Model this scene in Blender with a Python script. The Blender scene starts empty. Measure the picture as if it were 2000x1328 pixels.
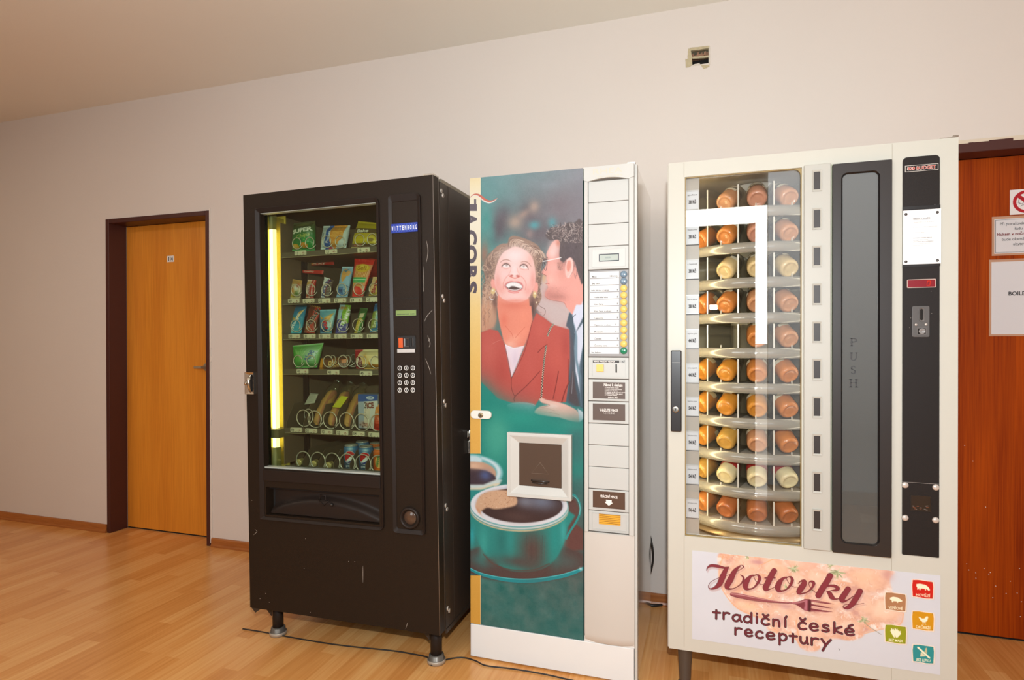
import bpy, bmesh, math, random
import numpy as np
from mathutils import Matrix, Vector

random.seed(7)
RNG = np.random.RandomState(11)
PI = math.pi
S = bpy.context.scene
COL = S.collection

# ---------------------------------------------------------------- camera, light, exposure
F_PX, PITCH, ROLL, YAW, SHIFT, CAM_D, CAM_H = 1174.2, -0.0050, -0.0017, 0.3162, 9.25, 2.8075, 1.2
CEIL = 2.694
fw = np.array([-math.sin(YAW) * math.cos(PITCH), math.cos(YAW) * math.cos(PITCH), math.sin(PITCH)])
_r = np.array([math.cos(YAW), math.sin(YAW), 0.0])
_u = np.cross(_r, fw)
rt = math.cos(ROLL) * _r + math.sin(ROLL) * _u
up = -math.sin(ROLL) * _r + math.cos(ROLL) * _u
CAM = np.array([0.0, -CAM_D, CAM_H])
cd = bpy.data.cameras.new('camera')
cd.sensor_width = 36.0
cd.lens = F_PX * 36.0 / 2000.0
cd.shift_y = SHIFT / 2000.0
cd.clip_start = 0.05
cam = bpy.data.objects.new('camera', cd)
COL.objects.link(cam)
cam.matrix_world = Matrix(((rt[0], up[0], -fw[0], CAM[0]), (rt[1], up[1], -fw[1], CAM[1]),
                           (rt[2], up[2], -fw[2], CAM[2]), (0, 0, 0, 1)))
S.camera = cam

S.view_settings.view_transform = 'Standard'
S.view_settings.look = 'None'
S.view_settings.exposure = 0.0
S.view_settings.gamma = 1.0
S.view_settings.use_curve_mapping = False
S.cycles.use_denoising = True
S.cycles.max_bounces = 8
S.cycles.transparent_max_bounces = 24
S.cycles.caustics_reflective = False
S.cycles.caustics_refractive = False

w = bpy.data.worlds.new('world')
S.world = w
w.use_nodes = True
w.node_tree.nodes['Background'].inputs[0].default_value = (1.0, 0.9, 0.8, 1)
w.node_tree.nodes['Background'].inputs[1].default_value = 0.02


def area(name, loc, target, sx, sy, power, color):
    d = bpy.data.lights.new(name, 'AREA')
    d.shape = 'RECTANGLE'
    d.size, d.size_y = sx, sy
    d.energy = power
    d.color = color
    o = bpy.data.objects.new(name, d)
    COL.objects.link(o)
    o.location = loc
    o.rotation_euler = (Vector(target) - Vector(loc)).to_track_quat('-Z', 'Y').to_euler()
    return o


# the photographer's flash, and two unseen area lights added to brighten the corridor
area('flash_light', (0.03, -2.86, 1.43), (0.0, 0.0, 1.25), 0.045, 0.03, 43, (0.94, 1.0, 1.03))
area('rear_fill_light', (-1.5, -3.57, 1.80), (-1.2, 0.0, 1.8), 1.2, 1.3, 28, (0.94, 1.0, 1.02))  # no window here: unseen fill added to lift walls and ceiling
area('left_fill_light', (-4.2, -2.2, 2.64), (-4.2, -2.2, 0), 1.4, 0.6, 18, (1.0, 0.86, 0.66))  # unseen light added to warm the dim left end


# ---------------------------------------------------------------- measuring: a photo pixel as a ray
def ray(px, py):
    return fw * F_PX + rt * (px - 1000.0) + up * (664.0 + SHIFT - py)


class Frame:
    """A machine's own axes: x to the right along its front, y into its depth, z up."""

    def __init__(self, pos, R=None):
        self.pos = np.array(pos, float)
        self.R = np.eye(3) if R is None else R

    def hit(self, px, py, y=0.0):
        o = self.R.T @ (CAM - self.pos)
        d = self.R.T @ ray(px, py)
        t = (y - o[1]) / d[1]
        p = o + t * d
        return (float(p[0]), float(p[2]))

    def hits(self, pts, y=0.0):
        return [self.hit(a, b, y) for a, b in pts]

    def hitx(self, px, py, x):
        o = self.R.T @ (CAM - self.pos)
        d = self.R.T @ ray(px, py)
        t = (x - o[0]) / d[0]
        p = o + t * d
        return (float(p[1]), float(p[2]))

    def place(self, o):
        m = Matrix.Identity(4)
        for i in range(3):
            for j in range(3):
                m[i][j] = self.R[i][j]
            m[i][3] = self.pos[i]
        o.matrix_world = m
        return o


def rot(a, b, c):
    ca, sa, cb, sb, cc, sc = math.cos(a), math.sin(a), math.cos(b), math.sin(b), math.cos(c), math.sin(c)
    Rx = np.array([[1, 0, 0], [0, ca, -sa], [0, sa, ca]])
    Ry = np.array([[cb, 0, sb], [0, 1, 0], [-sb, 0, cb]])
    Rz = np.array([[cc, -sc, 0], [sc, cc, 0], [0, 0, 1]])
    return Rz @ Rx @ Ry


WF = Frame((0, 0, 0))


def lin(c):
    c = np.asarray(c, float) / 255.0
    return np.where(c <= 0.04045, c / 12.92, ((c + 0.055) / 1.055) ** 2.4)


# ---------------------------------------------------------------- materials
MATS = {}


def nodes(name):
    m = bpy.data.materials.new(name)
    m.use_nodes = True
    nt = m.node_tree
    return m, nt, nt.nodes['Principled BSDF']


def mat(name, rgb, rough=0.5, metal=0.0, coat=0.0, noise=0.0, nscale=30.0, bump=0.0, bscale=200.0, spec=0.5, emit=0.0, alpha=1.0):
    if name in MATS:
        return MATS[name]
    m, nt, b = nodes(name)
    c = lin(rgb)
    b.inputs['Base Color'].default_value = (*c, 1)
    b.inputs['Roughness'].default_value = rough
    b.inputs['Metallic'].default_value = metal
    b.inputs['Coat Weight'].default_value = coat
    b.inputs['Coat Roughness'].default_value = 0.08
    b.inputs['Specular IOR Level'].default_value = spec
    if emit:
        b.inputs['Emission Color'].default_value = (*c, 1)
        b.inputs['Emission Strength'].default_value = emit
    if alpha < 1:
        b.inputs['Alpha'].default_value = alpha
    tc = nt.nodes.new('ShaderNodeTexCoord')
    if noise:
        n = nt.nodes.new('ShaderNodeTexNoise')
        n.inputs['Scale'].default_value = nscale
        n.inputs['Detail'].default_value = 5
        nt.links.new(tc.outputs['Object'], n.inputs['Vector'])
        mx = nt.nodes.new('ShaderNodeMix')
        mx.data_type = 'RGBA'
        mx.inputs[6].default_value = (*(c * (1 - noise)), 1)
        mx.inputs[7].default_value = (*np.minimum(c * (1 + noise), 1), 1)
        nt.links.new(n.outputs['Fac'], mx.inputs[0])
        nt.links.new(mx.outputs[2], b.inputs['Base Color'])
    if bump:
        n2 = nt.nodes.new('ShaderNodeTexNoise')
        n2.inputs['Scale'].default_value = bscale
        n2.inputs['Detail'].default_value = 3
        nt.links.new(tc.outputs['Object'], n2.inputs['Vector'])
        bp = nt.nodes.new('ShaderNodeBump')
        bp.inputs['Strength'].default_value = bump
        bp.inputs['Distance'].default_value = 0.002
        nt.links.new(n2.outputs['Fac'], bp.inputs['Height'])
        nt.links.new(bp.outputs['Normal'], b.inputs['Normal'])
    MATS[name] = m
    return m


def glass(name, tint=(255, 255, 255), rough=0.0, ior=1.5, haze=0.0, hazecol=(200, 200, 200), gain=1.0):
    """A thin pane: light goes straight through, the rest mirrors the room by Fresnel."""
    if name in MATS:
        return MATS[name]
    m = bpy.data.materials.new(name)
    m.use_nodes = True
    nt = m.node_tree
    nt.nodes.clear()
    out = nt.nodes.new('ShaderNodeOutputMaterial')
    tr = nt.nodes.new('ShaderNodeBsdfTransparent')
    tr.inputs[0].default_value = (*lin(tint), 1)
    gl = nt.nodes.new('ShaderNodeBsdfGlossy')
    gl.inputs['Roughness'].default_value = rough
    fr = nt.nodes.new('ShaderNodeFresnel')
    ge = nt.nodes.new('ShaderNodeNewGeometry')        # a pane's far face mirrors as little as its near one
    mr = nt.nodes.new('ShaderNodeMapRange')
    mr.inputs['To Min'].default_value = ior
    mr.inputs['To Max'].default_value = 1.0 / ior
    nt.links.new(ge.outputs['Backfacing'], mr.inputs['Value'])
    nt.links.new(mr.outputs[0], fr.inputs['IOR'])
    mu = nt.nodes.new('ShaderNodeMath')
    mu.operation = 'MULTIPLY'
    mu.inputs[1].default_value = gain
    mu.use_clamp = True
    nt.links.new(fr.outputs[0], mu.inputs[0])
    mx = nt.nodes.new('ShaderNodeMixShader')
    nt.links.new(mu.outputs[0], mx.inputs[0])
    src = tr
    if haze:
        df = nt.nodes.new('ShaderNodeBsdfDiffuse')
        df.inputs[0].default_value = (*lin(hazecol), 1)
        mh = nt.nodes.new('ShaderNodeMixShader')
        mh.inputs[0].default_value = haze
        nt.links.new(tr.outputs[0], mh.inputs[1])
        nt.links.new(df.outputs[0], mh.inputs[2])
        src = mh
    nt.links.new(src.outputs[0], mx.inputs[1])
    nt.links.new(gl.outputs[0], mx.inputs[2])
    nt.links.new(mx.outputs[0], out.inputs[0])
    MATS[name] = m
    return m


def emitter(name, rgb, strength):
    if name in MATS:
        return MATS[name]
    m = bpy.data.materials.new(name)
    m.use_nodes = True
    nt = m.node_tree
    nt.nodes.clear()
    out = nt.nodes.new('ShaderNodeOutputMaterial')
    e = nt.nodes.new('ShaderNodeEmission')
    e.inputs[0].default_value = (*lin(rgb), 1)
    e.inputs[1].default_value = strength
    nt.links.new(e.outputs[0], out.inputs[0])
    MATS[name] = m
    return m


def printed(name, rough=0.35, coat=0.0, spec=0.5):
    """Printed film, card or foil: the print is the mesh's own colour attribute."""
    if name in MATS:
        return MATS[name]
    m, nt, b = nodes(name)
    a = nt.nodes.new('ShaderNodeVertexColor')
    a.layer_name = 'print'
    nt.links.new(a.outputs['Color'], b.inputs['Base Color'])
    b.inputs['Roughness'].default_value = rough
    b.inputs['Coat Weight'].default_value = coat
    b.inputs['Coat Roughness'].default_value = 0.1
    b.inputs['Specular IOR Level'].default_value = spec
    MATS[name] = m
    return m


def wood(name, base, dark, scale=(9, 9, 0.55), band=0.5, rough=0.4, coat=0.15, spec=0.5):
    m, nt, b = nodes(name)
    L = nt.links
    tc = nt.nodes.new('ShaderNodeTexCoord')
    mp = nt.nodes.new('ShaderNodeMapping')
    mp.inputs['Scale'].default_value = scale
    L.new(tc.outputs['Object'], mp.inputs['Vector'])
    n1 = nt.nodes.new('ShaderNodeTexNoise')
    n1.inputs['Scale'].default_value = 1.0
    n1.inputs['Detail'].default_value = 4
    n1.inputs['Distortion'].default_value = 0.4
    L.new(mp.outputs[0], n1.inputs['Vector'])
    mp2 = nt.nodes.new('ShaderNodeMapping')
    mp2.inputs['Scale'].default_value = (scale[0] * 22, scale[1] * 22, scale[2] * 8)
    L.new(tc.outputs['Object'], mp2.inputs['Vector'])
    n2 = nt.nodes.new('ShaderNodeTexNoise')
    n2.inputs['Scale'].default_value = 1.0
    n2.inputs['Detail'].default_value = 3
    L.new(mp2.outputs[0], n2.inputs['Vector'])
    ad = nt.nodes.new('ShaderNodeMath')
    ad.operation = 'MULTIPLY_ADD'
    ad.inputs[1].default_value = band
    L.new(n1.outputs['Fac'], ad.inputs[0])
    m2 = nt.nodes.new('ShaderNodeMath')
    m2.operation = 'MULTIPLY'
    m2.inputs[1].default_value = 1 - band
    L.new(n2.outputs['Fac'], m2.inputs[0])
    L.new(m2.outputs[0], ad.inputs[2])
    rp = nt.nodes.new('ShaderNodeValToRGB')
    rp.color_ramp.elements[0].position = 0.36
    rp.color_ramp.elements[0].color = (*lin(dark), 1)
    rp.color_ramp.elements[1].position = 0.62
    rp.color_ramp.elements[1].color = (*lin(base), 1)
    L.new(ad.outputs[0], rp.inputs[0])
    L.new(rp.outputs[0], b.inputs['Base Color'])
    b.inputs['Roughness'].default_value = rough
    b.inputs['Coat Weight'].default_value = coat
    b.inputs['Coat Roughness'].default_value = 0.15
    b.inputs['Specular IOR Level'].default_value = spec
    MATS[name] = m
    return m


# ---------------------------------------------------------------- font outlines, one small mesh per character
CHARS = sorted(set('ABCDEFGHIJKLMNOPQRSTUVWXYZabcdefghijklmnopqrstuvwxyz0123456789.,-:/!áčďéěíňóřšťúůýžÁČĚÍŘŠŽÉÝŮŇŤ'))
GLYPH = {}


def make_glyphs():
    jobs = []
    for wgt, off in (('r', 0.0), ('b', 0.022), ('x', 0.05)):
        for c in CHARS:
            for s in (c, 'I' + c + 'I'):
                cu = bpy.data.curves.new('t', 'FONT')
                cu.body = s
                cu.size = 1.0
                cu.offset = off
                cu.resolution_u = 3
                o = bpy.data.objects.new('t', cu)
                COL.objects.link(o)
                jobs.append((wgt, c, s, o))
    cu = bpy.data.curves.new('t', 'FONT')
    cu.body = 'II'
    o2 = bpy.data.objects.new('t', cu)
    COL.objects.link(o2)
    jobs.append(('r', None, 'II', o2))
    bpy.context.view_layer.update()
    dg = bpy.context.evaluated_depsgraph_get()
    raw = {}
    for wgt, c, s, o in jobs:
        me = o.evaluated_get(dg).to_mesh()
        v = np.array([(q.co.x, q.co.y) for q in me.vertices]) if len(me.vertices) else np.zeros((0, 2))
        fs = [list(p.vertices) for p in me.polygons]
        raw[(wgt, s)] = (v, fs)
        o.evaluated_get(dg).to_mesh_clear()
    base = raw[('r', 'II')][0][:, 0].max()
    for wgt, c, s, o in jobs:
        if c is None or len(s) > 1:
            continue
        v, fs = raw[(wgt, c)]
        wide = raw[('r', 'I' + c + 'I')][0]
        adv = wide[:, 0].max() - base if len(wide) else 0.5
        GLYPH[(wgt, c)] = (v, fs, max(adv, 0.1))
    for wgt, c, s, o in jobs:
        cu = o.data
        bpy.data.objects.remove(o)
        bpy.data.curves.remove(cu)


make_glyphs()
CAPH = GLYPH[('r', 'H')][0][:, 1].max()


def text_polys(s, wgt='r', track=0.0):
    """Polygons (lists of 2-D points) of a line of text, cap height 1, starting at 0; and its width."""
    x, out = 0.0, []
    for c in s:
        if c == ' ' or (wgt, c) not in GLYPH:
            x += 0.30 + track
            continue
        v, fs, adv = GLYPH[(wgt, c)]
        for f in fs:
            out.append([(x + v[i][0], v[i][1]) for i in f])
        x += adv + track
    return [[(a / CAPH, b / CAPH) for a, b in p] for p in out], x / CAPH


# ---------------------------------------------------------------- mesh building
def rr(x0, x1, z0, z1, r, n=5):
    """Rounded rectangle, counter-clockwise from the lower left; r one number or (ll, lr, ur, ul)."""
    if not isinstance(r, (tuple, list)):
        r = (r,) * 4
    pts = []
    for (cx, cz, a0, q) in ((x0, z0, PI, 0), (x1, z0, 1.5 * PI, 1), (x1, z1, 0, 2), (x0, z1, 0.5 * PI, 3)):
        q = max(r[q], 1e-6)
        ox = cx + (q if cx == x0 else -q)
        oz = cz + (q if cz == z0 else -q)
        for k in range(n + 1):
            a = a0 + 0.5 * PI * k / n
            pts.append((ox + q * math.cos(a), oz + q * math.sin(a)))
    return pts


class MB:
    def __init__(self):
        self.v, self.f, self.m, self.s = [], [], [], []

    def add(self, vs, fs, m=0, smooth=False):
        o = len(self.v)
        self.v += [tuple(map(float, p)) for p in vs]
        for f in fs:
            self.f.append([i + o for i in f])
            self.m.append(m)
            self.s.append(smooth)
        return self

    def box(self, x0, x1, y0, y1, z0, z1, m=0):
        vs = [(x0, y0, z0), (x1, y0, z0), (x1, y1, z0), (x0, y1, z0), (x0, y0, z1), (x1, y0, z1), (x1, y1, z1), (x0, y1, z1)]
        return self.add(vs, [(3, 2, 1, 0), (4, 5, 6, 7), (0, 1, 5, 4), (1, 2, 6, 5), (2, 3, 7, 6), (3, 0, 4, 7)], m)

    def prism(self, pts, y0, y1, m=0, smooth=False):
        """A polygon in x, z (counter-clockwise seen from the front) from y0 (front) to y1 (back)."""
        n = len(pts)
        vs = [(a, y0, b) for a, b in pts] + [(a, y1, b) for a, b in pts]
        self.add(vs, [list(range(n)), list(range(2 * n - 1, n - 1, -1))], m)
        o = len(self.v) - 2 * n
        for i in range(n):
            j = (i + 1) % n
            self.f.append([o + j, o + i, o + n + i, o + n + j])
            self.m.append(m)
            self.s.append(smooth)
        return self

    def ring(self, outer, inner, y0, y1, m=0, yin=None, smooth=False):
        """A frame between two outlines with equally many points; yin: front depth of the inner edge."""
        n = len(outer)
        yi = y0 if yin is None else yin
        vs = [(a, y0, b) for a, b in outer] + [(a, yi, b) for a, b in inner] + [(a, y1, b) for a, b in outer] + [(a, y1, b) for a, b in inner]
        fs = []
        for i in range(n):
            j = (i + 1) % n
            fs += [(i, j, n + j, n + i), (2 * n + j, 2 * n + i, 3 * n + i, 3 * n + j), (j, i, 2 * n + i, 2 * n + j), (n + i, n + j, 3 * n + j, 3 * n + i)]
        return self.add(vs, fs, m, smooth)

    def lathe(self, prof, M=None, n=24, m=0, smooth=True, ms=None):
        """Profile of (radius, height) turned about z, then moved by the matrix M."""
        M = M or Matrix.Identity(4)
        o = len(self.v)
        for r, h in prof:
            for k in range(n):
                a = 2 * PI * k / n
                p = M @ Vector((r * math.cos(a), r * math.sin(a), h))
                self.v.append((p.x, p.y, p.z))
        for i in range(len(prof) - 1):
            for k in range(n):
                j = (k + 1) % n
                self.f.append([o + i * n + k, o + i * n + j, o + (i + 1) * n + j, o + (i + 1) * n + k])
                self.m.append(ms[i] if ms else m)
                self.s.append(smooth)
        if prof[0][0] > 1e-5:
            self.f.append([o + k for k in range(n - 1, -1, -1)])
            self.m.append(ms[0] if ms else m)
            self.s.append(False)
        if prof[-1][0] > 1e-5:
            q = o + (len(prof) - 1) * n
            self.f.append([q + k for k in range(n)])
            self.m.append(ms[-1] if ms else m)
            self.s.append(False)
        return self

    def cyl(self, a, b, r, n=20, m=0, r2=None, smooth=True):
        a, b = Vector(a), Vector(b)
        d = b - a
        M = Matrix.Translation(a) @ d.to_track_quat('Z', 'Y').to_matrix().to_4x4()
        return self.lathe([(r, 0), (r if r2 is None else r2, d.length)], M, n, m, smooth)

    def tube(self, path, r, n=8, m=0, closed=False):
        P = [Vector(p) for p in path]
        N = len(P)
        o = len(self.v)
        up_ = None
        for i, p in enumerate(P):
            if closed:
                t = P[(i + 1) % N] - P[i - 1]
            else:
                t = P[min(i + 1, N - 1)] - P[max(i - 1, 0)]
            t.normalize()
            if up_ is None:
                up_ = t.orthogonal().normalized()
            up_ = (up_ - t * up_.dot(t)).normalized()
            s_ = t.cross(up_)
            rad = r[i] if isinstance(r, (list, tuple)) else r
            for k in range(n):
                a = 2 * PI * k / n
                q = p + (up_ * math.cos(a) + s_ * math.sin(a)) * rad
                self.v.append((q.x, q.y, q.z))
        for i in range(N if closed else N - 1):
            i2 = (i + 1) % N
            for k in range(n):
                j = (k + 1) % n
                self.f.append([o + i * n + k, o + i * n + j, o + i2 * n + j, o + i2 * n + k])
                self.m.append(m)
                self.s.append(True)
        if not closed:
            self.f.append([o + k for k in range(n - 1, -1, -1)])
            self.f.append([o + (N - 1) * n + k for k in range(n)])
            self.m += [m, m]
            self.s += [False, False]
        return self

    def text(self, s, x, z, y, cap, m=0, wgt='r', align='l', xs=1.0, track=0.0, width=None, slope=0.0, fn=None):
        """Flat printed letters on a front (plane y); cap = cap height; width squeezes the line to fit."""
        polys, wd = text_polys(s, wgt, track)
        k = cap * xs
        if width is not None and wd > 0:
            k = width / wd
        x0 = x - (wd * k * 0.5 if align == 'c' else wd * k if align == 'r' else 0)
        for p in polys:
            q = [(x0 + a * k, y, z + b * cap + slope * (x0 + a * k - x)) for a, b in p]
            if fn:
                q = [fn(*t) for t in q]
            self.add(q, [list(range(len(q)))], m)
        return self

    def build(self, name, mats, parent=None, bevel=0.0, seg=2):
        me = bpy.data.meshes.new(name)
        me.from_pydata(self.v, [], self.f)
        if not isinstance(mats, (list, tuple)):
            mats = [mats]
        for q in mats:
            me.materials.append(q)
        me.polygons.foreach_set('material_index', self.m)
        me.polygons.foreach_set('use_smooth', self.s)
        me.update()
        o = bpy.data.objects.new(name, me)
        COL.objects.link(o)
        if parent:
            o.parent = parent
        if bevel:
            b = o.modifiers.new('bevel', 'BEVEL')
            b.width = bevel
            b.segments = seg
            b.limit_method = 'ANGLE'
            b.angle_limit = 0.6
        return o


def tag(o, label=None, cat=None, group=None, kind=None):
    if label:
        o['label'] = label
    if cat:
        o['category'] = cat
    if group:
        o['group'] = group
    if kind:
        o['kind'] = kind
    return o


def empty(name, loc=(0, 0, 0)):
    o = bpy.data.objects.new(name, None)
    o.empty_display_size = 0.1
    COL.objects.link(o)
    o.location = loc
    return o


def grid_mesh(name, X, mats, parent=None, color=None, m=0, smooth=True, extra=None):
    """X: (rows, cols, 3) points; color: (rows, cols, 3) sRGB 0-255 print; extra: an MB joined in."""
    R, C = X.shape[:2]
    idx = np.arange(R * C).reshape(R, C)
    q = np.stack([idx[:-1, :-1], idx[:-1, 1:], idx[1:, 1:], idx[1:, :-1]], -1).reshape(-1, 4)
    V = X.reshape(-1, 3)
    nv = len(V)
    ev, ef, em, es = [], [], [], []
    if extra:
        ev, em, es = extra.v, extra.m, extra.s
        ef = [[i + nv for i in f] for f in extra.f]
    tv = nv + len(ev)
    me = bpy.data.meshes.new(name)
    me.vertices.add(tv)
    co = np.concatenate([V, np.array(ev).reshape(-1, 3)]) if len(ev) else V
    me.vertices.foreach_set('co', co.astype(np.float32).ravel())
    loops = np.concatenate([q.ravel()] + [np.array(f) for f in ef]).astype(np.int32) if ef else q.ravel().astype(np.int32)
    sizes = np.concatenate([np.full(len(q), 4), np.array([len(f) for f in ef], int)]).astype(np.int32)
    starts = np.concatenate([[0], np.cumsum(sizes)[:-1]]).astype(np.int32)
    me.loops.add(len(loops))
    me.loops.foreach_set('vertex_index', loops)
    me.polygons.add(len(sizes))
    me.polygons.foreach_set('loop_start', starts)
    me.polygons.foreach_set('loop_total', sizes)
    me.polygons.foreach_set('material_index', np.concatenate([np.full(len(q), m), np.array(em, int)]).astype(np.int32))
    me.polygons.foreach_set('use_smooth', np.concatenate([np.full(len(q), smooth), np.array(es, bool)]).astype(bool))
    if not isinstance(mats, (list, tuple)):
        mats = [mats]
    for t in mats:
        me.materials.append(t)
    me.update(calc_edges=True)
    me.validate()
    if color is not None:
        at = me.color_attributes.new('print', 'FLOAT_COLOR', 'POINT')
        ca = np.ones((tv, 4), np.float32)
        ca[:nv, :3] = lin(np.clip(color, 0, 255)).reshape(-1, 3)
        if tv > nv:
            ca[nv:, :3] = 0.6
        at.data.foreach_set('color', ca.ravel())
    o = bpy.data.objects.new(name, me)
    COL.objects.link(o)
    if parent:
        o.parent = parent
    return o


# ---------------------------------------------------------------- printing: a small raster painter
def vnoise(h, w_, cell, seed=0):
    r = np.random.RandomState(seed)
    gh, gw = int(h / cell) + 3, int(w_ / cell) + 3
    g = r.rand(gh, gw)
    y = np.arange(h) / cell
    x = np.arange(w_) / cell
    yi, xi = y.astype(int), x.astype(int)
    fy, fx = y - yi, x - xi
    fy, fx = fy * fy * (3 - 2 * fy), fx * fx * (3 - 2 * fx)
    a = g[yi][:, xi] * (1 - fx) + g[yi][:, xi + 1] * fx
    b = g[yi + 1][:, xi] * (1 - fx) + g[yi + 1][:, xi + 1] * fx
    return a * (1 - fy)[:, None] + b * fy[:, None]


def fbm(h, w_, cell, seed=0, oct_=4):
    t, amp, tot = 0, 1.0, 0
    for k in range(oct_):
        t = t + amp * vnoise(h, w_, max(cell / 2 ** k, 1.01), seed + k)
        tot += amp
        amp *= 0.55
    return t / tot


def spline(pts, n=8, closed=False):
    P = np.array(pts, float)
    N = len(P)
    out = []
    for i in range(N if closed else N - 1):
        p0, p1 = P[(i - 1) % N if closed else max(i - 1, 0)], P[i]
        p2, p3 = P[(i + 1) % N], P[(i + 2) % N if closed else min(i + 2, N - 1)]
        for k in range(n):
            t = k / n
            out.append(0.5 * ((2 * p1) + (-p0 + p2) * t + (2 * p0 - 5 * p1 + 4 * p2 - p3) * t * t + (-p0 + 3 * p1 - 3 * p2 + p3) * t ** 3))
    if not closed:
        out.append(P[-1])
    return np.array(out)


class Canvas:
    """h x w print; to_grid maps the drawing coordinates to (column, row); s = grid cells per drawing unit."""

    def __init__(self, w_, h, to_grid, s=1.0, color=(255, 255, 255)):
        self.w, self.h, self.G, self.s = int(w_), int(h), to_grid, s
        self.a = np.empty((self.h, self.w, 3))
        self.a[:] = color

    def mask_poly(self, P, ss=3):
        m = np.zeros((self.h, self.w))
        y0 = max(int(np.floor(P[:, 1].min())), 0)
        y1 = min(int(np.ceil(P[:, 1].max())) + 1, self.h)
        X0, Y0 = P[:, 0], P[:, 1]
        X1, Y1 = np.roll(X0, -1), np.roll(Y0, -1)
        for r in range(y0, y1):
            for q in range(ss):
                yy = r + (q + 0.5) / ss - 0.5
                k = (Y0 <= yy) != (Y1 <= yy)
                if not k.any():
                    continue
                xs = np.sort(X0[k] + (yy - Y0[k]) * (X1[k] - X0[k]) / (Y1[k] - Y0[k]))
                for i in range(0, len(xs) - 1, 2):
                    a, b = xs[i] + 0.5, xs[i + 1] + 0.5
                    a, b = max(a, 0), min(b, self.w)
                    if b <= a:
                        continue
                    ia, ib = int(a), int(b)
                    if ia == ib:
                        m[r, ia] += (b - a) / ss
                    else:
                        m[r, ia] += (ia + 1 - a) / ss
                        m[r, ia + 1:ib] += 1.0 / ss
                        if ib < self.w:
                            m[r, ib] += (b - ib) / ss
        return np.clip(m, 0, 1)

    @staticmethod
    def blur(m, r):
        r = int(round(r))
        if r < 1:
            return m
        for _ in range(2):
            for ax in (0, 1):
                p = np.pad(m, [(r + 1, r) if i == ax else (0, 0) for i in (0, 1)], mode='edge')
                c = np.cumsum(p, ax)
                n = m.shape[ax]
                hi = np.take(c, np.arange(2 * r + 1, 2 * r + 1 + n), ax)
                lo = np.take(c, np.arange(0, n), ax)
                m = (hi - lo) / (2 * r + 1)
        return m

    def put(self, m, c, al=1.0):
        m = (m * al)[..., None]
        self.a += (np.asarray(c, float) - self.a) * m

    def poly(self, pts, c, al=1.0, feather=0.0, smooth=0):
        P = np.array(pts, float)
        if smooth:
            P = spline(P, smooth, True)
        m = self.mask_poly(self.G(P))
        if feather:
            m = self.blur(m, feather * self.s)
        self.put(m, c, al)
        return m

    def ell(self, cx, cy, rx, ry, c, al=1.0, feather=0.0, ang=0.0):
        t = np.linspace(0, 2 * PI, 48, endpoint=False)
        x, y = rx * np.cos(t), ry * np.sin(t)
        a = math.radians(ang)
        return self.poly(np.stack([cx + x * math.cos(a) - y * math.sin(a), cy + x * math.sin(a) + y * math.cos(a)], 1), c, al, feather)

    def blob(self, cx, cy, rx, ry, c, al=1.0, ang=0.0):
        """A soft airbrush spot."""
        g = self.G(np.array([(cx, cy)]))[0]
        rx, ry = rx * self.s, ry * self.s
        R = int(2.6 * max(rx, ry)) + 2
        x0, x1 = max(int(g[0]) - R, 0), min(int(g[0]) + R, self.w)
        y0, y1 = max(int(g[1]) - R, 0), min(int(g[1]) + R, self.h)
        if x1 <= x0 or y1 <= y0:
            return
        X, Y = np.meshgrid(np.arange(x0, x1) - g[0], np.arange(y0, y1) - g[1])
        t = math.radians(ang)
        A, B = X * math.cos(t) + Y * math.sin(t), -X * math.sin(t) + Y * math.cos(t)
        m = np.exp(-((A / rx) ** 2 + (B / ry) ** 2)) * al
        self.a[y0:y1, x0:x1] += (np.asarray(c, float) - self.a[y0:y1, x0:x1]) * m[..., None]

    def stroke(self, pts, wd, c, al=1.0, smooth=6, soft=0.5):
        """A brush line; wd one width or one per point (drawing units)."""
        P = np.array(pts, float)
        W = np.full(len(P), wd, float) if np.isscalar(wd) else np.array(wd, float)
        if smooth and len(P) > 2:
            n = len(P)
            P = spline(P, smooth)
            W = np.interp(np.linspace(0, n - 1, len(P)), np.arange(n), W)
        g = self.G(P)
        r = np.maximum(W * 0.5 * self.s, 0.35)
        pad = r.max() + 2
        x0, x1 = max(int(g[:, 0].min() - pad), 0), min(int(g[:, 0].max() + pad) + 1, self.w)
        y0, y1 = max(int(g[:, 1].min() - pad), 0), min(int(g[:, 1].max() + pad) + 1, self.h)
        if x1 <= x0 or y1 <= y0:
            return
        X, Y = np.meshgrid(np.arange(x0, x1, dtype=float), np.arange(y0, y1, dtype=float))
        m = np.zeros(X.shape)
        for i in range(len(g) - 1):
            a, b = g[i], g[i + 1]
            d = b - a
            L2 = max(d @ d, 1e-9)
            t = np.clip(((X - a[0]) * d[0] + (Y - a[1]) * d[1]) / L2, 0, 1)
            D = np.hypot(X - a[0] - t * d[0], Y - a[1] - t * d[1])
            m = np.maximum(m, np.clip((r[i] + (r[i + 1] - r[i]) * t - D) / (2 * soft) + 0.5, 0, 1))
        self.a[y0:y1, x0:x1] += (np.asarray(c, float) - self.a[y0:y1, x0:x1]) * (m * al)[..., None]

    def text(self, s, x, y, cap, c, wgt='b', ang=0.0, align='l', width=None, al=1.0, shear=0.0):
        """Baseline start (x, y), y down; ang degrees clockwise."""
        polys, wd = text_polys(s, wgt)
        k = cap if width is None else width / max(wd, 1e-6)
        t = math.radians(ang)
        off = -0.5 * wd if align == 'c' else 0.0
        m = np.zeros((self.h, self.w))
        for p in polys:
            P = np.array(p)
            a, b = (P[:, 0] + off + shear * P[:, 1]) * k, -P[:, 1] * cap
            q = np.stack([x + a * math.cos(t) - b * math.sin(t), y + a * math.sin(t) + b * math.cos(t)], 1)
            m += self.mask_poly(self.G(q), 2)
        self.put(np.clip(m, 0, 1), c, al)


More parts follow.
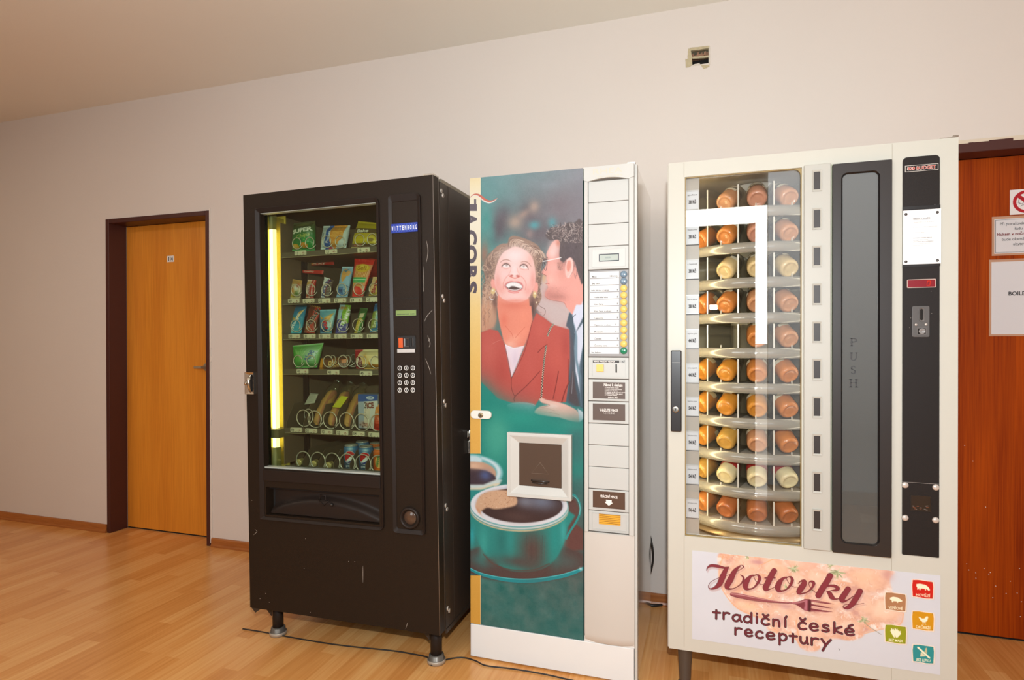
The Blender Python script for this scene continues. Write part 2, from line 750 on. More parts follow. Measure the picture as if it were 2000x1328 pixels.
def plane_canvas(fr, px_rect_pts, y, dens):
    """A print on a machine's front: bounds from the photo's corner pixels, drawn in photo pixels."""
    H = fr.hits(px_rect_pts, y)
    x0, x1 = min(h[0] for h in H), max(h[0] for h in H)
    z0, z1 = min(h[1] for h in H), max(h[1] for h in H)
    return x0, x1, z0, z1

# ---------------------------------------------------------------- the room
def front_print(fr, y, x0, x1, z0, z1, dens, color=(255, 255, 255)):
    """Canvas for a print lying on a machine's front plane, drawn in the photo's pixel coordinates."""
    W, Hh = int(round((x1 - x0) * dens)) + 1, int(round((z1 - z0) * dens)) + 1
    o = fr.R.T @ (CAM - fr.pos)
    A = np.stack([rt, -up, fw * F_PX + rt * -1000.0 + up * (664.0 + SHIFT)])

    def G(P):
        P = np.asarray(P, float)
        d = np.c_[P, np.ones(len(P))] @ A
        d = d @ fr.R
        t = (y - o[1]) / d[:, 1]
        X, Z = o[0] + t * d[:, 0], o[2] + t * d[:, 2]
        return np.stack([(X - x0) / (x1 - x0) * (W - 1), (z1 - Z) / (z1 - z0) * (Hh - 1)], 1)
    # cells per photo pixel at the middle
    mid = np.array([fr.pos + fr.R @ np.array([(x0 + x1) / 2, y, (z0 + z1) / 2])])[0] - CAM
    k = F_PX / (mid @ fw) / dens
    cv = Canvas(W, Hh, G, 1.0 / k, color)
    cv.rect = (x0, x1, z0, z1, y)
    return cv


def print_grid(cv, dy=0.0):
    x0, x1, z0, z1, y = cv.rect
    X, Z = np.meshgrid(np.linspace(x0, x1, cv.w), np.linspace(z1, z0, cv.h))
    return np.stack([X, np.full_like(X, y + dy), Z], -1)


def plaster(name, rgb, rgb2):
    m, nt, b = nodes(name)
    L = nt.links
    tc = nt.nodes.new('ShaderNodeTexCoord')
    n = nt.nodes.new('ShaderNodeTexNoise')
    n.inputs['Scale'].default_value = 1.7
    n.inputs['Detail'].default_value = 6
    L.new(tc.outputs['Object'], n.inputs['Vector'])
    mx = nt.nodes.new('ShaderNodeMix')
    mx.data_type = 'RGBA'
    mx.inputs[6].default_value = (*lin(rgb2), 1)
    mx.inputs[7].default_value = (*lin(rgb), 1)
    L.new(n.outputs['Fac'], mx.inputs[0])
    L.new(mx.outputs[2], b.inputs['Base Color'])
    n2 = nt.nodes.new('ShaderNodeTexNoise')
    n2.inputs['Scale'].default_value = 55
    n2.inputs['Detail'].default_value = 5
    L.new(tc.outputs['Object'], n2.inputs['Vector'])
    bp = nt.nodes.new('ShaderNodeBump')
    bp.inputs['Strength'].default_value = 0.12
    bp.inputs['Distance'].default_value = 0.004
    L.new(n2.outputs['Fac'], bp.inputs['Height'])
    L.new(bp.outputs['Normal'], b.inputs['Normal'])
    b.inputs['Roughness'].default_value = 0.85
    b.inputs['Specular IOR Level'].default_value = 0.25
    return m


def floor_material():
    m, nt, b = nodes('oak_strip_floor')
    L = nt.links
    tc = nt.nodes.new('ShaderNodeTexCoord')
    sw = nt.nodes.new('ShaderNodeVectorMath')
    sp = nt.nodes.new('ShaderNodeSeparateXYZ')
    cb = nt.nodes.new('ShaderNodeCombineXYZ')
    L.new(tc.outputs['Object'], sp.inputs[0])
    L.new(sp.outputs['Y'], cb.inputs['X'])
    L.new(sp.outputs['X'], cb.inputs['Y'])
    br = nt.nodes.new('ShaderNodeTexBrick')
    br.offset = 0.37
    br.offset_frequency = 2
    br.squash = 0.8
    br.squash_frequency = 3
    br.inputs['Scale'].default_value = 1.0
    br.inputs['Brick Width'].default_value = 0.52
    br.inputs['Row Height'].default_value = 0.068
    br.inputs['Mortar Size'].default_value = 0.0006
    br.inputs['Mortar Smooth'].default_value = 0.4
    br.inputs['Bias'].default_value = 0.0
    br.inputs['Color1'].default_value = (0, 0, 0, 1)
    br.inputs['Color2'].default_value = (1, 1, 1, 1)
    br.inputs['Mortar'].default_value = (0.12, 0.12, 0.12, 1)
    L.new(cb.outputs[0], br.inputs['Vector'])
    mp = nt.nodes.new('ShaderNodeMapping')
    mp.inputs['Scale'].default_value = (90, 3.0, 1)
    L.new(tc.outputs['Object'], mp.inputs['Vector'])
    n = nt.nodes.new('ShaderNodeTexNoise')
    n.inputs['Scale'].default_value = 1
    n.inputs['Detail'].default_value = 5
    n.inputs['Distortion'].default_value = 0.5
    L.new(mp.outputs[0], n.inputs['Vector'])
    mp3 = nt.nodes.new('ShaderNodeMapping')
    mp3.inputs['Scale'].default_value = (9, 1.2, 1)
    L.new(tc.outputs['Object'], mp3.inputs['Vector'])
    n3 = nt.nodes.new('ShaderNodeTexNoise')
    n3.inputs['Scale'].default_value = 1
    n3.inputs['Detail'].default_value = 3
    L.new(mp3.outputs[0], n3.inputs['Vector'])
    a1 = nt.nodes.new('ShaderNodeMath')
    a1.operation = 'MULTIPLY_ADD'
    a1.inputs[1].default_value = 0.27
    L.new(br.outputs['Color'], a1.inputs[0])
    a2 = nt.nodes.new('ShaderNodeMath')
    a2.operation = 'MULTIPLY_ADD'
    a2.inputs[1].default_value = 0.5
    L.new(n.outputs['Fac'], a2.inputs[0])
    a3 = nt.nodes.new('ShaderNodeMath')
    a3.operation = 'MULTIPLY'
    a3.inputs[1].default_value = 0.35
    L.new(n3.outputs['Fac'], a3.inputs[0])
    L.new(a3.outputs[0], a2.inputs[2])
    L.new(a2.outputs[0], a1.inputs[2])
    rp = nt.nodes.new('ShaderNodeValToRGB')
    e = rp.color_ramp.elements
    e[0].position, e[0].color = 0.22, (*lin((196, 124, 60)), 1)
    e[1].position, e[1].color = 0.86, (*lin((240, 186, 120)), 1)
    e2 = rp.color_ramp.elements.new(0.54)
    e2.color = (*lin((222, 156, 88)), 1)
    L.new(a1.outputs[0], rp.inputs[0])
    L.new(rp.outputs[0], b.inputs['Base Color'])
    b.inputs['Roughness'].default_value = 0.25
    b.inputs['Specular IOR Level'].default_value = 0.45
    bp = nt.nodes.new('ShaderNodeBump')
    bp.inputs['Strength'].default_value = 0.15
    bp.inputs['Distance'].default_value = 0.001
    L.new(br.outputs['Fac'], bp.inputs['Height'])
    bp.invert = True
    L.new(bp.outputs['Normal'], b.inputs['Normal'])
    return m


M_WALL = plaster('wall_plaster', (221, 212, 204), (216, 206, 198))
M_CEIL = plaster('ceiling_plaster', (242, 237, 226), (238, 232, 220))
M_FRAME = mat('brown_door_frame_paint', (72, 36, 32), 0.42)
M_CHIP = mat('white_filler', (225, 215, 205), 0.9)
M_DARK = mat('dark_void', (26, 22, 20), 0.9)

XL, XR, YF = -8.6, 2.5, -3.6
D1 = (-3.606, -2.786, 1.974)          # door opening: left, right, top
D2 = (0.79, 1.66, 1.985)
HX0, HX1, HZ0, HZ1 = -0.078, 0.002, 2.432, 2.508


def wall_with_openings():
    mb = MB()
    holes = [(D1[0], D1[1], -1, D1[2]), (D2[0], D2[1], -1, D2[2]), (HX0, HX1, HZ0, HZ1)]
    xs = sorted({XL, XR, D1[0], D1[1], D2[0], D2[1], HX0, HX1})
    zs = sorted({0.0, CEIL, D1[2], D2[2], HZ0, HZ1})
    for i in range(len(xs) - 1):
        for j in range(len(zs) - 1):
            cx, cz = (xs[i] + xs[i + 1]) / 2, (zs[j] + zs[j + 1]) / 2
            if any(a < cx < b and c < cz < d for a, b, c, d in holes):
                continue
            mb.add([(xs[i], 0, zs[j]), (xs[i + 1], 0, zs[j]), (xs[i + 1], 0, zs[j + 1]), (xs[i], 0, zs[j + 1])], [(0, 1, 2, 3)])
    for a, b, c, d in holes[:2]:       # reveals and what closes them behind
        mb.add([(a, 0, 0), (a, .25, 0), (a, .25, d), (a, 0, d)], [(0, 1, 2, 3)])
        mb.add([(b, 0, 0), (b, .25, 0), (b, .25, d), (b, 0, d)], [(3, 2, 1, 0)])
        mb.add([(a, 0, d), (b, 0, d), (b, .25, d), (a, .25, d)], [(0, 1, 2, 3)])
        mb.add([(a, .25, 0), (b, .25, 0), (b, .25, d), (a, .25, d)], [(0, 1, 2, 3)], 1)
    # the broken-out square hole: rough plaster lip, brick inside, black duct below
    a, b, c, d = holes[2]
    dp = .07
    mb.add([(a, 0, c), (a, dp, c), (a, dp, d), (a, 0, d)], [(0, 1, 2, 3)], 2)
    mb.add([(b, 0, c), (b, dp, c), (b, dp, d), (b, 0, d)], [(3, 2, 1, 0)], 2)
    mb.add([(a, 0, d), (b, 0, d), (b, dp, d), (a, dp, d)], [(0, 1, 2, 3)], 2)
    mb.add([(a, 0, c), (b, 0, c), (b, dp, c), (a, dp, c)], [(3, 2, 1, 0)], 2)
    mb.add([(a, dp, c), (b, dp, c), (b, dp, d), (a, dp, d)], [(0, 1, 2, 3)], 1)
    return mb


mb = wall_with_openings()
M_BRICK = mat('broken_brick', (164, 122, 96), 0.9, noise=0.35, nscale=60, bump=0.8, bscale=90)
M_LIP = mat('broken_plaster_edge', (186, 172, 140), 0.9, noise=0.2, nscale=80, bump=0.8, bscale=120)
r_ = random.Random(3)
# ragged lumps of brick and plaster round the hole
for k in range(11):
    x = HX0 + (HX1 - HX0) * (k + .5) / 11
    hgt = .014 + .014 * r_.random()
    yy = .022 + .02 * r_.random()
    mb.prism([(x - .0045, HZ1 - .030 + .004 * r_.random()), (x + .0045, HZ1 - .030), (x + .004, HZ1 - .028 + hgt), (x - .0035, HZ1 - .028 + hgt * .8)], yy, .065, 3)


def jag(px, amp, n=5):
    P = []
    for i in range(len(px)):
        p, q = np.array(px[i], float), np.array(px[(i + 1) % len(px)], float)
        for t in range(n):
            P.append(tuple(p + (q - p) * t / n + np.array([r_.uniform(-amp, amp), r_.uniform(-amp, amp)]) * (1 if t else .4)))
    return P


mb.prism(WF.hits(jag([(1352, 109.5), (1352, 112.8), (1384, 109.8), (1384, 106.5)], .5, 7)), .008, .016, 4)
mb.prism(WF.hits(jag([(1346.5, 93.6), (1347.5, 99), (1385, 94.5), (1385.5, 89.6)], .6, 7)), -.0015, .012, 4)
mb.prism(WF.hits(jag([(1344.5, 95), (1343.5, 104), (1342.5, 116), (1339, 115), (1339.5, 132), (1345, 131.5), (1352, 126.5), (1352, 110), (1348, 96)], .6, 4)), -.002, .014, 4)
mb.prism(WF.hits(jag([(1338.5, 115), (1339.5, 131), (1342.5, 131), (1342, 117)], .5, 4)), -.003, .002, 2)
mb.prism(WF.hits(jag([(1367.5, 125.5), (1374.5, 135), (1385.5, 130.5), (1385.5, 126.5), (1378, 127)], .5, 4)), -.002, .004, 4)
mb.prism(WF.hits(jag([(1352, 127), (1352.5, 130), (1368, 127), (1366, 123)], .5, 5)), -.0012, .02, 5)
mb.prism(WF.hits(jag([(1384, 93), (1384, 127), (1387, 127), (1387, 90)], .5, 6)), -.001, .01, 5)
tag(mb.build('wall_back', [M_WALL, M_DARK, M_LIP, M_BRICK, M_LIP, mat('pale_plaster_chip', (206, 197, 184), .9, noise=.1, nscale=90)]), kind='structure')

mb = MB()
mb.add([(XL, YF, 0), (XR, YF, 0), (XR, .3, 0), (XL, .3, 0)], [(0, 1, 2, 3)])
tag(mb.build('floor', floor_material()), kind='structure')
mb = MB()
mb.add([(XL, YF, CEIL), (XR, YF, CEIL), (XR, .0, CEIL), (XL, .0, CEIL)], [(3, 2, 1, 0)])
tag(mb.build('ceiling', M_CEIL), kind='structure')
mb = MB()
mb.add([(XL, YF, 0), (XL, 0, 0), (XL, 0, CEIL), (XL, YF, CEIL)], [(0, 1, 2, 3)])
tag(mb.build('wall_left', M_WALL), kind='structure')
mb = MB()
mb.add([(XR, YF, 0), (XR, 0, 0), (XR, 0, CEIL), (XR, YF, CEIL)], [(3, 2, 1, 0)])
tag(mb.build('wall_right', M_WALL), kind='structure')

# wall behind the photographer, with the dark doorway and the glowing strips the glass mirrors
DX0, DX1, DZ = -1.05, 0.335, 2.12
mb = MB()
for a, b, c, d in ((XL, DX0, 0, CEIL), (DX0, DX1, DZ + .13, CEIL), (DX1 + .095, XR, 0, CEIL), (DX1, DX1 + .095, DZ + .13, CEIL)):
    mb.add([(a, YF, c), (b, YF, c), (b, YF, d), (a, YF, d)], [(3, 2, 1, 0)])
tag(mb.build('wall_front', M_WALL), kind='structure')
mb = MB()
mb.box(DX0, DX1, YF - .5, YF - .48, 0, DZ)
mb.box(DX0 - .02, DX0, YF - .5, YF, 0, DZ)
mb.box(DX1, DX1 + .008, YF - .5, YF, 0, DZ)
tag(mb.build('door_3', mat('dark_open_doorway', (60, 52, 46), 0.8)), kind='structure')
mb = MB()  # not windows: glow added for the bright frame around the doorway
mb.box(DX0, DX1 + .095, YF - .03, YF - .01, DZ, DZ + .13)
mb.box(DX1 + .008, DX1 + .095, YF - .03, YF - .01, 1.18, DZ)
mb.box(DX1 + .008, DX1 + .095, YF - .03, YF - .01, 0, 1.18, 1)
tag(mb.build('glow_strips', [emitter('strip_glow', (255, 252, 246), 11.0), emitter('dim_strip_glow', (255, 246, 235), 2.2)]), kind='structure')

# curtained daylight glazing to the right of that doorway (seen only in the machines' glass)
mb = MB()
gx = DX1 + .10
mb.box(gx, gx + .95, YF + .002, YF + .012, .10, 2.60)
m_ = emitter('curtained_daylight', (250, 252, 255), 2.0)
nt_ = m_.node_tree            # glow shaped so the mirrored veil fades downwards: more light towards its top
tc_, sp_, mr_ = nt_.nodes.new('ShaderNodeTexCoord'), nt_.nodes.new('ShaderNodeSeparateXYZ'), nt_.nodes.new('ShaderNodeMapRange')
mr_.inputs['From Min'].default_value, mr_.inputs['From Max'].default_value = .5, 2.5
mr_.inputs['To Min'].default_value, mr_.inputs['To Max'].default_value = .45, 2.6
nt_.links.new(tc_.outputs['Object'], sp_.inputs[0])
nt_.links.new(sp_.outputs['Z'], mr_.inputs['Value'])
nt_.links.new(mr_.outputs[0], nt_.nodes['Emission'].inputs['Strength'])
tag(mb.build('window_2', m_), kind='structure')

# baseboards
M_BASE = wood('baseboard_oak', (176, 108, 52), (150, 86, 38), scale=(0.6, 9, 14), rough=0.4)
for nm, a, b in (('baseboard_left', XL, D1[0] - .002), ('baseboard_back', D1[1] + .012, D2[0] - .03), ('baseboard_right', D2[1] + .03, XR)):
    mb = MB()
    prof = [(0, 0), (-.016, 0), (-.016, .008), (-.012, .016), (-.011, .046), (-.006, .052), (0, .052)]
    n = len(prof)
    mb.add([(a, y, z) for y, z in prof] + [(b, y, z) for y, z in prof],
           [(i, (i + 1) % n, n + (i + 1) % n, n + i) for i in range(n)] + [list(range(n))[::-1], list(range(n, 2 * n))])
    tag(mb.build(nm, M_BASE), kind='structure')


# ---------------------------------------------------------------- doors
def door(name, O, leafmat, leaf_y, jamb=.034):
    a, b, t = O
    root = tag(empty(name, ((a + b) / 2, 0, 0)), kind='structure')
    ox = (a + b) / 2
    mb = MB()
    a2, b2 = a + jamb, b - jamb
    for s0, s1 in ((a, a2), (b2, b)):
        mb.box(s0 - ox, s1 - ox, -.006, leaf_y, 0, t)
    mb.box(a2 - ox, b2 - ox, -.006, leaf_y, t - jamb, t)
    # the stop behind the leaf
    for s0, s1 in ((a, a + .05), (b - .05, b)):
        mb.box(s0 - ox, s1 - ox, leaf_y + .042, leaf_y + .07, 0, t)
    fr = mb.build('door_frame', M_FRAME, root, bevel=.003)
    mb = MB()
    mb.box(a2 + .001 - ox, b2 - .001 - ox, leaf_y, leaf_y + .04, .009, t - jamb - .002)
    leaf = mb.build('door_leaf', leafmat, root)
    mb = MB()
    mb.box(a2 - ox, b2 - ox, leaf_y + .004, leaf_y + .24 - leaf_y, .0, .004)
    mb.build('threshold_gap', M_DARK, root)
    return root, ox


W1 = wood('honey_beech_door', (228, 148, 48), (206, 124, 36), scale=(7, 7, .5), band=.55, rough=.38)
W2 = wood('red_mahogany_door', (176, 74, 8), (122, 38, 5), scale=(10, 10, .45), band=.6, rough=.5, coat=0.0, spec=.12)
LY1, LY2 = .115, .10
d1, ox1 = door('door_1', D1, W1, LY1, .028)
# lever handle and the number plate
mb = MB()
hx, hz = WF.hit(404, 717, LY1)
hx -= ox1
mb.cyl((hx, LY1, hz), (hx, LY1 - .045, hz), .009, 12)
mb.lathe([(.0, 0), (.024, 0), (.024, .008), (.0, .008)], Matrix.Translation((hx, LY1, hz)) @ Matrix.Rotation(PI / 2, 4, 'X'), 18)
h2 = WF.hit(380, 716.5, LY1 - .045)
mb.box(h2[0] - ox1, hx + .008, LY1 - .054, LY1 - .040, hz - .008, hz + .008)
mb.build('door_handle', mat('grey_lever_metal', (160, 142, 116), .4, .3), d1, bevel=.003)
mb = MB()
q = WF.hits([(327, 500), (340, 498.6), (340, 510.5), (327, 512)], LY1)
x0, x1, z0, z1 = q[0][0] - ox1, q[1][0] - ox1, q[3][1], q[0][1]
mb.box(x0, x1, LY1 - .003, LY1, z0, z1)
mb.text('114', (x0 + x1) / 2, z0 + (z1 - z0) * .2, LY1 - .0036, (z1 - z0) * .6, 1, 'x', 'c', width=(x1 - x0) * .74)
tag(mb.build('number_plate', [mat('white_enamel', (235, 232, 225), .3), mat('navy_print', (34, 36, 66), .5)], d1), 'white plate with the number 114')
# pale crumbling plaster line along the right jamb
mb = MB()
zz = 0.02
r_ = random.Random(5)
while zz < D1[2]:
    h = .03 + .09 * r_.random()
    wd = .006 + .008 * r_.random()
    mb.box(D1[1] - .001, D1[1] + wd, -.004, .0, zz, min(zz + h, D1[2] + .01))
    zz += h
tag(mb.build('trim_1', M_CHIP), kind='structure')

d2, ox2 = door('door_2', D2, W2, LY2, .045)
# screw heads and white paint specks on the lower half of the right-hand door
mb = MB()
for px, py in ((1888, 1101), (1892, 1113), (1905.5, 1118.5), (1906, 1129), (1922, 1110), (1931, 1121), (1934, 1118), (1973, 1135), (1944.5, 1144.5), (1965, 1159), (1986.5, 1158), (1991, 1110), (1995, 1175), (1993, 1204), (1939, 1167), (1900, 900), (1925, 990), (1884, 870)):
    x, z = WF.hit(px, py, LY2)
    mb.cyl((x - ox2, LY2 + .001, z), (x - ox2, LY2 - .0012, z), .0016, 8)
tag(mb.build('paint_specks', M_CHIP, d2), 'white paint specks on the door leaf')['kind'] = 'stuff'

# crumbled edge of plaster above the right-hand door frame
mb = MB()
r_ = random.Random(9)
x = D2[0]
while x < D2[1]:
    l = .015 + .05 * r_.random()
    h = .003 + .012 * r_.random()
    mb.box(x, x + l, -.0075, .0, D2[2] - h, D2[2] + .004)
    x += l
tag(mb.build('trim_2', mat('chipped_filler', (214, 200, 180), .9)), kind='structure')

# ---------------------------------------------------------------- papers on the right-hand door
M_PAPER = mat('laminated_paper', (222, 219, 222), .25, coat=.3)
M_PAPER2 = mat('white_sign_plastic', (232, 226, 224), .3)
M_INK = mat('black_ink', (38, 36, 38), .6)
M_INKRED = mat('dark_red_ink', (122, 26, 30), .6)
M_FILM = glass('laminate_film', (250, 240, 232), .15, gain=1.5)


def sheet(name, px, wdt, label, cat, film=True, mt=None, y=None):
    y = LY2 if y is None else y
    (x0, z1), (_, z0) = WF.hits(px, y)
    root = tag(empty(name, (x0, y - .0005, z0)), label, cat, )
    w_, h_ = wdt, z1 - z0
    mb = MB()
    mb.box(0, w_, -.0012, 0, 0, h_)
    sh = mb.build('paper', mt or M_PAPER, root)
    if film:
        mb = MB()
        mb.ring([(-.008, -.008), (w_ + .008, -.008), (w_ + .008, h_ + .010), (-.008, h_ + .010)], [(.0, 0), (w_, 0), (w_, h_), (0, h_)], -.0016, 0)
        mb.build('laminate_edge', mat('laminate_edge_film', (196, 150, 122), .25, coat=.5), root)
    return root, w_, h_


s1, w_, h_ = sheet('prohibition_sign', [(1972, 371.5), (1971.5, 420)], .105, 'square white sign with a red barred circle on the reddish door', 'sign', False, M_PAPER2)
mb = MB()
cx, cz = .0545, h_ / 2
ro, ri = h_ * .45, h_ * .34
t = np.linspace(0, 2 * PI, 48, endpoint=False)
mb.ring([(cx + ro * math.cos(a), cz + ro * math.sin(a)) for a in t], [(cx + ri * math.cos(a), cz + ri * math.sin(a)) for a in t], -.0024, -.001)
dx = ro * .72
mb.prism([(cx - dx - .004, cz + dx - .008), (cx + dx - .004, cz - dx - .002), (cx + dx + .004, cz - dx + .008), (cx - dx + .004, cz + dx + .002)], -.0025, -.001)
mb.build('red_barred_circle', mat('signal_red', (178, 22, 36), .35), s1)
mb = MB()     # a little head with open mouth and a hand before it
hc = (cx - .016, cz + .004)
mb.tube([(hc[0] + .010 * math.cos(a), -.0022, hc[1] + .010 * math.sin(a)) for a in np.linspace(-.3, 4.2, 14)], .0006, 6)
mb.tube([(hc[0] - .012, -.0022, hc[1] - .006), (hc[0] - .008, -.0022, hc[1] - .010), (hc[0] + .002, -.0022, hc[1] - .012), (hc[0] + .008, -.0022, hc[1] - .006)], .0006, 6)
mb.tube([(hc[0] - .004, -.0022, hc[1] - .022), (hc[0] + .004, -.0022, hc[1] - .016), (hc[0] + .018, -.0022, hc[1] - .018)], .0007, 6)
mb.prism([(hc[0] + .006, hc[1] + .001), (hc[0] + .011, hc[1] - .003), (hc[0] + .030, hc[1] - .012), (hc[0] + .034, hc[1] - .002), (hc[0] + .012, hc[1] + .004)], -.0023, -.001)
mb.build('speaking_head_pictogram', M_INK, s1)

s2, w_, h_ = sheet('notice', [(1941.5, 428.5), (1940.5, 496)], .235, 'laminated notice with five text lines, one in red, above the larger sheet', 'notice')
for i, (s, cap_, x0, red) in enumerate((('Při porušování', .0112, .018, 0), ('řádu zařízení', .0112, .067, 0), ('hlukem v nočních', .0112, .009, 1), ('bude okamžitě', .0112, .025, 0), ('ubytování', .0112, .062, 0))):
    mb = MB()
    mb.text(s, x0, h_ - .026 - i * .0205, -.0018, cap_, 0, 'b' if red else 'r', xs=.92)
    mb.build('text_line', M_INKRED if red else M_INK, s2)
mb = MB()
mb.ring([(.004, .004), (w_ - .004, .004), (w_ - .004, h_ - .004), (.004, h_ - .004)], [(.005, .005), (w_ - .005, .005), (w_ - .005, h_ - .005), (.005, h_ - .005)], -.0016, -.001)
mb.build('border_line', M_INK, s2)
s3, w_, h_ = sheet('door_sheet', [(1936, 512), (1934.5, 653)], .33, 'big laminated sheet reading BOIL below the notice', 'sheet')
mb = MB()
mb.text('BOILER', .056, h_ * .535, -.0018, .0145, 0, 'b', xs=1.0)
mb.build('text_line', M_INK, s3)

# ---------------------------------------------------------------- cords on the floor and behind the machines
def floor_pt(px, py, z=.004):
    d = ray(px, py)
    t = (z - CAM[2]) / d[2]
    p = CAM + t * d
    return (p[0], p[1], z)


M_CORD = mat('black_cord', (34, 30, 28), .45)
mb = MB()
pth = [floor_pt(*q, .004) for q in ((474, 1228), (500, 1232), (523, 1236), (560, 1243), (600, 1250), (650, 1258), (700, 1264), (760, 1270), (800, 1276), (838, 1285))]
c1 = floor_pt(869, 1289)
pth += [(c1[0] - .03, c1[1] - .05, .004), c1] + [floor_pt(*q) for q in ((892, 1284.5), (910, 1285), (930, 1291), (950, 1300), (1000, 1306), (1060, 1316), (1110, 1327), (1160, 1337), (1230, 1352))]
P = spline(np.array(pth), 6)
mb.tube([tuple(p) for p in P], .0026, 8)
tag(mb.build('floor_cord', M_CORD), 'thin dark cord lying on the floor along the machines\' front feet', 'cord')
mb = MB()
bx, bz = WF.hit(1268, 1035, -.12)
pp = [(bx - .05, -.05, bz + .1), (bx - .012, -.10, bz + .015), (WF.hit(1273, 1062, -.12)[0], -.12, WF.hit(1273, 1062, -.12)[1]), (WF.hit(1275.5, 1088, -.12)[0], -.12, WF.hit(1275.5, 1088, -.12)[1]),
      (WF.hit(1271, 1115, -.12)[0], -.11, WF.hit(1271, 1115, -.12)[1]), (bx - .03, -.09, bz - .3), (bx - .05, -.09, .02)]
mb.tube([tuple(p) for p in spline(np.array(pp), 6)], .0045, 8)
tag(mb.build('hanging_power_cord', M_CORD), 'black power cord bulging out behind the narrow drinks machine', 'cord')
mb = MB()
pp = [floor_pt(1262, 1180, .006), floor_pt(1275, 1182.5, .006), floor_pt(1290, 1181.5, .006), floor_pt(1305, 1180, .006), floor_pt(1330, 1182, .006)]
mb.tube([tuple(p) for p in spline(np.array(pp), 5)], .0065, 8)
tag(mb.build('wall_cord', M_CORD), 'short black cable on the floor by the skirting, between two pale machines', 'cord')

# ---------------------------------------------------------------- the black snack machine
SF = Frame((-1.7462, -0.8499, 0.1376), rot(0.0051, -0.0115, 0.0047))
SW, SH, SD = 0.831, 1.6488, 0.80
M_BLK = mat('black_brown_enamel', (38, 29, 22), .42, bump=.25, bscale=420, spec=.15)
M_BLKSIDE = mat('black_side_enamel', (52, 44, 38), .40, bump=.25, bscale=420, spec=.4)
M_BLKPL = mat('black_trim_plastic', (38, 30, 26), .42, spec=.2)
M_SCR = mat('scratch_bare_metal', (150, 140, 130), .5)
M_LINER = mat('brown_liner', (126, 106, 88), .6, spec=.3)
M_TRAY = mat('tray_painted_steel', (96, 86, 72), .45)
M_STEEL = mat('polished_steel', (205, 200, 190), .22, 1.0)
M_WIRE = mat('spiral_wire', (222, 215, 200), .35, .4)
M_ALU = mat('aluminium_strip', (186, 194, 186), .4, .3)
M_CARD = mat('price_card', (214, 208, 186), .5)
M_CARDINK = mat('price_card_ink', (52, 50, 44), .6)
M_CARDRED = mat('price_card_red_ink', (146, 62, 48), .6)
M_GREYINK = mat('grey_ink', (110, 104, 100), .6)
M_BOLT = mat('zinc_bolt', (210, 205, 198), .35, .6)

snack = SF.place(tag(empty('snack_vending_machine'), 'tall black-brown snack vending machine on two short front legs, glass front full of packets', 'vending machine'))
h = SF.hit


def srect(px, y=0.0):
    """Axis-aligned rectangle on the machine's front from photo corners (any number)."""
    H = SF.hits(px, y)
    n = len(H)
    H = np.array(H)
    xs, zs = np.sort(H[:, 0]), np.sort(H[:, 1])
    k = n // 2
    return xs[:k].mean(), xs[k:].mean(), zs[:k].mean(), zs[k:].mean()


wx0, wx1, wz0, wz1 = srect([(507, 417), (737, 392), (741, 930), (515, 913)])
fx0, fx1, fz0, fz1 = srect([(518, 948), (741, 970), (741, 1027), (521, 1003)])
# cabinet
mb = MB()
yb = .055
mb.box(0, .02, yb, SD, 0, SH - .01)
mb.box(SW - .02, SW, yb, SD, 0, SH - .01)
mb.box(.02, SW - .02, yb, SD, SH - .03, SH - .01)
mb.box(.02, SW - .02, yb, SD, 0, .03)
mb.box(.02, SW - .02, SD - .02, SD, .03, SH - .03)
mb.box(wx1 + .02, wx1 + .035, yb, SD - .02, .03, SH - .03)
mb.box(SW, SW + .0012, .13, .134, .01, SH - .012)          # folded seam along the side
mb.build('cabinet', M_BLKSIDE, snack)
# brown liner of the goods bay
mb = MB()
ly = .56
lz0, lz1 = .50, 1.60
mb.box(.0205, .0235, yb, ly, lz0, lz1)
mb.box(.0205, wx1 + .019, ly, ly + .004, lz0, lz1)
mb.box(.0235, wx1 + .019, yb, ly, lz1, lz1 + .004)
mb.box(.0235, wx1 + .019, yb, ly, lz0 - .004, lz0)
mb.box(wx1 + .016, wx1 + .0195, yb, ly, lz0, lz1)
mb.build('bay_liner', M_LINER, snack)
mb = MB()
mb.box(.094, .098, .10, .225, .56, 1.55)
mb.box(.088, .098, .232, .25, .56, 1.575, 1)
mb.box(.088, .098, .258, .266, .56, 1.575, 1)
mb.box(.094, .098, .275, ly - .002, .56, 1.55)
mb.box(.03, .0975, .24, .252, 1.475, 1.492, 1)
mb.build('side_rack', [M_LINER, M_DARK], snack)
# front door
mb = MB()
for a, b, c, d in ((0, wx0, 0, SH), (wx1, SW - .004, 0, SH), (wx0, wx1, wz1, SH), (wx0, wx1, fz1, wz0), (wx0, fx0, fz0, fz1), (fx1, wx1, fz0, fz1), (wx0, wx1, 0, fz0)):
    mb.box(a, b, 0, .046, c, d)
r_ = random.Random(2)


def scratch(px, wd=.0009):
    P = spline(np.array(SF.hits(px)), 5)
    n = len(P)
    vs, fs = [], []
    for i, (a, b) in enumerate(P):
        t = P[min(i + 1, n - 1)] - P[max(i - 1, 0)]
        t = t / (np.hypot(*t) + 1e-9)
        k = wd * (.25 + .75 * math.sin(PI * i / (n - 1)))
        vs += [(a - t[1] * k, -.0004, b + t[0] * k), (a + t[1] * k, -.0004, b - t[0] * k)]
    for i in range(n - 1):
        fs.append((2 * i, 2 * i + 1, 2 * i + 3, 2 * i + 2))
    mb.add(vs, fs, 1)


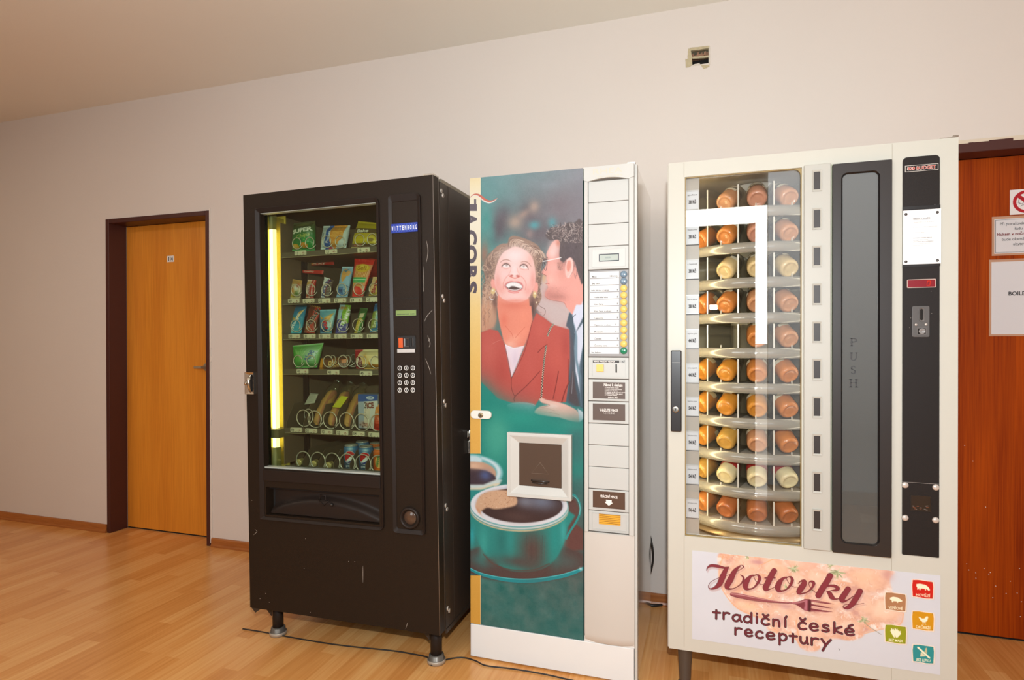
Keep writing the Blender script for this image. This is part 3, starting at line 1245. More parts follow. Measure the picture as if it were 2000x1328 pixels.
for p_ in ([(829, 628), (835, 616), (845, 605)], [(833, 470), (836, 490), (833, 512)], [(827, 520), (828, 560), (827, 570)], [(831, 700), (837, 715), (842, 731)], [(835, 655), (840, 670), (838, 678)],
           [(840, 660), (836, 668)], [(784, 490), (788, 504), (780, 530)], [(800, 568), (792, 576), (790, 580)], [(807, 557), (798, 564), (793, 570)], [(789, 545), (796, 542), (800, 550)], [(709, 1138), (709, 1120), (709, 1105)], [(495, 1045), (502, 1038), (498, 1034)], [(792, 1228), (795, 1220), (796, 1216)]):
    scratch(p_)
for k in range(26):       # the rubbed patch under the display
    a, b = 795 + r_.gauss(0, 6), 636 + r_.gauss(0, 4)
    an = r_.uniform(-1, 1)
    scratch([(a - 4 * math.cos(an), b - 3 * math.sin(an)), (a, b), (a + 4 * math.cos(an), b + 3 * math.sin(an) + 1)], .00035)
for a, b in ((681, 1096.5), (693, 1097), (519, 1159), (508, 1169), (526, 1176), (594, 1110), (597, 1052), (606, 1196), (492, 977)):
    x, z = h(a, b)
    mb.box(x - .0012, x + .0012, -.0005, 0, z - .001, z + .001, 1)
mb.build('front_door', [M_BLK, M_SCR], snack)
mb = MB()
mb.box(SW - .004, SW, .0, .046, 0, SH)
mb.tube([(SW - .0008, .0002, 0), (SW - .0008, .0002, SH)], .0011, 6, 1)
mb.tube([(SW - .0004, .0455, 0), (SW - .0004, .0455, SH)], .0008, 6, 1)
mb.build('door_edge', [M_BLK, mat('worn_edge_metal', (150, 140, 132), .4, .4)], snack)

# raised trim around window and flap
tx0, tx1, tz0, tz1 = srect([(500, 407), (745.5, 385), (746.5, 1037), (510, 1012)])
mb = MB()
n = 5
mb.ring(rr(tx0, tx1, tz0, tz1, (.006, .02, .024, .006), n), rr(wx0 + .001, wx1 - .001, fz0 - .008, wz1 - .002, (.003, .006, .006, .003), n), -.009, .004, yin=-.002)
mb.box(wx0 - .001, wx1 + .001, -.006, .0, wz0 - .048, wz0 - .004)
mb.build('window_trim', M_BLKPL, snack, bevel=.002)
mb = MB()
for pa_, pb_, ya_, yb2 in ((508.5, 512, .006, .012), (513.2, 516.2, .022, .028), (517.6, 520.5, .040, .046)):
    xa_, xb_ = (h(pa_ + 0, 660, ya_)[0], h(pb_, 660, ya_)[0])
    mb.box(xa_, xb_, ya_, yb2, wz0, wz1)
mb.box(wx0, wx1, .004, .03, wz0, wz0 + .006)
mb.box(wx0, wx1, .004, .03, wz1 - .004, wz1)
mb.build('glazing_strip', M_ALU, snack, bevel=.001)
mb = MB()
mb.box(wx0, wx1, .030, .034, wz0, wz1)
mb.build('window_glass', glass('snack_window_glass', (232, 238, 226), gain=1.0), snack)

# lamp on the left of the bay
lx, lz = h(530, 420, .10)
_, lz2 = h(536, 836, .10)
_, lz3 = h(537, 852, .10)
_, lz4 = h(540, 925, .10)
mb = MB()
mb.box(lx - .022, lx - .016, .06, .135, lz4, lz)
mb.box(lx - .022, lx + .04, .135, .14, lz4, lz)
mb.build('lamp_reflector', mat('yellow_reflector', (232, 204, 84), .45), snack)
mb = MB()
mb.cyl((lx + .002, .105, lz3 - .045), (lx + .002, .105, lz3), .0135, 16)
mb.cyl((lx + .002, .105, lz2), (lx + .002, .105, lz - .06), .0135, 16)
mb.build('lamp_tube', emitter('lamp_tube_glow', (255, 238, 176), 5.0), snack)
M_SOCK = mat('cream_lamp_socket', (206, 198, 150), .5)
MB().cyl((lx + .002, .105, lz - .06), (lx + .002, .105, lz - .0), .015, 16).build('lamp_socket', M_SOCK, snack)
MB().cyl((lx + .002, .105, lz4), (lx + .002, .105, lz3 - .045), .018, 16).build('lamp_socket', M_SOCK, snack)
MB().box(lx - .02, lx + .05, .06, .134, lz3, lz2).build('lamp_bracket', mat('olive_bracket', (120, 112, 84), .5), snack)
mb = MB()
mb.box(.0875, .0895, .062, .13, .56, 1.57)
mb.build('lamp_screen', glass('green_tint_plastic', (240, 240, 224), .1, haze=.05, hazecol=(150, 156, 116)), snack)

# delivery flap
mb = MB()
mb.box(fx0 - .004, fx1 + .004, .046, .20, fz0 - .02, fz1 + .02, 0)
R_, C_ = 14, 40
X = np.zeros((R_, C_, 3))
for i in range(R_):
    for j in range(C_):
        u, v = j / (C_ - 1), i / (R_ - 1)
        e = ((u - .5) / .46) ** 2
        lim = .28 + .45 * min(e, 1.2)
        dep = .040 - .026 * (1 / (1 + math.exp(-(v - lim) * 26)))
        X[i, j] = (fx0 + .012 + u * (fx1 - fx0 - .016), dep, fz1 - .012 - v * (fz1 - fz0 - .016))
flap = grid_mesh('delivery_flap', X, [M_BLKPL], snack, extra=None)
ac = h(632, 979, .012)
mb = MB()
ar = [(-.013, .024), (.010, .022), (.010, .006), (.024, .005), (.0, -.016), (-.026, .008), (-.013, .008)]
mb.tube([(ac[0] + a, .011, ac[1] + b) for a, b in ar], .0022, 6, closed=True)
mb.build('arrow', M_BLKPL, flap)
kx, kz = h(648.5, 985.5, .012)
mb = MB()
mb.lathe([(.006, 0), (.007, .004), (.005, .009), (.0, .011)], Matrix.Translation((kx, .014, kz)) @ Matrix.Rotation(PI / 2, 4, 'X'), 16)
mb.build('flap_knob', mat('dark_glossy_knob', (40, 36, 34), .12), flap)
mb = MB()
mb.box(fx0 - .003, fx1 + .003, .044, .0445, fz0 - .003, fz1 + .003)
mb.box(fx0, fx1, .02, .0445, fz1 - .010, fz1)
mb.build('flap_recess', M_DARK, snack)

# control column
cx0, cx1, cz0, cz1 = srect([(757, 383), (823, 376), (831, 1046), (772, 1038)])
cx0 = (h(757, 383)[0] + h(773, 1038)[0]) / 2
mb = MB()
mb.ring(rr(cx0, cx1, cz0, cz1, (.012, .012, .02, .012), 5), rr(cx0 + .013, cx1 - .013, cz0 + .016, cz1 - .026, (.008, .008, .003, .003), 5), -.010, .002, yin=-.003)
mb.build('column_trim', M_BLKPL, snack, bevel=.0015)
mb = MB()
px0, px1, pz0, pz1 = cx0 + .013, cx1 - .013, cz0 + .016, cz1 - .026
mb.box(px0, px1, -.0015, .002, pz0, pz1)
_, sz = h(793, 583)
mb.box(px0, px1, -.0022, -.0012, sz - .0012, sz + .0012, 1)
panel = mb.build('control_panel', [M_BLK, M_DARK], snack)
# maker's blue strip
bx0, bx1, bz0, bz1 = srect([(765, 438), (816, 434.5), (817, 452.5), (766, 455.5)])
mb = MB()
mb.box(bx0, bx1, -.005, -.0015, bz0, bz1)
word = 'WITTENBORG'
cw = (bx1 - bx0) / len(word)
for i, ch in enumerate(word):
    mb.text(ch, bx0 + cw * (i + .5), bz0 + (bz1 - bz0) * .27, -.0054, (bz1 - bz0) * .46, 1, 'b', 'c', width=cw * (.34 if ch == 'I' else .62) * (.45 if ch == 'I' else 1))
    if i:
        mb.box(bx0 + cw * i - .0005, bx0 + cw * i + .0005, -.0054, -.005, bz0 + .003, bz1 - .003, 2)
mb.build('maker_strip', [mat('deep_blue_plastic', (26, 52, 150), .3), mat('white_print', (232, 234, 238), .4), mat('light_blue_line', (96, 130, 210), .4)], panel)
# display
dx0, dx1, dz0, dz1 = srect([(773, 606.5), (813.5, 605), (814, 615.5), (774, 617.5)])
mb = MB()
mb.ring([(dx0 - .003, dz0 - .003), (dx1 + .003, dz0 - .003), (dx1 + .003, dz1 + .003), (dx0 - .003, dz1 + .003)], [(dx0, dz0), (dx1, dz0), (dx1, dz1), (dx0, dz1)], -.004, -.001)
mb.build('display_bezel', M_BLKPL, panel)
sc = MB()
sc.box(dx0, dx1, -.0022, -.0012, dz0, dz1)
for i in range(9):
    sc.box(dx0 + .006 + i * .0055, dx0 + .010 + i * .0055, -.0025, -.0021, dz0 + .004, dz0 + .0075, 1)
for i in range(3):
    sc.box(dx1 - .024 + i * .006, dx1 - .020 + i * .006, -.0025, -.0021, dz0 + .004, dz0 + .0075, 1)
sc.build('screen', [mat('green_lcd', (124, 146, 84), .25), mat('lcd_segments', (70, 86, 56), .5)], panel)
# coin unit
ux0, ux1, uz0, uz1 = srect([(776, 656), (812, 655), (812, 681), (777, 682)])
mb = MB()
mb.box(ux0, ux1, -.004, -.0015, uz0, uz1)
coin = mb.build('coin_unit', mat('coin_unit_black', (24, 22, 22), .3), panel, bevel=.001)
mb = MB()
a = srect([(780.5, 660), (789, 659.5), (789, 679), (781, 679.5)])
mb.box(a[0], a[1], -.011, -.004, a[2], a[3])
mb.build('reject_button', mat('orange_button', (202, 84, 34), .3), coin, bevel=.002)
mb = MB()
a = srect([(791, 660), (801.5, 659.5), (801.5, 678), (791.5, 678.5)])
mb.ring([(a[0], a[2]), (a[1], a[2]), (a[1], a[3]), (a[0], a[3])], [(a[0] + .004, a[2] + .006), (a[1] - .004, a[2] + .006), (a[1] - .004, a[3] - .006), (a[0] + .004, a[3] - .006)], -.008, -.004, yin=-.006)
mb.build('coin_bezel', mat('dark_grey_plastic', (58, 54, 52), .35), coin, bevel=.001)
mb = MB()
a = srect([(804, 660), (807.5, 659.5), (807.5, 676), (804.5, 677)])
mb.box(a[0], a[1], -.0055, -.004, a[2], a[3])
mb.box(a[1], a[1] + .003, -.008, -.004, a[2], a[3], 1)
mb.build('coin_slot', [M_DARK, mat('slot_edge', (70, 66, 64), .3)], coin)
a = srect([(776.5, 682), (811, 681), (811, 688), (777, 689)])
mb = MB()
mb.box(a[0], a[1], -.0035, -.0015, a[2], a[3])
mb.build('label_strip', mat('pale_grey_label', (188, 184, 180), .4), panel)
# keypad
keys = '123456789'
M_KEY = mat('black_key', (30, 27, 26), .3)
M_KEYW = mat('key_white_print', (222, 220, 215), .35)
for r in range(4):
    for c in range(3):
        ch = '123456789' [r * 3 + c] if r < 3 else '0EC'[c]
        x, z = h(782.3 + 12.8 * c, 718.7 + 14.3 * r - c * .1)
        mb = MB()
        kr = .0088
        mb.lathe([(kr, 0), (kr, .003), (kr - .001, .004), (0, .004)], Matrix.Translation((x, -.0015, z)) @ Matrix.Rotation(PI / 2, 4, 'X'), 20)
        t = np.linspace(0, 2 * PI, 24, endpoint=False)
        mb.ring([(x + kr * .98 * math.cos(q), z + kr * .98 * math.sin(q)) for q in t], [(x + kr * .74 * math.cos(q), z + kr * .74 * math.sin(q)) for q in t], -.0062, -.0054, 1)
        mb.text(ch, x, z - .0042, -.0062, .0084, 1, 'b', 'c', xs=.9)
        mb.build('keypad_key', [M_KEY, M_KEYW], panel)
# coin return cup
rx, rz = h(801.5, 1011)
mb = MB()
MY = Matrix.Translation((rx, -.0, rz)) @ Matrix.Rotation(PI / 2, 4, 'X')
mb.lathe([(.040, -.002), (.040, .008), (.036, .013), (.031, .012), (.028, .004), (.026, -.001), (.0, -.001)], MY, 36)
cup = mb.build('coin_return', M_BLKPL, panel)
mb = MB()
mb.lathe([(.0255, -.0005), (.023, .003), (.0, .004)], MY, 30)
mb.build('return_flap', mat('smoky_flap', (84, 62, 48), .15), cup)

# handle lock at the left edge
a = srect([(480, 728), (498.5, 726), (499, 769), (482, 770)])
mb = MB()
mb.ring([(a[0], a[2]), (a[1], a[2]), (a[1], a[3]), (a[0], a[3])], [(a[0] + .018, a[2] + .010), (a[1] - .008, a[2] + .010), (a[1] - .008, a[3] - .010), (a[0] + .018, a[3] - .010)], -.010, .0, yin=-.006)
mb.box(a[0] + .018, a[1] - .008, -.001, .0005, a[2] + .01, a[3] - .01, 1)
lock = mb.build('handle_lock', [M_STEEL, M_DARK], snack, bevel=.0025)
mb = MB()
mb.tube([(a[0] + .026, -.004, a[2] + .008), (a[0] + .026, -.016, a[2] + .03), (a[0] + .026, -.018, a[3] - .03), (a[0] + .026, -.006, a[3] - .012)], [.004, .006, .007, .005], 10)
mb.build('pull_lever', M_STEEL, lock)
mb = MB()
mb.lathe([(.006, 0), (.006, .006), (0, .008)], Matrix.Translation((a[0] + .008, -.009, (a[2] + a[3]) / 2)) @ Matrix.Rotation(PI / 2, 4, 'X'), 16)
mb.build('lock_cylinder', M_STEEL, lock)

# side bolts, latch, base rail, lids
MX = Matrix.Rotation(PI / 2, 4, 'Y')
for px, py in ((861.3, 373), (864.5, 382), (864, 578.5), (867, 587), (867.2, 784), (870, 791.5), (870, 987), (872.7, 994.5), (874, 1188), (877, 1192.5)):
    y, z = SF.hitx(px, py, SW)
    mb = MB()
    mb.lathe([(.0085, 0), (.008, .003), (0, .0035)], Matrix.Translation((SW, y, z)) @ MX, 14)
    mb.box(SW + .0032, SW + .0038, y - .001, y + .001, z - .004, z + .004, 1)
    mb.build('bolt', [M_BOLT, M_DARK], snack)
y, z = SF.hitx(914, 863, SW)
y = min(y, .6)
mb = MB()
mb.box(SW, SW + .010, y - .012, y + .012, z - .045, z + .006)
mb.cyl((SW + .008, y, z + .0), (SW + .008, y, z + .05), .006, 12)
mb.box(SW, SW + .006, y - .014, y + .014, z + .02, z + .045)
mb.build('side_latch', M_STEEL, snack, bevel=.002)
mb = MB()
mb.box(SW - .006, SW + .003, yb, SD, -.018, -.001)
mb.box(.0, .02, yb, SD, -.018, -.001)
mb.box(.0, SW, SD - .02, SD, -.018, -.001)
mb.build('base_rail', M_BLKSIDE, snack, bevel=.001)
mb = MB()
mb.box(SW - .06, SW - .002, .004, .05, SH, SH + .003)
mb.box(SW - .045, SW - .004, .010, .06, SH + .003, SH + .009)
mb.build('top_hinge', M_STEEL, snack, bevel=.002)
mb = MB()
mb.box(.02, SW - .0, .07, .48, SH - .011, SH + .004)
mb.build('top_lid', mat('grey_lid_edge', (128, 120, 104), .4, .3), snack, bevel=.002)

# legs
def leg(x, y, wedge):
    zb = -(SF.pos[2] + (SF.R @ np.array([x, y, 0]))[2])       # down to the floor
    mb = MB()
    mb.cyl((x, y, zb + .016), (x, y, -.001), .0215, 24)
    lg = mb.build('leg', M_BLKPL, snack)
    mb = MB()
    mb.lathe([(.0, .0), (.034, .0), (.0345, .012), (.033, .014), (.029, .016), (.028, .030), (.0215, .033)], Matrix.Translation((x, y, zb + .0008)), 28, ms=[1, 1, 1, 0, 0, 0])
    mb.build('levelling_foot', [mat('grey_foot', (112, 108, 102), .35, .5), mat('foot_zinc_rim', (176, 165, 150), .45, .3)], lg)
    if wedge:
        mb = MB()
        mb.prism([(x - .02, -.06), (x - .02, -.002), (x - .075, -.002)], y - .016, y - .012)
        mb.box(x - .08, x + .02, y - .03, y + .05, -.006, -.001)
        mb.build('leg_bracket', M_BLKSIDE, lg)
    return lg


fl = h(543, 1205, .085)[0]
frr = h(852, 1255, .085)[0]
leg(fl, .085, True)
leg(frr, .085, True)
leg(fl, SD - .085, False)
leg(frr, SD - .085, False)
mb = MB()
q = SF.hits([(491, 1183), (512, 1187), (500, 1196)], .01)
mb.prism([q[0], q[2], q[1]], .006, .012)
mb.build('corner_gusset', M_BLKSIDE, snack)

# ---------------------------------------------------------------- trays, spirals, price cards
TY = .10
TX0, TX1 = .1, wx1 + .015
M_ACR = glass('clear_acrylic', (236, 236, 226), .05, haze=.12, hazecol=(190, 186, 170))


def tray_z(px, py):
    return h(px, py, TY)[1]


rows = [
    dict(z=(645, 497.5), cards=[(587, 494, '11', '40'), (647, 491.2, '13', '40'), (710.5, 488, '15', '48')], rings=[(578.6, 475), (604, 474), (637, 471.5), (663, 471.5), (701.7, 468.6), (726, 467)], r=.0225),
    dict(z=(645, 591.7), cards=[(574, 587.5, '20', '8'), (603, 587.3, '21', '4'), (633.7, 587, '22', '12'), (664.5, 586.7, '23', '9'), (696, 586, '24', '8'), (727.5, 585, '25', '9')], rings=[(576.5, 566.6), (606, 566), (636.6, 566), (666.6, 565), (699.5, 564.5), (730, 564.5)], r=.0235),
    dict(z=(645, 661.6), cards=[(575, 656.6, '30', '14'), (604.7, 656.5, '31', '8'), (634.5, 656.4, '32', '8'), (665.5, 656.4, '33', '10'), (697, 656.4, '34', '10'), (729, 656.3, '35', '8')], rings=[(576.5, 636), (606.6, 636), (636.7, 636), (668, 636), (698, 635), (729.5, 635)], r=.0245),
    dict(z=(645, 731.4), cards=[(591, 725, '41', '18'), (651.4, 727, '43', '15'), (715, 729, '45', '15')], rings=[(581, 705.5), (606.6, 705.5), (640, 706), (669, 706), (704.5, 706.8), (733, 707.4)], r=.0235),
    dict(z=(645, 848.8), cards=[(578.7, 839.3, '50', '14'), (608, 841, '51', '17'), (638.4, 843.2, '52', '27'), (669, 845, '53', '29'), (700.6, 847, '54', '19'), (732, 849, '55', '18')], rings=[(592, 817), (614, 819), (644, 821), (676, 823), (706, 825), (737, 826)], r=.034),
    dict(z=(645, 924), cards=[], rings=[(592, 909), (620.6, 912), (649, 914), (678, 919), (709, 921), (739, 923)], r=.036),
]
TRAYZ = []
for ri, rw in enumerate(rows):
    z = tray_z(*rw['z'])
    TRAYZ.append(z)
    mb = MB()
    mb.box(TX0, TX1, TY + .004, ly - .004, z + .002, z + .005)
    mb.box(TX0, TX1, TY, TY + .004, z, z + .021)
    mb.box(TX0, TX1, TY - .0015, TY, z - .001, z + .001, 1)
    tray = mb.build('tray', [M_TRAY, mat('tray_edge_bright', (176, 168, 140), .35, .4)], snack)
    for px, py, num, pr in rw['cards']:
        x, zc = h(px, py, TY - .004)
        wd, hh = .054 * .5, .0175 * .5
        if px > 724:
            wd = min(wd, TX1 - .002 - x)
        mb = MB()
        mb.prism(rr(x - .027, x + wd, zc - hh, zc + hh, .0025, 2), TY - .006, TY - .0005)
        mb.text(num, x - .023, zc - .0045, TY - .0064, .0095, 1, 'b')
        if px < 724:
            mb.text(pr + ',-', x + .023, zc - .004, TY - .0064, .0065, 2, 'b', 'r')
        for q in (-.014, .0, .014):
            mb.box(x + q - .002, x + q + .002, TY - .0062, TY - .004, zc - hh - .0005, zc - hh + .002, 3)
        mb.build('price_card', [M_CARD, M_CARDINK, M_CARDRED, M_TRAY], tray)
    for px, py in rw['rings']:
        x, zc = h(px, py, TY + .008)
        r = rw['r']
        zc = max(zc, z + .007 + r)
        mb = MB()
        pth = []
        turns = 1.05
        if (ri == 3 and 630 < px < 680) or (ri == 4 and px < 600):
            turns = 4
        for k in range(int(turns * 22) + 1):
            a = 2 * PI * k / 22 - 2.2
            yy = TY + .006 + (.012 * k / 22 if k <= 22 else .012 + .075 * (k - 22) / 22)
            pth.append((x - r * math.sin(a), yy, zc + r * math.cos(a)))
        mb.tube(pth, .0018 if r < .03 else .0022, 6)
        mb.build('spiral', M_WIRE, tray)
    if ri in (4, 5):          # tall sheet-steel lane dividers
        xs = [h(p, 820 if ri == 4 else 905, TY + .02)[0] for p in ((562, 595, 625, 655, 686) if ri == 4 else (562, 594, 624, 654, 685.5, 716))]
        hh = .115 if ri == 4 else .085
        for k, x in enumerate(xs):
            mb = MB()
            if ri == 4 or k > 0:
                y0 = TY + .010
                vs = [(y0, z + .006), (y0, z + .04), (y0 + .05, z + hh), (ly - .02, z + hh), (ly - .02, z + .006)]
                nv = len(vs)
                mb.add([(x, a, b) for a, b in vs] + [(x + .0015, a, b) for a, b in vs], [list(range(nv)), list(range(2 * nv - 1, nv - 1, -1))] + [((i + 1) % nv, i, nv + i, nv + (i + 1) % nv) for i in range(nv)])
                mb.build('lane_divider', mat('brown_lane_divider', (104, 92, 76), .45), tray)

# ---------------------------------------------------------------- packets
M_FOIL = printed('printed_foil', .32, .25)
M_CARDBOARD = printed('printed_card', .45, .1)


def packet(name, label, cat, quad, paint, y0=.15, thick=.03, group=None, crimp=.07, lean=.0, den=2.2, wr=.0015, dy_right=0.0, fold=True, mt=None):
    """A filled bag or bar; quad = its four corners in the photo (ul, ur, lr, ll)."""
    Q = [np.array(q, float) for q in quad]
    wpx = (np.hypot(*(Q[1] - Q[0])) + np.hypot(*(Q[2] - Q[3]))) / 2
    hpx = (np.hypot(*(Q[3] - Q[0])) + np.hypot(*(Q[2] - Q[1]))) / 2
    C_, R_ = max(int(wpx * den), 12), max(int(hpx * den), 12)
    W100 = 100.0 * wpx / hpx
    cv = Canvas(C_, R_, lambda P: np.stack([np.asarray(P)[:, 0] / W100 * (C_ - 1), np.asarray(P)[:, 1] / 100.0 * (R_ - 1)], 1), (R_ - 1) / 100.0)
    paint(cv, W100)
    if lean == 0:       # a pack that seems to slant to the right really leans back
        lean = float(np.clip(((Q[0] - Q[3])[0] + (Q[1] - Q[2])[0]) / 2 / 304.0, 0, .07))
    L = [np.array(SF.hit(q[0], q[1], y0 + (lean if i < 2 else 0))) for i, q in enumerate(Q)]
    zb_ = max([t for t in TRAYZ if t < L[3][1] + .03] or [-9]) + .0065       # stands on its tray
    for i in (2, 3):
        L[i][1] = max(L[i][1], zb_)
    u, v = np.meshgrid(np.linspace(0, 1, C_), np.linspace(0, 1, R_))
    XZ = ((1 - u) * (1 - v))[..., None] * L[0] + (u * (1 - v))[..., None] * L[1] + (u * v)[..., None] * L[2] + ((1 - u) * v)[..., None] * L[3]
    e = np.clip(np.minimum(v, 1 - v) / crimp - 1, 0, 4) if crimp else np.full_like(v, 4)
    T = np.clip(4 * u * (1 - u), 0, 1) ** .45 * np.clip(e / 3.0, 0, 1) ** .6
    T = thick * .5 * T + .0009
    nz = fbm(R_, C_, max(C_ / 4, 3), sum(map(ord, name + label)) % 999, 3) - .5
    yc = y0 + lean * (1 - v) + dy_right * (u - .5)
    cr = .0006 * np.sin(u * W100 * 1.6) * (e <= 0)
    F = np.stack([XZ[..., 0], yc - T + nz * wr * 2 + cr, XZ[..., 1]], -1)
    B = np.stack([XZ[..., 0], yc + T + nz * wr + cr, XZ[..., 1]], -1)
    # closed shell: front rows then back columns mirrored
    ring_ = np.concatenate([F, B[:, ::-1], F[:, :1]], 1)
    col = np.concatenate([cv.a, cv.a[:, ::-1], cv.a[:, :1]], 1)
    o = grid_mesh(name, ring_, [mt or M_FOIL], None, col)
    tag(o, label, cat, group)
    SF.place(o)
    return o


def grad(c, top, bot, W=None):
    t = np.linspace(0, 1, c.h)[:, None, None]
    c.a[:] = np.asarray(top, float) * (1 - t) + np.asarray(bot, float) * t


def speck(c, col, n, r, seed=0, al=.8, box=None):
    q = np.random.RandomState(seed)
    x0, y0, x1, y1 = box
    for _ in range(n):
        c.blob(q.uniform(x0, x1), q.uniform(y0, y1), r * q.uniform(.5, 1.2), r * q.uniform(.5, 1.2), col, al)


def band(c, W, y0, y1, col, al=1):
    c.poly([(-1, y0), (W + 1, y0), (W + 1, y1), (-1, y1)], col, al)


def p_super(c, W):
    grad(c, (70, 84, 52), (36, 150, 70))
    c.blob(W * .5, 10, W * .5, 14, (88, 84, 56), .9)
    c.blob(W * .7, 72, W * .35, 24, (30, 160, 76), .9)
    c.ell(W * .5, 10, W * .3, 5, (150, 170, 90), .5)
    c.text('SUPER', W * .52, 37, 13, (240, 240, 226), 'x', -8, 'c', W * .84)
    c.text('Chips', W * .58, 55, 12, (176, 186, 92), 'b', -14, 'c', W * .6, shear=.25)
    for k in range(4):
        c.stroke([(W * .42, 60 + k * 5), (W * .58, 59 + k * 5)], 1.4, (20, 60, 60))
    c.ell(W * .22, 85, W * .17, 9, (232, 168, 48))
    c.ell(W * .62, 82, W * .15, 9, (226, 150, 46))
    c.ell(W * .22, 84, W * .1, 5, (246, 200, 90), .8)
    speck(c, (190, 220, 90), 10, 2.2, 3, .8, (0, 50, W, 98))


def p_nuts(c, W):
    c.a[:] = (206, 216, 220)
    c.poly([(W * .42, -2), (W * .92, -2), (W * .86, 60), (W * .55, 104), (W * .42, 80)], (226, 150, 62))
    q = np.random.RandomState(4)
    for _ in range(70):
        x, y = q.uniform(W * .45, W * .86), q.uniform(3, 85)
        if y > 60 and x > W * .75:
            continue
        c.ell(x, y, 4.5, 3.2, (238, 178, 88), .9, 0, q.uniform(0, 180))
        c.stroke([(x - 2, y + 2), (x + 2, y + 3)], 1.0, (176, 96, 34), .8)
    c.poly([(W * .27, -2), (W * .42, -2), (W * .38, 50), (W * .45, 80), (W * .3, 103), (W * .18, 103), (W * .24, 50)], (44, 96, 176), 1, 0, 4)
    c.text('Peanuts', W * .35, 78, 10, (236, 240, 246), 'b', -80, 'l', 52)
    c.poly([(W * .36, 88), (W * .5, 96), (W * .42, 104), (W * .3, 104)], (200, 70, 90))
    c.text('Best', W * .14, 50, 7, (66, 76, 92), 'b', -80)


def p_bake(c, W):
    c.a[:] = (196, 172, 40)
    c.poly([(-1, 28), (W + 1, 26), (W + 1, 44), (-1, 46)], (96, 78, 46))
    c.text('Bake', W * .38, 42, 11, (240, 236, 220), 'b', -3, 'c', W * .5, shear=.2)
    c.ell(W * .3, 68, W * .2, 14, (214, 190, 40))
    c.ell(W * .75, 72, W * .22, 15, (220, 196, 60))
    c.ell(W * .75, 70, W * .1, 7, (120, 90, 30), .7)
    band(c, W, 84, 97, (112, 84, 60))
    c.ell(W * .25, 90, W * .16, 4, (190, 120, 90))
    c.stroke([(0, 98), (W, 97)], 3, (226, 206, 130))


def p_sand(c, W):
    c.a[:] = (214, 196, 160)
    c.poly([(0, 0), (W, 0), (W, 22), (0, 26)], (196, 150, 84))
    c.blob(W * .3, 60, W * .28, 18, (222, 150, 70))
    c.blob(W * .6, 45, W * .2, 16, (226, 228, 226))
    c.blob(W * .7, 75, W * .2, 14, (90, 126, 60))
    c.blob(W * .3, 88, W * .3, 8, (206, 176, 60))
    c.blob(W * .8, 30, W * .15, 10, (176, 60, 44))
    c.stroke([(W * .1, 40), (W * .35, 52)], 2, (150, 60, 40))


def p_gusto(c, W):
    c.a[:] = (186, 44, 40)
    c.poly([(-1, 0), (W * .55, 0), (W * .55, 104), (-1, 104)], (224, 196, 186))
    c.blob(W * .25, 20, W * .3, 12, (214, 168, 84))
    c.text('Gusto', W * .42, 90, W * .3, (240, 236, 230), 'x', -82, 'l', 62)
    c.text('Gusto', W * .46, 90, W * .26, (126, 40, 40), 'b', -82, 'l', 62)
    c.blob(W * .2, 88, W * .2, 9, (200, 90, 60))
    c.stroke([(W * .8, 2), (W * .78, 98)], 3, (232, 200, 190))


def p_snick(c, W):
    c.a[:] = (92, 76, 70)
    c.poly([(-1, -1), (W * .62, -1), (W * .5, 101), (-1, 101)], (232, 232, 236))
    c.text('SNICKERS', W * .42, 97, W * .34, (44, 60, 130), 'x', -80, 'l', 92, shear=.1)
    c.stroke([(W * .62, 0), (W * .52, 100)], 2.4, (168, 44, 44))
    for k in range(6):
        c.stroke([(W * .7, 92 - k * 14), (W * .92, 84 - k * 14)], 2.2, (186, 178, 172), .7)


def p_valley(c, W):
    c.a[:] = (146, 186, 220)
    c.poly([(W * .2, 12), (W * .55, 8), (W * .65, 30), (W * .4, 50), (W * .2, 36)], (222, 164, 92), 1, 0, 4)
    c.ell(W * .72, 22, W * .2, 9, (226, 172, 110))
    c.poly([(W * .25, 12), (W * .5, 20), (W * .7, 8)], (96, 130, 160))
    c.poly([(W * .08, 68), (W * .58, 66), (W * .6, 92), (W * .06, 94)], (70, 126, 190))
    c.text('Fit', W * .2, 85, 12, (30, 50, 90), 'b', -4, 'l', W * .3)
    c.text('valley', W * .82, 92, 10, (44, 80, 130), 'r', -80, 'l', 30)
    c.stroke([(0, 1), (W, 0)], 4, (196, 222, 240))


def p_seli(c, W):
    c.a[:] = (222, 60, 46)
    c.poly([(W * .14, 16), (W, 14), (W * .95, 80), (W * .04, 80)], (226, 150, 110))
    for k in range(9):
        x = W * (.2 + .085 * k)
        c.stroke([(x, 20), (x - 5, 78)], 2.6, (206, 130, 56))
        c.stroke([(x + 1.5, 20), (x - 3.5, 78)], 1.0, (246, 214, 150), .8)
    c.ell(W * .55, 24, W * .38, 11, (222, 178, 40))
    c.ell(W * .55, 22, W * .30, 8, (240, 206, 84))
    c.text('Seli', W * .54, 29, 11, (176, 120, 20), 'b', -6, 'c', W * .5)
    c.poly([(W * .04, 50), (W * .9, 48), (W * .88, 62), (W * .03, 64)], (50, 170, 96))
    c.stroke([(W * .04, 56), (W * .9, 54)], 2, (210, 240, 210))
    c.ell(W * .4, 88, W * .42, 15, (230, 50, 42))
    c.blob(W * .3, 84, W * .2, 7, (246, 120, 100), .7)
    c.poly([(W * .0, 0), (W, 2), (W, 10), (W * .1, 14)], (226, 52, 44))


def p_sirup(c, W):
    c.a[:] = (196, 164, 84)
    c.poly([(0, 0), (W * .7, 0), (W * .65, 80), (0, 84)], (226, 190, 140))
    c.text('Sirup', W * .6, 84, W * .34, (170, 40, 34), 'x', -82, 'l', 66)
    c.blob(W * .3, 92, W * .4, 8, (150, 130, 40))


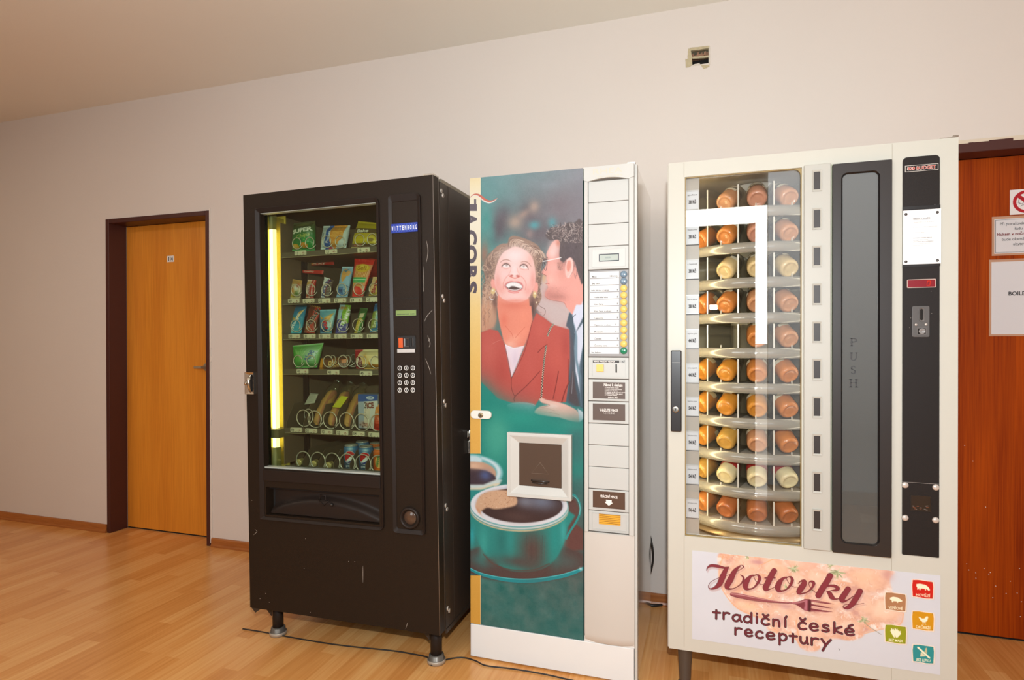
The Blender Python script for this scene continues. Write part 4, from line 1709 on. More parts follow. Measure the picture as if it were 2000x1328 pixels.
def p_margot(c, W):
    grad(c, (26, 124, 176), (40, 176, 206))
    band(c, W, 0, 9, (30, 130, 170))
    c.stroke([(W * .05, 5), (W * .95, 4)], 2, (130, 210, 226), .7)
    c.poly([(W * .62, 24), (W * .95, 18), (W * .6, 52), (W * .4, 58)], (232, 180, 90))
    c.stroke([(W * .9, 18), (W * .5, 54)], 3, (248, 226, 180))
    c.blob(W * .3, 50, W * .12, 6, (240, 170, 60))
    c.text('Margot', W * .42, 84, W * .26, (246, 248, 248), 'b', -76, 'l', 54)
    c.blob(W * .2, 90, W * .18, 7, (206, 236, 244), .9)
    c.blob(W * .7, 92, W * .25, 6, (120, 214, 230), .8)


def p_attack(c, W):
    c.a[:] = (122, 58, 40)
    c.poly([(W * .55, 4), (W, 2), (W, 40), (W * .8, 60), (W * .55, 40)], (206, 52, 40))
    c.poly([(W * .3, 70), (W * .8, 60), (W, 103), (W * .2, 103)], (190, 60, 44))
    c.blob(W * .3, 84, W * .2, 8, (206, 150, 100))
    c.text('Attack', W * .52, 80, W * .42, (246, 240, 230), 'x', -72, 'l', 72)
    c.text('Attack', W * .52, 80, W * .42, (40, 24, 20), 'b', -72, 'l', 72)
    c.stroke([(W * .1, 60), (W * .7, 90)], 2, (236, 220, 200))
    for k in range(6):
        c.stroke([(W * (.02 + .16 * k), 5), (W * (.1 + .16 * k), 0)], 2.4, (222, 190, 80))


def p_vit(c, W):
    grad(c, (120, 190, 214), (50, 130, 170))
    c.blob(W * .8, 60, W * .3, 40, (196, 224, 220), .9)
    c.poly([(W * .05, 24), (W * .35, 38), (W * .2, 44)], (230, 180, 80))
    c.poly([(W * .4, 36), (W * .95, 14), (W * .8, 46), (W * .5, 50)], (226, 176, 90), 1, 1)
    c.blob(W * .3, 66, W * .22, 24, (70, 90, 140), .8)
    c.text('Vitar', W * .62, 78, W * .2, (206, 44, 60), 'x', 62, 'r' if 0 else 'l', 1) if 0 else None
    c.text('Vita', W * .28, 46, W * .26, (206, 44, 60), 'x', 66, 'l', 44)
    c.ell(W * .4, 88, W * .25, 8, (26, 70, 110), .8)


def p_tatra(c, W):
    c.a[:] = (60, 64, 150)
    c.poly([(0, 0), (W, 0), (W, 64), (W * .55, 72), (W * .4, 0)], (140, 190, 60))
    c.poly([(0, 0), (W * .5, 0), (W * .4, 50), (0, 56)], (176, 214, 230))
    c.blob(W * .3, 12, W * .15, 5, (210, 140, 60))
    c.blob(W * .6, 12, W * .12, 5, (220, 150, 60))
    c.text('Opavia', W * .25, 72, W * .14, (230, 230, 250), 'b', -72, 'l', 26)
    c.text('TATRANKY', W * .55, 97, W * .27, (248, 248, 250), 'x', -74, 'l', 84)
    c.stroke([(W * .8, 6), (W * .72, 60)], 2.4, (206, 230, 150))
    c.blob(W * .6, 90, W * .3, 8, (110, 110, 190))


def p_corny(c, W):
    c.a[:] = (54, 116, 54)
    band(c, W, 0, 18, (66, 110, 60))
    c.poly([(W * .3, 22), (W * .85, 20), (W * .8, 38), (W * .2, 40)], (226, 208, 176))
    c.poly([(W * .2, 42), (W * .7, 40), (W * .5, 101), (0, 101)], (210, 186, 60))
    c.text('Corny', W * .55, 84, W * .4, (180, 40, 40), 'b', -76, 'l', 40)
    c.text('Corny', W * .5, 84, W * .34, (250, 236, 160), 'b', -76, 'l', 40)
    c.stroke([(W * .85, 44), (W * .5, 98)], 2, (170, 206, 130))


def p_bluegreen(c, W):
    c.a[:] = (46, 106, 170)
    c.poly([(0, 30), (W * .6, 26), (W * .6, 84), (0, 88)], (150, 160, 70))
    c.text('Brumik', W * .55, 84, W * .3, (240, 236, 200), 'b', -82, 'l', 56)
    c.blob(W * .8, 50, W * .3, 26, (140, 206, 226), .9)
    c.blob(W * .5, 94, W * .5, 6, (120, 196, 216), .8)


def p_green(c, W):
    grad(c, (112, 196, 90), (90, 176, 80))
    c.blob(W * .72, 45, W * .3, 40, (172, 206, 186), .9)
    c.poly([(0, 0), (W * .14, 0), (W * .2, 100), (0, 100)], (60, 186, 60), .7, 2)
    for k in range(7):
        c.stroke([(W * .36, 60), (W * (.1 + .09 * k), 15 + 6 * (k % 3))], 1.6, (196, 226, 170), .7)
    c.text('Aloe', W * .7, 76, 24, (76, 110, 170), 'b', -70, 'l', 48)
    c.text('vera', W * .84, 66, 12, (206, 226, 240), 'b', -70, 'l', 36)
    c.blob(W * .5, 88, W * .4, 7, (60, 160, 70), .7)
    c.stroke([(0, 2), (W, 0)], 4, (206, 226, 190), .7)


def p_duo(c, W):
    c.a[:] = (112, 72, 46)
    c.poly([(-1, 0), (W * .15, 0), (W * .15, 104), (-1, 104)], (226, 150, 40))
    c.poly([(W * .8, 20), (W * .98, 12), (W * .95, 46), (W * .82, 50)], (206, 120, 60))
    c.text('Duo', W * .36, 66, 34, (240, 206, 130), 'b', -12, 'l', W * .3, shear=.3)
    c.text('Stixx', W * .4, 96, 30, (240, 206, 130), 'b', -12, 'l', W * .36, shear=.3)
    c.blob(W * .55, 12, W * .1, 12, (206, 130, 60), .8)
    c.blob(W * .75, 84, W * .2, 14, (86, 46, 30), .8)


def p_seven(c, W):
    grad(c, (232, 214, 170), (226, 196, 120))
    c.poly([(0, 0), (W * .28, 0), (W * .18, 30), (W * .3, 100), (0, 100)], (176, 32, 44), 1, 1)
    c.ell(W * .18, 64, W * .17, 30, (120, 22, 30))
    c.text('7', W * .15, 82, 36, (246, 236, 226), 'x', 0, 'c', W * .12)
    c.text('DAYS', W * .28, 86, 11, (246, 236, 226), 'b', -76, 'l', 36)
    c.ell(W * .82, 70, W * .24, 34, (206, 134, 46))
    c.ell(W * .82, 56, W * .22, 18, (240, 224, 180))
    c.blob(W * .45, 40, W * .06, 20, (210, 160, 80), .8)
    c.stroke([(W * .3, 96), (W, 96)], 4, (226, 160, 60))


def plain(col, col2=None):
    def f(c, W):
        grad(c, col, col2 or col)
        c.blob(W * .3, 30, W * .2, 14, np.minimum(np.array(col) + 40, 255), .6)
    return f


def p_redtag(txt):
    def f(c, W):
        grad(c, (214, 46, 36), (196, 40, 34))
        c.text(txt, W * .12, 74, 44, (246, 232, 214), 'b', -2, 'l', W * .6)
        c.blob(W * .1, 50, W * .08, 30, (236, 176, 70), .9)
    return f


packet('crisps_bag', 'green bag of crisps at the left end of the top shelf', 'snack bag', [(574, 436), (616, 431), (615, 490), (571, 491)], p_super, thick=.045, group=None)
packet('peanut_bag', 'white, blue and orange bag of peanuts on the top shelf', 'snack bag', [(632, 441.5), (684, 440), (676, 484), (626.5, 487.5)], p_nuts, thick=.045)
packet('crisps_bag', 'yellow bag of crisps at the right end of the top shelf', 'snack bag', [(700, 432), (744, 436), (741, 484), (686, 485)], p_bake, thick=.045)
packet('sandwich_pack', 'small multicoloured pack over price card 20', 'snack', [(572, 545), (590, 548), (587, 582.5), (567, 583)], p_sand, thick=.022)
packet('chocolate_bar', 'red and white bar over price card 21', 'snack bar', [(601, 546), (618, 547), (612.5, 582), (597, 582)], p_gusto, thick=.02)
packet('chocolate_bar', 'white and dark brown bar with blue capitals over price card 22', 'snack bar', [(634, 541), (652, 547), (643, 582), (627, 581)], p_snick, thick=.02)
packet('biscuit_pack', 'light blue pack with a biscuit picture over price card 23', 'snack', [(669, 521), (690.5, 521), (678.5, 581), (657, 580.5)], p_valley, thick=.02)
packet('pretzel_stick_bag', 'tall red bag of pretzel sticks with green stripe over price card 24', 'snack bag', [(693, 505), (732, 508), (709, 580), (688, 579.5)], p_seli, thick=.024)
packet('chocolate_bar', 'narrow golden bar with red lettering over price card 25', 'snack bar', [(729, 541), (744, 541), (741, 579), (720, 579)], p_sirup, thick=.02)
packet('pretzel_bag', 'red bag standing behind the pretzel stick bag', 'snack bag', [(690, 498), (746, 508), (746, 545), (704, 540)], plain((196, 44, 36), (150, 30, 28)), y0=.27, thick=.02)
packet('wafer_stick', 'long red pack lying flat behind the second shelf, upper one', 'snack bar', [(604, 519), (653, 517), (652, 526), (606, 524)], p_redtag('XXL'), y0=.30, thick=.008, crimp=.02, den=2)
packet('wafer_stick', 'red and gold pack lying flat behind price cards 20 and 21', 'snack bar', [(570, 527), (632, 528), (631, 536), (571, 532)], p_redtag('Prima Quality'), y0=.24, thick=.008, crimp=.02, den=2)
packet('chocolate_bar', 'turquoise blue bar over price card 30', 'snack bar', [(577, 595), (600, 594.5), (588.5, 651), (563, 651)], p_margot, thick=.022)
packet('chocolate_bar', 'brown and red bar with white lettering over price card 31', 'snack bar', [(606, 594), (627, 600), (615.5, 651), (594, 650)], p_attack, thick=.022)
packet('biscuit_bag', 'pale blue bag with yellow pattern over price card 32', 'snack bag', [(625, 605), (657, 604), (647.5, 651), (626, 651)], p_vit, thick=.026)
packet('wafer_pack', 'blue, green and white wafer pack over price card 33', 'snack', [(664, 594), (686, 596), (677.5, 651), (655, 651)], p_tatra, thick=.024)
packet('cereal_bar', 'narrow green and yellow bar over price card 34', 'snack bar', [(704, 601), (719, 602), (705, 650.5), (692, 650.5)], p_corny, thick=.018)
packet('biscuit_bag', 'blue and olive bag over price card 35', 'snack bag', [(733, 592), (746, 592), (745, 649), (722, 649)], p_bluegreen, thick=.024)
packet('sweets_bag', 'pale green pillow bag over price card 41', 'snack bag', [(572, 675), (632, 669.5), (619, 717.5), (578, 719)], p_green, thick=.045)
packet('wafer_pack', 'brown and orange wafer pack over price card 43', 'snack', [(627, 700), (682, 697), (680, 721), (624.5, 721)], p_duo, thick=.03, crimp=.04)
packet('croissant_bag', 'red and cream croissant bag over price card 45', 'snack bag', [(694, 683), (750, 682), (748, 722), (696, 720)], p_seven, thick=.05)
packet('corner_pouch', 'small red topped pack at the right end of the fifth shelf', 'snack', [(735, 790), (748, 790), (748, 841), (730, 840)], plain((210, 150, 70), (206, 40, 36)), thick=.03)


def p_milk(c, W):
    c.a[:] = (214, 216, 220)
    c.poly([(-1, -1), (W * .32, -1), (W * .30, 101), (-1, 101)], (166, 178, 200))
    c.poly([(-1, -1), (W + 1, -1), (W + 1, 18), (-1, 22)], (36, 86, 168))
    c.ell(W * .62, 10, W * .2, 5, (206, 218, 240))
    c.text('milk', W * .62, 12.5, 5, (36, 86, 168), 'b', -3, 'c', W * .24)
    c.text('ICE', W * .44, 41, 15, (120, 50, 34), 'x', -5, 'l', W * .36)
    for k in range(6):
        c.ell(W * (.36 + .03 * (k % 2)), 25 + k * 7, 2, 3, (60, 36, 30))
    c.blob(W * .4, 88, W * .3, 9, (206, 150, 130), .9)
    speck(c, (90, 60, 50), 12, 2.0, 5, .9, (W * .1, 82, W * .6, 98))
    c.poly([(W * .3, 44), (W * .62, 42), (W * .55, 84), (W * .3, 84)], (222, 206, 190), .8)


def carton():
    y0, dp = .155, .05
    z0, z1 = max(h(705, 836, y0)[1], TRAYZ[4] + .0065), h(705, 770, y0)[1]
    x0, x1 = h(699.5, 800, y0)[0], h(738, 800, y0)[0]
    W100 = 100 * (x1 - x0) / (z1 - z0)
    C_, R_ = 90, 150
    cv = Canvas(C_, R_, lambda P: np.stack([np.asarray(P)[:, 0] / W100 * (C_ - 1), np.asarray(P)[:, 1] / 100 * (R_ - 1)], 1), (R_ - 1) / 100)
    p_milk(cv, W100)
    u, v = np.meshgrid(np.linspace(0, 1, C_), np.linspace(0, 1, R_))
    X = np.stack([x0 + u * (x1 - x0), np.full_like(u, y0), z1 - v * (z1 - z0)], -1)
    ex = MB()
    ex.box(x0, x1, y0 + .0002, y0 + dp, z0, z1, 1)
    o = grid_mesh('drink_carton', X, [M_CARDBOARD, mat('carton_side', (186, 190, 200), .45)], None, cv.a, extra=ex, smooth=False)
    SF.place(tag(o, 'blue and white drink carton on the fifth shelf over price card 54', 'carton'))


carton()

# ---------------------------------------------------------------- wrapped baguettes
M_BREAD = mat('golden_bread', (232, 178, 108), .55, noise=.2, nscale=40, bump=.6, bscale=60)
M_HAM = mat('pink_ham', (214, 140, 112), .45, noise=.25, nscale=90)
M_WRAP = glass('clear_wrapper', (244, 240, 226), .12, gain=1.6, haze=.06, hazecol=(210, 200, 170))
M_LEAF = mat('green_salad', (92, 112, 60), .6, noise=.4, nscale=120)


def baguette(label, p0, p1, rad, y0, y1, lab=None, labcol=(196, 196, 40)):
    """Stands on its end: p0 lower end, p1 upper end in the photo."""
    a = np.array([*h(*p0, y0), y0])
    b = np.array([*h(*p1, y1), y1])
    A = Vector((a[0], y0, max(a[1], TRAYZ[4] + .014)))
    B = Vector((b[0], y1, b[1]))
    root = SF.place(tag(empty('baguette'), label, 'baguette'))
    d = B - A
    M = Matrix.Translation(A) @ d.to_track_quat('Z', 'Y').to_matrix().to_4x4()
    L_ = d.length

    def loaf(r0, sx, shift, m, name, mt, e=0.0):
        mb = MB()
        N, K = 26, 20
        for i in range(N):
            t = i / (N - 1)
            rr_ = r0 * (max(1e-4, 1 - abs(2 * t - 1) ** 3.2)) ** .5
            rr_ *= 1 + .05 * math.sin(t * 23) * (name == 'bread')
            for k in range(K):
                q = 2 * PI * k / K
                p = M @ Vector((rr_ * math.cos(q) * sx + shift[0], rr_ * math.sin(q) + shift[1], -e + t * (L_ + 2 * e)))
                mb.v.append(tuple(p))
        for i in range(N - 1):
            for k in range(K):
                j = (k + 1) % K
                mb.f.append([i * K + k, i * K + j, (i + 1) * K + j, (i + 1) * K + k])
                mb.m.append(0)
                mb.s.append(True)
        return mb.build(name, mt, root)
    loaf(rad, .92, (0, 0), 0, 'bread', M_BREAD)
    loaf(rad * .92, .35, (-rad * .5, 0), 0, 'filling', M_HAM)
    # wrapper: a loose clear sleeve, gathered at the top
    mb = MB()
    N, K = 22, 22
    r_ = random.Random(len(label))
    ph = [r_.uniform(0, 6) for _ in range(6)]
    for i in range(N):
        t = i / (N - 1)
        base = rad * 1.12 if t < .78 else rad * (1.12 - .75 * ((t - .78) / .22) ** 1.2) + (.012 if t > .97 else 0)
        for k in range(K):
            q = 2 * PI * k / K
            rr_ = base * (1 + .05 * math.sin(3 * q + ph[0] + t * 5) + .04 * math.sin(7 * q + ph[1] - 9 * t))
            p = M @ Vector((rr_ * math.cos(q), rr_ * math.sin(q), -.004 + t * (L_ + .045)))
            mb.v.append(tuple(p))
    for i in range(N - 1):
        for k in range(K):
            j = (k + 1) % K
            mb.f.append([i * K + k, i * K + j, (i + 1) * K + j, (i + 1) * K + k])
            mb.m.append(0)
            mb.s.append(True)
    mb.build('wrapper', M_WRAP, root)
    mb = MB()
    r_ = random.Random(3)
    for k in range(5):
        c = M @ Vector((r_.uniform(-.01, .01), r_.uniform(-.01, .01), L_ * r_.uniform(.9, 1.0)))
        mb.lathe([(.0, -.004), (.008, .0), (.0, .005)], Matrix.Translation(c) @ Matrix.Rotation(r_.uniform(0, 3), 4, 'X'), 7)
    mb.build('salad', M_LEAF, root)
    if lab:
        mb = MB()
        q = SF.hits(lab, y0 - rad * 1.25 + .012)
        q2 = [(c[0], y0 - rad * 1.25 + .012 + (.022 if i < 2 else 0), c[1]) for i, c in enumerate(q)]
        mb.add(q2 + [(a_, b_ + .0006, c_) for a_, b_, c_ in q2], [(3, 2, 1, 0), (4, 5, 6, 7), (0, 1, 5, 4), (1, 2, 6, 5), (2, 3, 7, 6), (3, 0, 4, 7)])
        mb.build('paper_label', mat('yellow_green_label' if labcol[2] < 100 else 'silver_label', labcol, .45), root)
    return root


baguette('wrapped baguette leaning behind price card 51, without a coloured label', (617, 830), (652, 762), .026, .15, .262)
baguette('wrapped baguette with yellow-green label over price card 52', (645, 831), (677, 765), .025, .15, .262, [(660, 774), (674, 776), (665, 796), (649, 795)])
baguette('wrapped pink-filled baguette over price card 53', (677, 833), (704, 768), .026, .15, .262)
def p_wrap(c, W):
    c.a[:] = (196, 192, 176)
    for k in range(5):
        c.stroke([(W * .25, 20 + 14 * k), (W * .8, 18 + 14 * k)], 1.6, (150, 146, 136), .8)


packet('wrapped_roll', 'small pack with a grey-white paper label at the left of the baguette shelf', 'snack', [(606, 768), (622, 769), (614, 788), (595, 790)], p_wrap, y0=.20, thick=.012, crimp=.02)

# ---------------------------------------------------------------- bottles and cans on the bottom shelf
M_BOTTLE = mat('dark_amber_bottle', (52, 36, 24), .12, coat=.6)
M_GOLD = mat('gold_cap', (226, 204, 136), .3, .35)


def bottle(label, px, py):
    x, z = h(px, py - 3, .14)
    root = SF.place(tag(empty('bottle'), label, 'bottle'))
    M = Matrix.Translation((x, .135, z)) @ Matrix.Rotation(-PI / 2 + .02, 4, 'X')
    mb = MB()
    mb.lathe([(.012, .012), (.013, .03), (.016, .05), (.023, .085), (.026, .10), (.026, .20), (.023, .205), (0, .206)], M, 24)
    mb.build('glass_body', M_BOTTLE, root)
    mb = MB()
    prof = [(.0, .0), (.0125, .0), (.0145, .002), (.0147, .016), (.0135, .0165), (.0147, .018), (.0147, .026), (.013, .027)]
    mb.lathe(prof, M, 28)
    mb.build('screw_cap', M_GOLD, root)


bottle('leftmost of three lying bottles with gold screw caps on the bottom shelf', 584, 906)
bottle('middle of three lying bottles with gold screw caps on the bottom shelf', 612.5, 909)
bottle('rightmost of three lying bottles with gold screw caps, next to a blue can', 641.5, 912)


def can(label, px, py_top, paint, y, hgt=.122, r=.031):
    x, zt = h(px, py_top, y)
    root = SF.place(tag(empty('drink_can'), label, 'can'))
    C_, R_ = 150, 120
    zs = np.linspace(0, 1, R_)
    circ = 2 * PI * r
    W100 = 100 * circ / hgt
    cv = Canvas(C_, R_, lambda P: np.stack([(np.asarray(P)[:, 0] / W100 + .5) * (C_ - 1), np.asarray(P)[:, 1] / 100 * (R_ - 1)], 1), (R_ - 1) / 100)
    paint(cv, W100)
    th = np.linspace(-PI, PI, C_) - PI / 2 + .33
    prof = np.where(zs < .10, .80 + .20 * (zs / .10) ** .7, np.where(zs > .94, 1 - .2 * ((zs - .94) / .06), 1.0)) * r
    T, Zp = np.meshgrid(th, zs)
    Rr = prof[:, None]
    X = np.stack([x + Rr * np.cos(T), y + Rr * np.sin(T), zt - .004 - Zp * (hgt - .004)], -1)
    grid_mesh('can_body', X, [printed('printed_can', .25, .4)], root, cv.a)
    mb = MB()
    mb.lathe([(.0, -.006), (.022, -.006), (.0235, -.001), (.0255, .0), (.027, -.002), (.026, -.006)], Matrix.Translation((x, y, zt)), 32)
    lid = mb.build('can_lid', mat('can_lid_metal', (206, 202, 194), .3, .5), root)
    mb = MB()
    mb.prism(rr(-.006, .006, -.008, .010, .005, 4), 0, .0012)
    for i, v in enumerate(mb.v):
        mb.v[i] = (x + v[0], y - .004 + v[2], zt - .0045 + v[1])
    mb.build('ring_pull', M_STEEL, lid)


def p_cola(c, W):
    grad(c, (58, 120, 176), (52, 70, 92))
    c.blob(4, 10, 8, 8, (190, 220, 240), .9)
    c.ell(0, 45, 24, 27, (236, 236, 238))
    t = np.linspace(0, 2 * PI, 40)
    top = [(24 * .94 * math.cos(a), 45 + 27 * .94 * math.sin(a)) for a in np.linspace(PI * 1.0, PI * 1.86, 20)]
    c.poly(top + [(14, 36), (4, 41), (-6, 50), (-16, 60), (-21, 56)], (206, 34, 44))
    bot = [(24 * .94 * math.cos(a), 45 + 27 * .94 * math.sin(a)) for a in np.linspace(PI * .80, PI * .02, 20)]
    c.poly(bot + [(16, 48), (8, 56), (-2, 62), (-12, 64)], (36, 60, 130))
    c.text('pepsi', 0, 84, 8, (206, 214, 224), 'b', -4, 'c', 34)


def p_orange(c, W):
    grad(c, (222, 110, 40), (220, 90, 30))
    c.ell(0, 54, 22, 28, (246, 190, 110))
    c.text('mirinda', -8, 76, 12, (60, 130, 70), 'x', -80, 'l', 50)
    c.ell(-6, 92, 16, 8, (236, 120, 40))


zt6 = TRAYZ[5] + .006
hc_ = .122
can('blue cola can, left one of the front pair on the bottom shelf', 686, 868, p_cola, .17, h(686, 868, .17)[1] - zt6)
can('blue cola can at front, between another blue can and the orange can', 715, 870.5, p_cola, .17, h(715, 870.5, .17)[1] - zt6)
can('orange drink can at the right end of the bottom shelf', 744, 874, p_orange, .165, h(744, 874, .165)[1] - zt6)
can('can half hidden behind the two blue cola cans, only its rim showing', 707.5, 861, p_cola, .27, h(707.5, 861, .27)[1] - zt6)
can('can half hidden behind the orange can, only its rim showing', 735.5, 863.5, p_orange, .27, h(735.5, 863.5, .27)[1] - zt6)

# ---------------------------------------------------------------- the narrow hot drinks machine
KF = Frame((-0.861, -0.6875, 0.0))
KW, KH, KD = 0.6255, 1.8165, 0.526
M_CREAM = mat('cream_plastic', (196, 195, 190), .42, noise=.02, nscale=8)
M_CREAM2 = mat('cream_module_plastic', (190, 190, 186), .45)
M_CREAMP = mat('cream_steel_plinth', (226, 228, 228), .42, noise=.02, nscale=6)
M_SIDE = mat('cream_lacquered_side', (240, 234, 224), .18, spec=.8, coat=1.0)
M_SEAM = mat('seam_shadow_gap', (92, 84, 76), .8)
M_BROWNPL = mat('brown_plate', (92, 76, 68), .4)
M_WHITEINK = mat('white_ink', (236, 230, 224), .5)
coffee = KF.place(tag(empty('hot_drinks_machine'), 'tall narrow cream hot drinks machine with a poster of a laughing couple and coffee cups', 'vending machine'))
k = KF.hit


def krect(px, y=0.0):
    H = np.array(KF.hits(px, y))
    n = len(H) // 2
    xs, zs = np.sort(H[:, 0]), np.sort(H[:, 1])
    return xs[:n].mean(), xs[n:].mean(), zs[:n].mean(), zs[n:].mean()


SPLIT = (k(1140.5, 330)[0] + k(1141, 1249)[0]) / 2          # poster | selection column
PLZ = (k(919, 1220)[1] + k(1140, 1249)[1]) / 2               # top of the plinth
PTZ = (k(918, 348)[1] + k(1138, 329)[1]) / 2
mb = MB()
mb.box(0.004, KW - .002, .034, KD, .012, KH - .004)
mb.box(.004, KW - .004, .03, .034, .012, KH - .01, 1)
mb.build('cabinet', [M_SIDE, M_SEAM], coffee)
mb = MB()
mb.box(KW - .010, KW, .0, .028, .004, KH)
mb.box(KW - .0045, KW - .001, .028, .036, .012, KH - .006, 1)
mb.build('door_edge_strip', [M_CREAM, M_SEAM], coffee, bevel=.002)
mb = MB()
mb.box(0, KW - .012, -.002, .030, .006, PLZ)
mb.box(SPLIT - .0, KW - .010, -.001, .030, PLZ, PLZ + .02)
mb.build('plinth', M_CREAMP, coffee, bevel=.002)
mb = MB()
mb.box(.0, KW, .03, .034, .0, .008)
mb.box(.05, .09, .05, .48, .0, .012)
mb.box(KW - .09, KW - .05, .05, .48, .0, .012)
mb.build('foot_rail', M_DARK, coffee)

# --- selection column
c0, c1 = SPLIT + .002, KW - .010
i0, i1 = (k(1149, 400)[0] + k(1150, 1000)[0]) / 2, (k(1228, 400)[0] + k(1229, 1000)[0]) / 2
zlow0 = k(1145, 1038)[1]
zlow1 = k(1233, 1046)[1]
zt = KH
zhead = k(1190, 349)[1]
mb = MB()
mb.box(c0, i0, -.010, .03, zlow0, zhead + .004)
mb.box(i1, c1, -.010, .03, zlow1, zhead + .004)
mb.build('column_stile', M_CREAM, coffee, bevel=.004)
# header with its shallow arch, moulded letters
mb = MB()
arch = [(i0 + (i1 - i0) * t, zhead - .004 + .010 * (1 - (2 * t - 1) ** 2) - .004) for t in np.linspace(0, 1, 13)]
poly = [(c0, zhead - .002)] + arch + [(c1, zhead - .002), (c1, zt), (c0, zt)]
mb.prism(poly, -.014, .03)
hz = k(1190, 337)[1]
mb.text('RHEA', (i0 + i1) / 2 - .002, hz - .006, -.0146, .018, 1, 'r', 'c', width=.105)
mb.text('VENDORS', (i0 + i1) / 2 + .006, hz - .019, -.0146, .006, 1, 'r', 'c', width=.092)
mb.build('header', [M_CREAM, mat('moulded_letter_cream', (204, 196, 176), .4)], coffee)
mb = MB()
ca, cb_ = krect([(1224, 313), (1240, 312), (1240, 320), (1224, 321)])[:2]
mb.box(ca, cb_, .01, .05, KH - .004, KH + .012)
mb.box(ca - .006, cb_ + .004, .005, .055, KH - .005, KH + .001, 1)
mb.build('top_catch', [mat('white_catch', (228, 226, 222), .4), M_DARK], coffee, bevel=.002)


def module(name, ya, yb_, mt=M_CREAM2, dep=-.004):
    """One module of the column between two heights in the photo (at its middle)."""
    z1, z0 = k(1189, ya)[1], k(1189, yb_)[1]
    mb = MB()
    mb.box(i0 + .0008, i1 - .0008, dep, .03, z0 + .0009, z1 - .0009)
    return mb.build(name, mt, coffee, bevel=.0015), z0, z1


mb = MB()
mb.box(i0, i1, .0, .029, zlow0 - .0, zhead + .004)
mb.build('column_backing', M_SEAM, coffee)
ends = [352, 394, 437, 480.5]
for a_, b_ in zip(ends[:-1], ends[1:]):
    module('blank_module', a_, b_)
dm, z0, z1 = module('display_module', 480.5, 526)
q = krect([(1157, 488), (1220, 484.5), (1221, 519), (1157, 521)], -.004)
mb = MB()
mb.ring([(q[0] - .002, q[2] - .002), (q[1] + .002, q[2] - .002), (q[1] + .002, q[3] + .002), (q[0] - .002, q[3] + .002)], [(q[0], q[2]), (q[1], q[2]), (q[1], q[3]), (q[0], q[3])], -.0055, -.003)
mb.build('display_frame', M_CREAM2, dm)
mb = MB()
mb.box(q[0], q[1], -.0046, -.003, q[2], q[3])
mb.build('display_plate', mat('pale_grey_plate', (198, 196, 192), .3), dm)
q = krect([(1171.5, 498), (1207, 496.5), (1207.5, 508), (1171.5, 509)], -.005)
mb = MB()
mb.ring([(q[0] - .003, q[2] - .003), (q[1] + .003, q[2] - .003), (q[1] + .003, q[3] + .003), (q[0] - .003, q[3] + .003)], [(q[0], q[2]), (q[1], q[2]), (q[1], q[3]), (q[0], q[3])], -.0062, -.004)
mb.box(q[0], q[1], -.0052, -.004, q[2], q[3], 1)
for i in range(8):
    mb.box(q[0] + .018 + i * .0026, q[0] + .0198 + i * .0026, -.0055, -.005, (q[2] + q[3]) / 2 - .003, (q[2] + q[3]) / 2 + .003, 2)
mb.build('lcd', [mat('lcd_black_rim', (46, 48, 56), .3), mat('lcd_pale_green', (172, 180, 172), .25), mat('lcd_grey_text', (140, 150, 146), .4)], dm)

bp, z0, z1 = module('button_panel', 527, 697, mat('grey_button_panel', (146, 143, 142), .4), -.0035)
M_LAB = mat('white_label_card', (236, 232, 228), .4)
M_BB = mat('grey_blue_button', (112, 134, 152), .18, coat=.4)
M_BY = mat('yellow_button', (236, 196, 108), .3)
M_BG = mat('green_button', (36, 128, 92), .18, coat=.4)
texts = [('Mince', '1/2 vody,'), ('Bez cukru', ''), ('Velká bílá káva s cukrem', '8'), ('Velká bílá káva', '8'), ('Káva černá', '8'), ('Káva černá s cukrem', '8'), ('Cappuccino', '8'), ('Cappuccino s cukrem', '8 -'), ('Moccaccino', '8 -'), ('Čokoláda', '8'), ('Čokoláda extra', '10'), ('Bez kelímku', '')]
for i, (t1, t2) in enumerate(texts):
    yc = 537.6 + (685.1 - 537.6) * i / 11
    xa, zc = k(1153.2, yc, -.005)
    xb, _ = k(1209, yc - 1, -.005)
    hh = .0105
    mb = MB()
    mb.box(xa, xb, -.0055, -.0025, zc - hh, zc + hh)
    off = {0: .006, 1: .006, 2: .002, 11: .004}.get(i, .014)
    mb.text(t1, xa + off, zc - .0085, -.006, .0052, 1, 'b', width=min(.0032 * len(t1), .064))
    if t2:
        mb.text(t2, xb - .003, zc - .0082, -.006, .0062, 1, 'b', 'r', xs=.9)
    mb.build('drink_label', [M_LAB, M_CARDINK], bp)
    bx, bz = k(1218.3, 535.7 + (685.1 - 535.7) * i / 11, -.006)
    mb = MB()
    r = .0118
    mb.lathe([(r, 0), (r, .005), (r * .92, .0075), (r * .6, .009), (0, .0095)] if i in (0, 1, 11) else [(r, 0), (r, .005), (r * .95, .007), (0, .0072)], Matrix.Translation((bx, -.0035, bz)) @ Matrix.Rotation(PI / 2, 4, 'X'), 26)
    mb.build('selection_button', M_BB if i < 2 else M_BG if i == 11 else M_BY, bp)

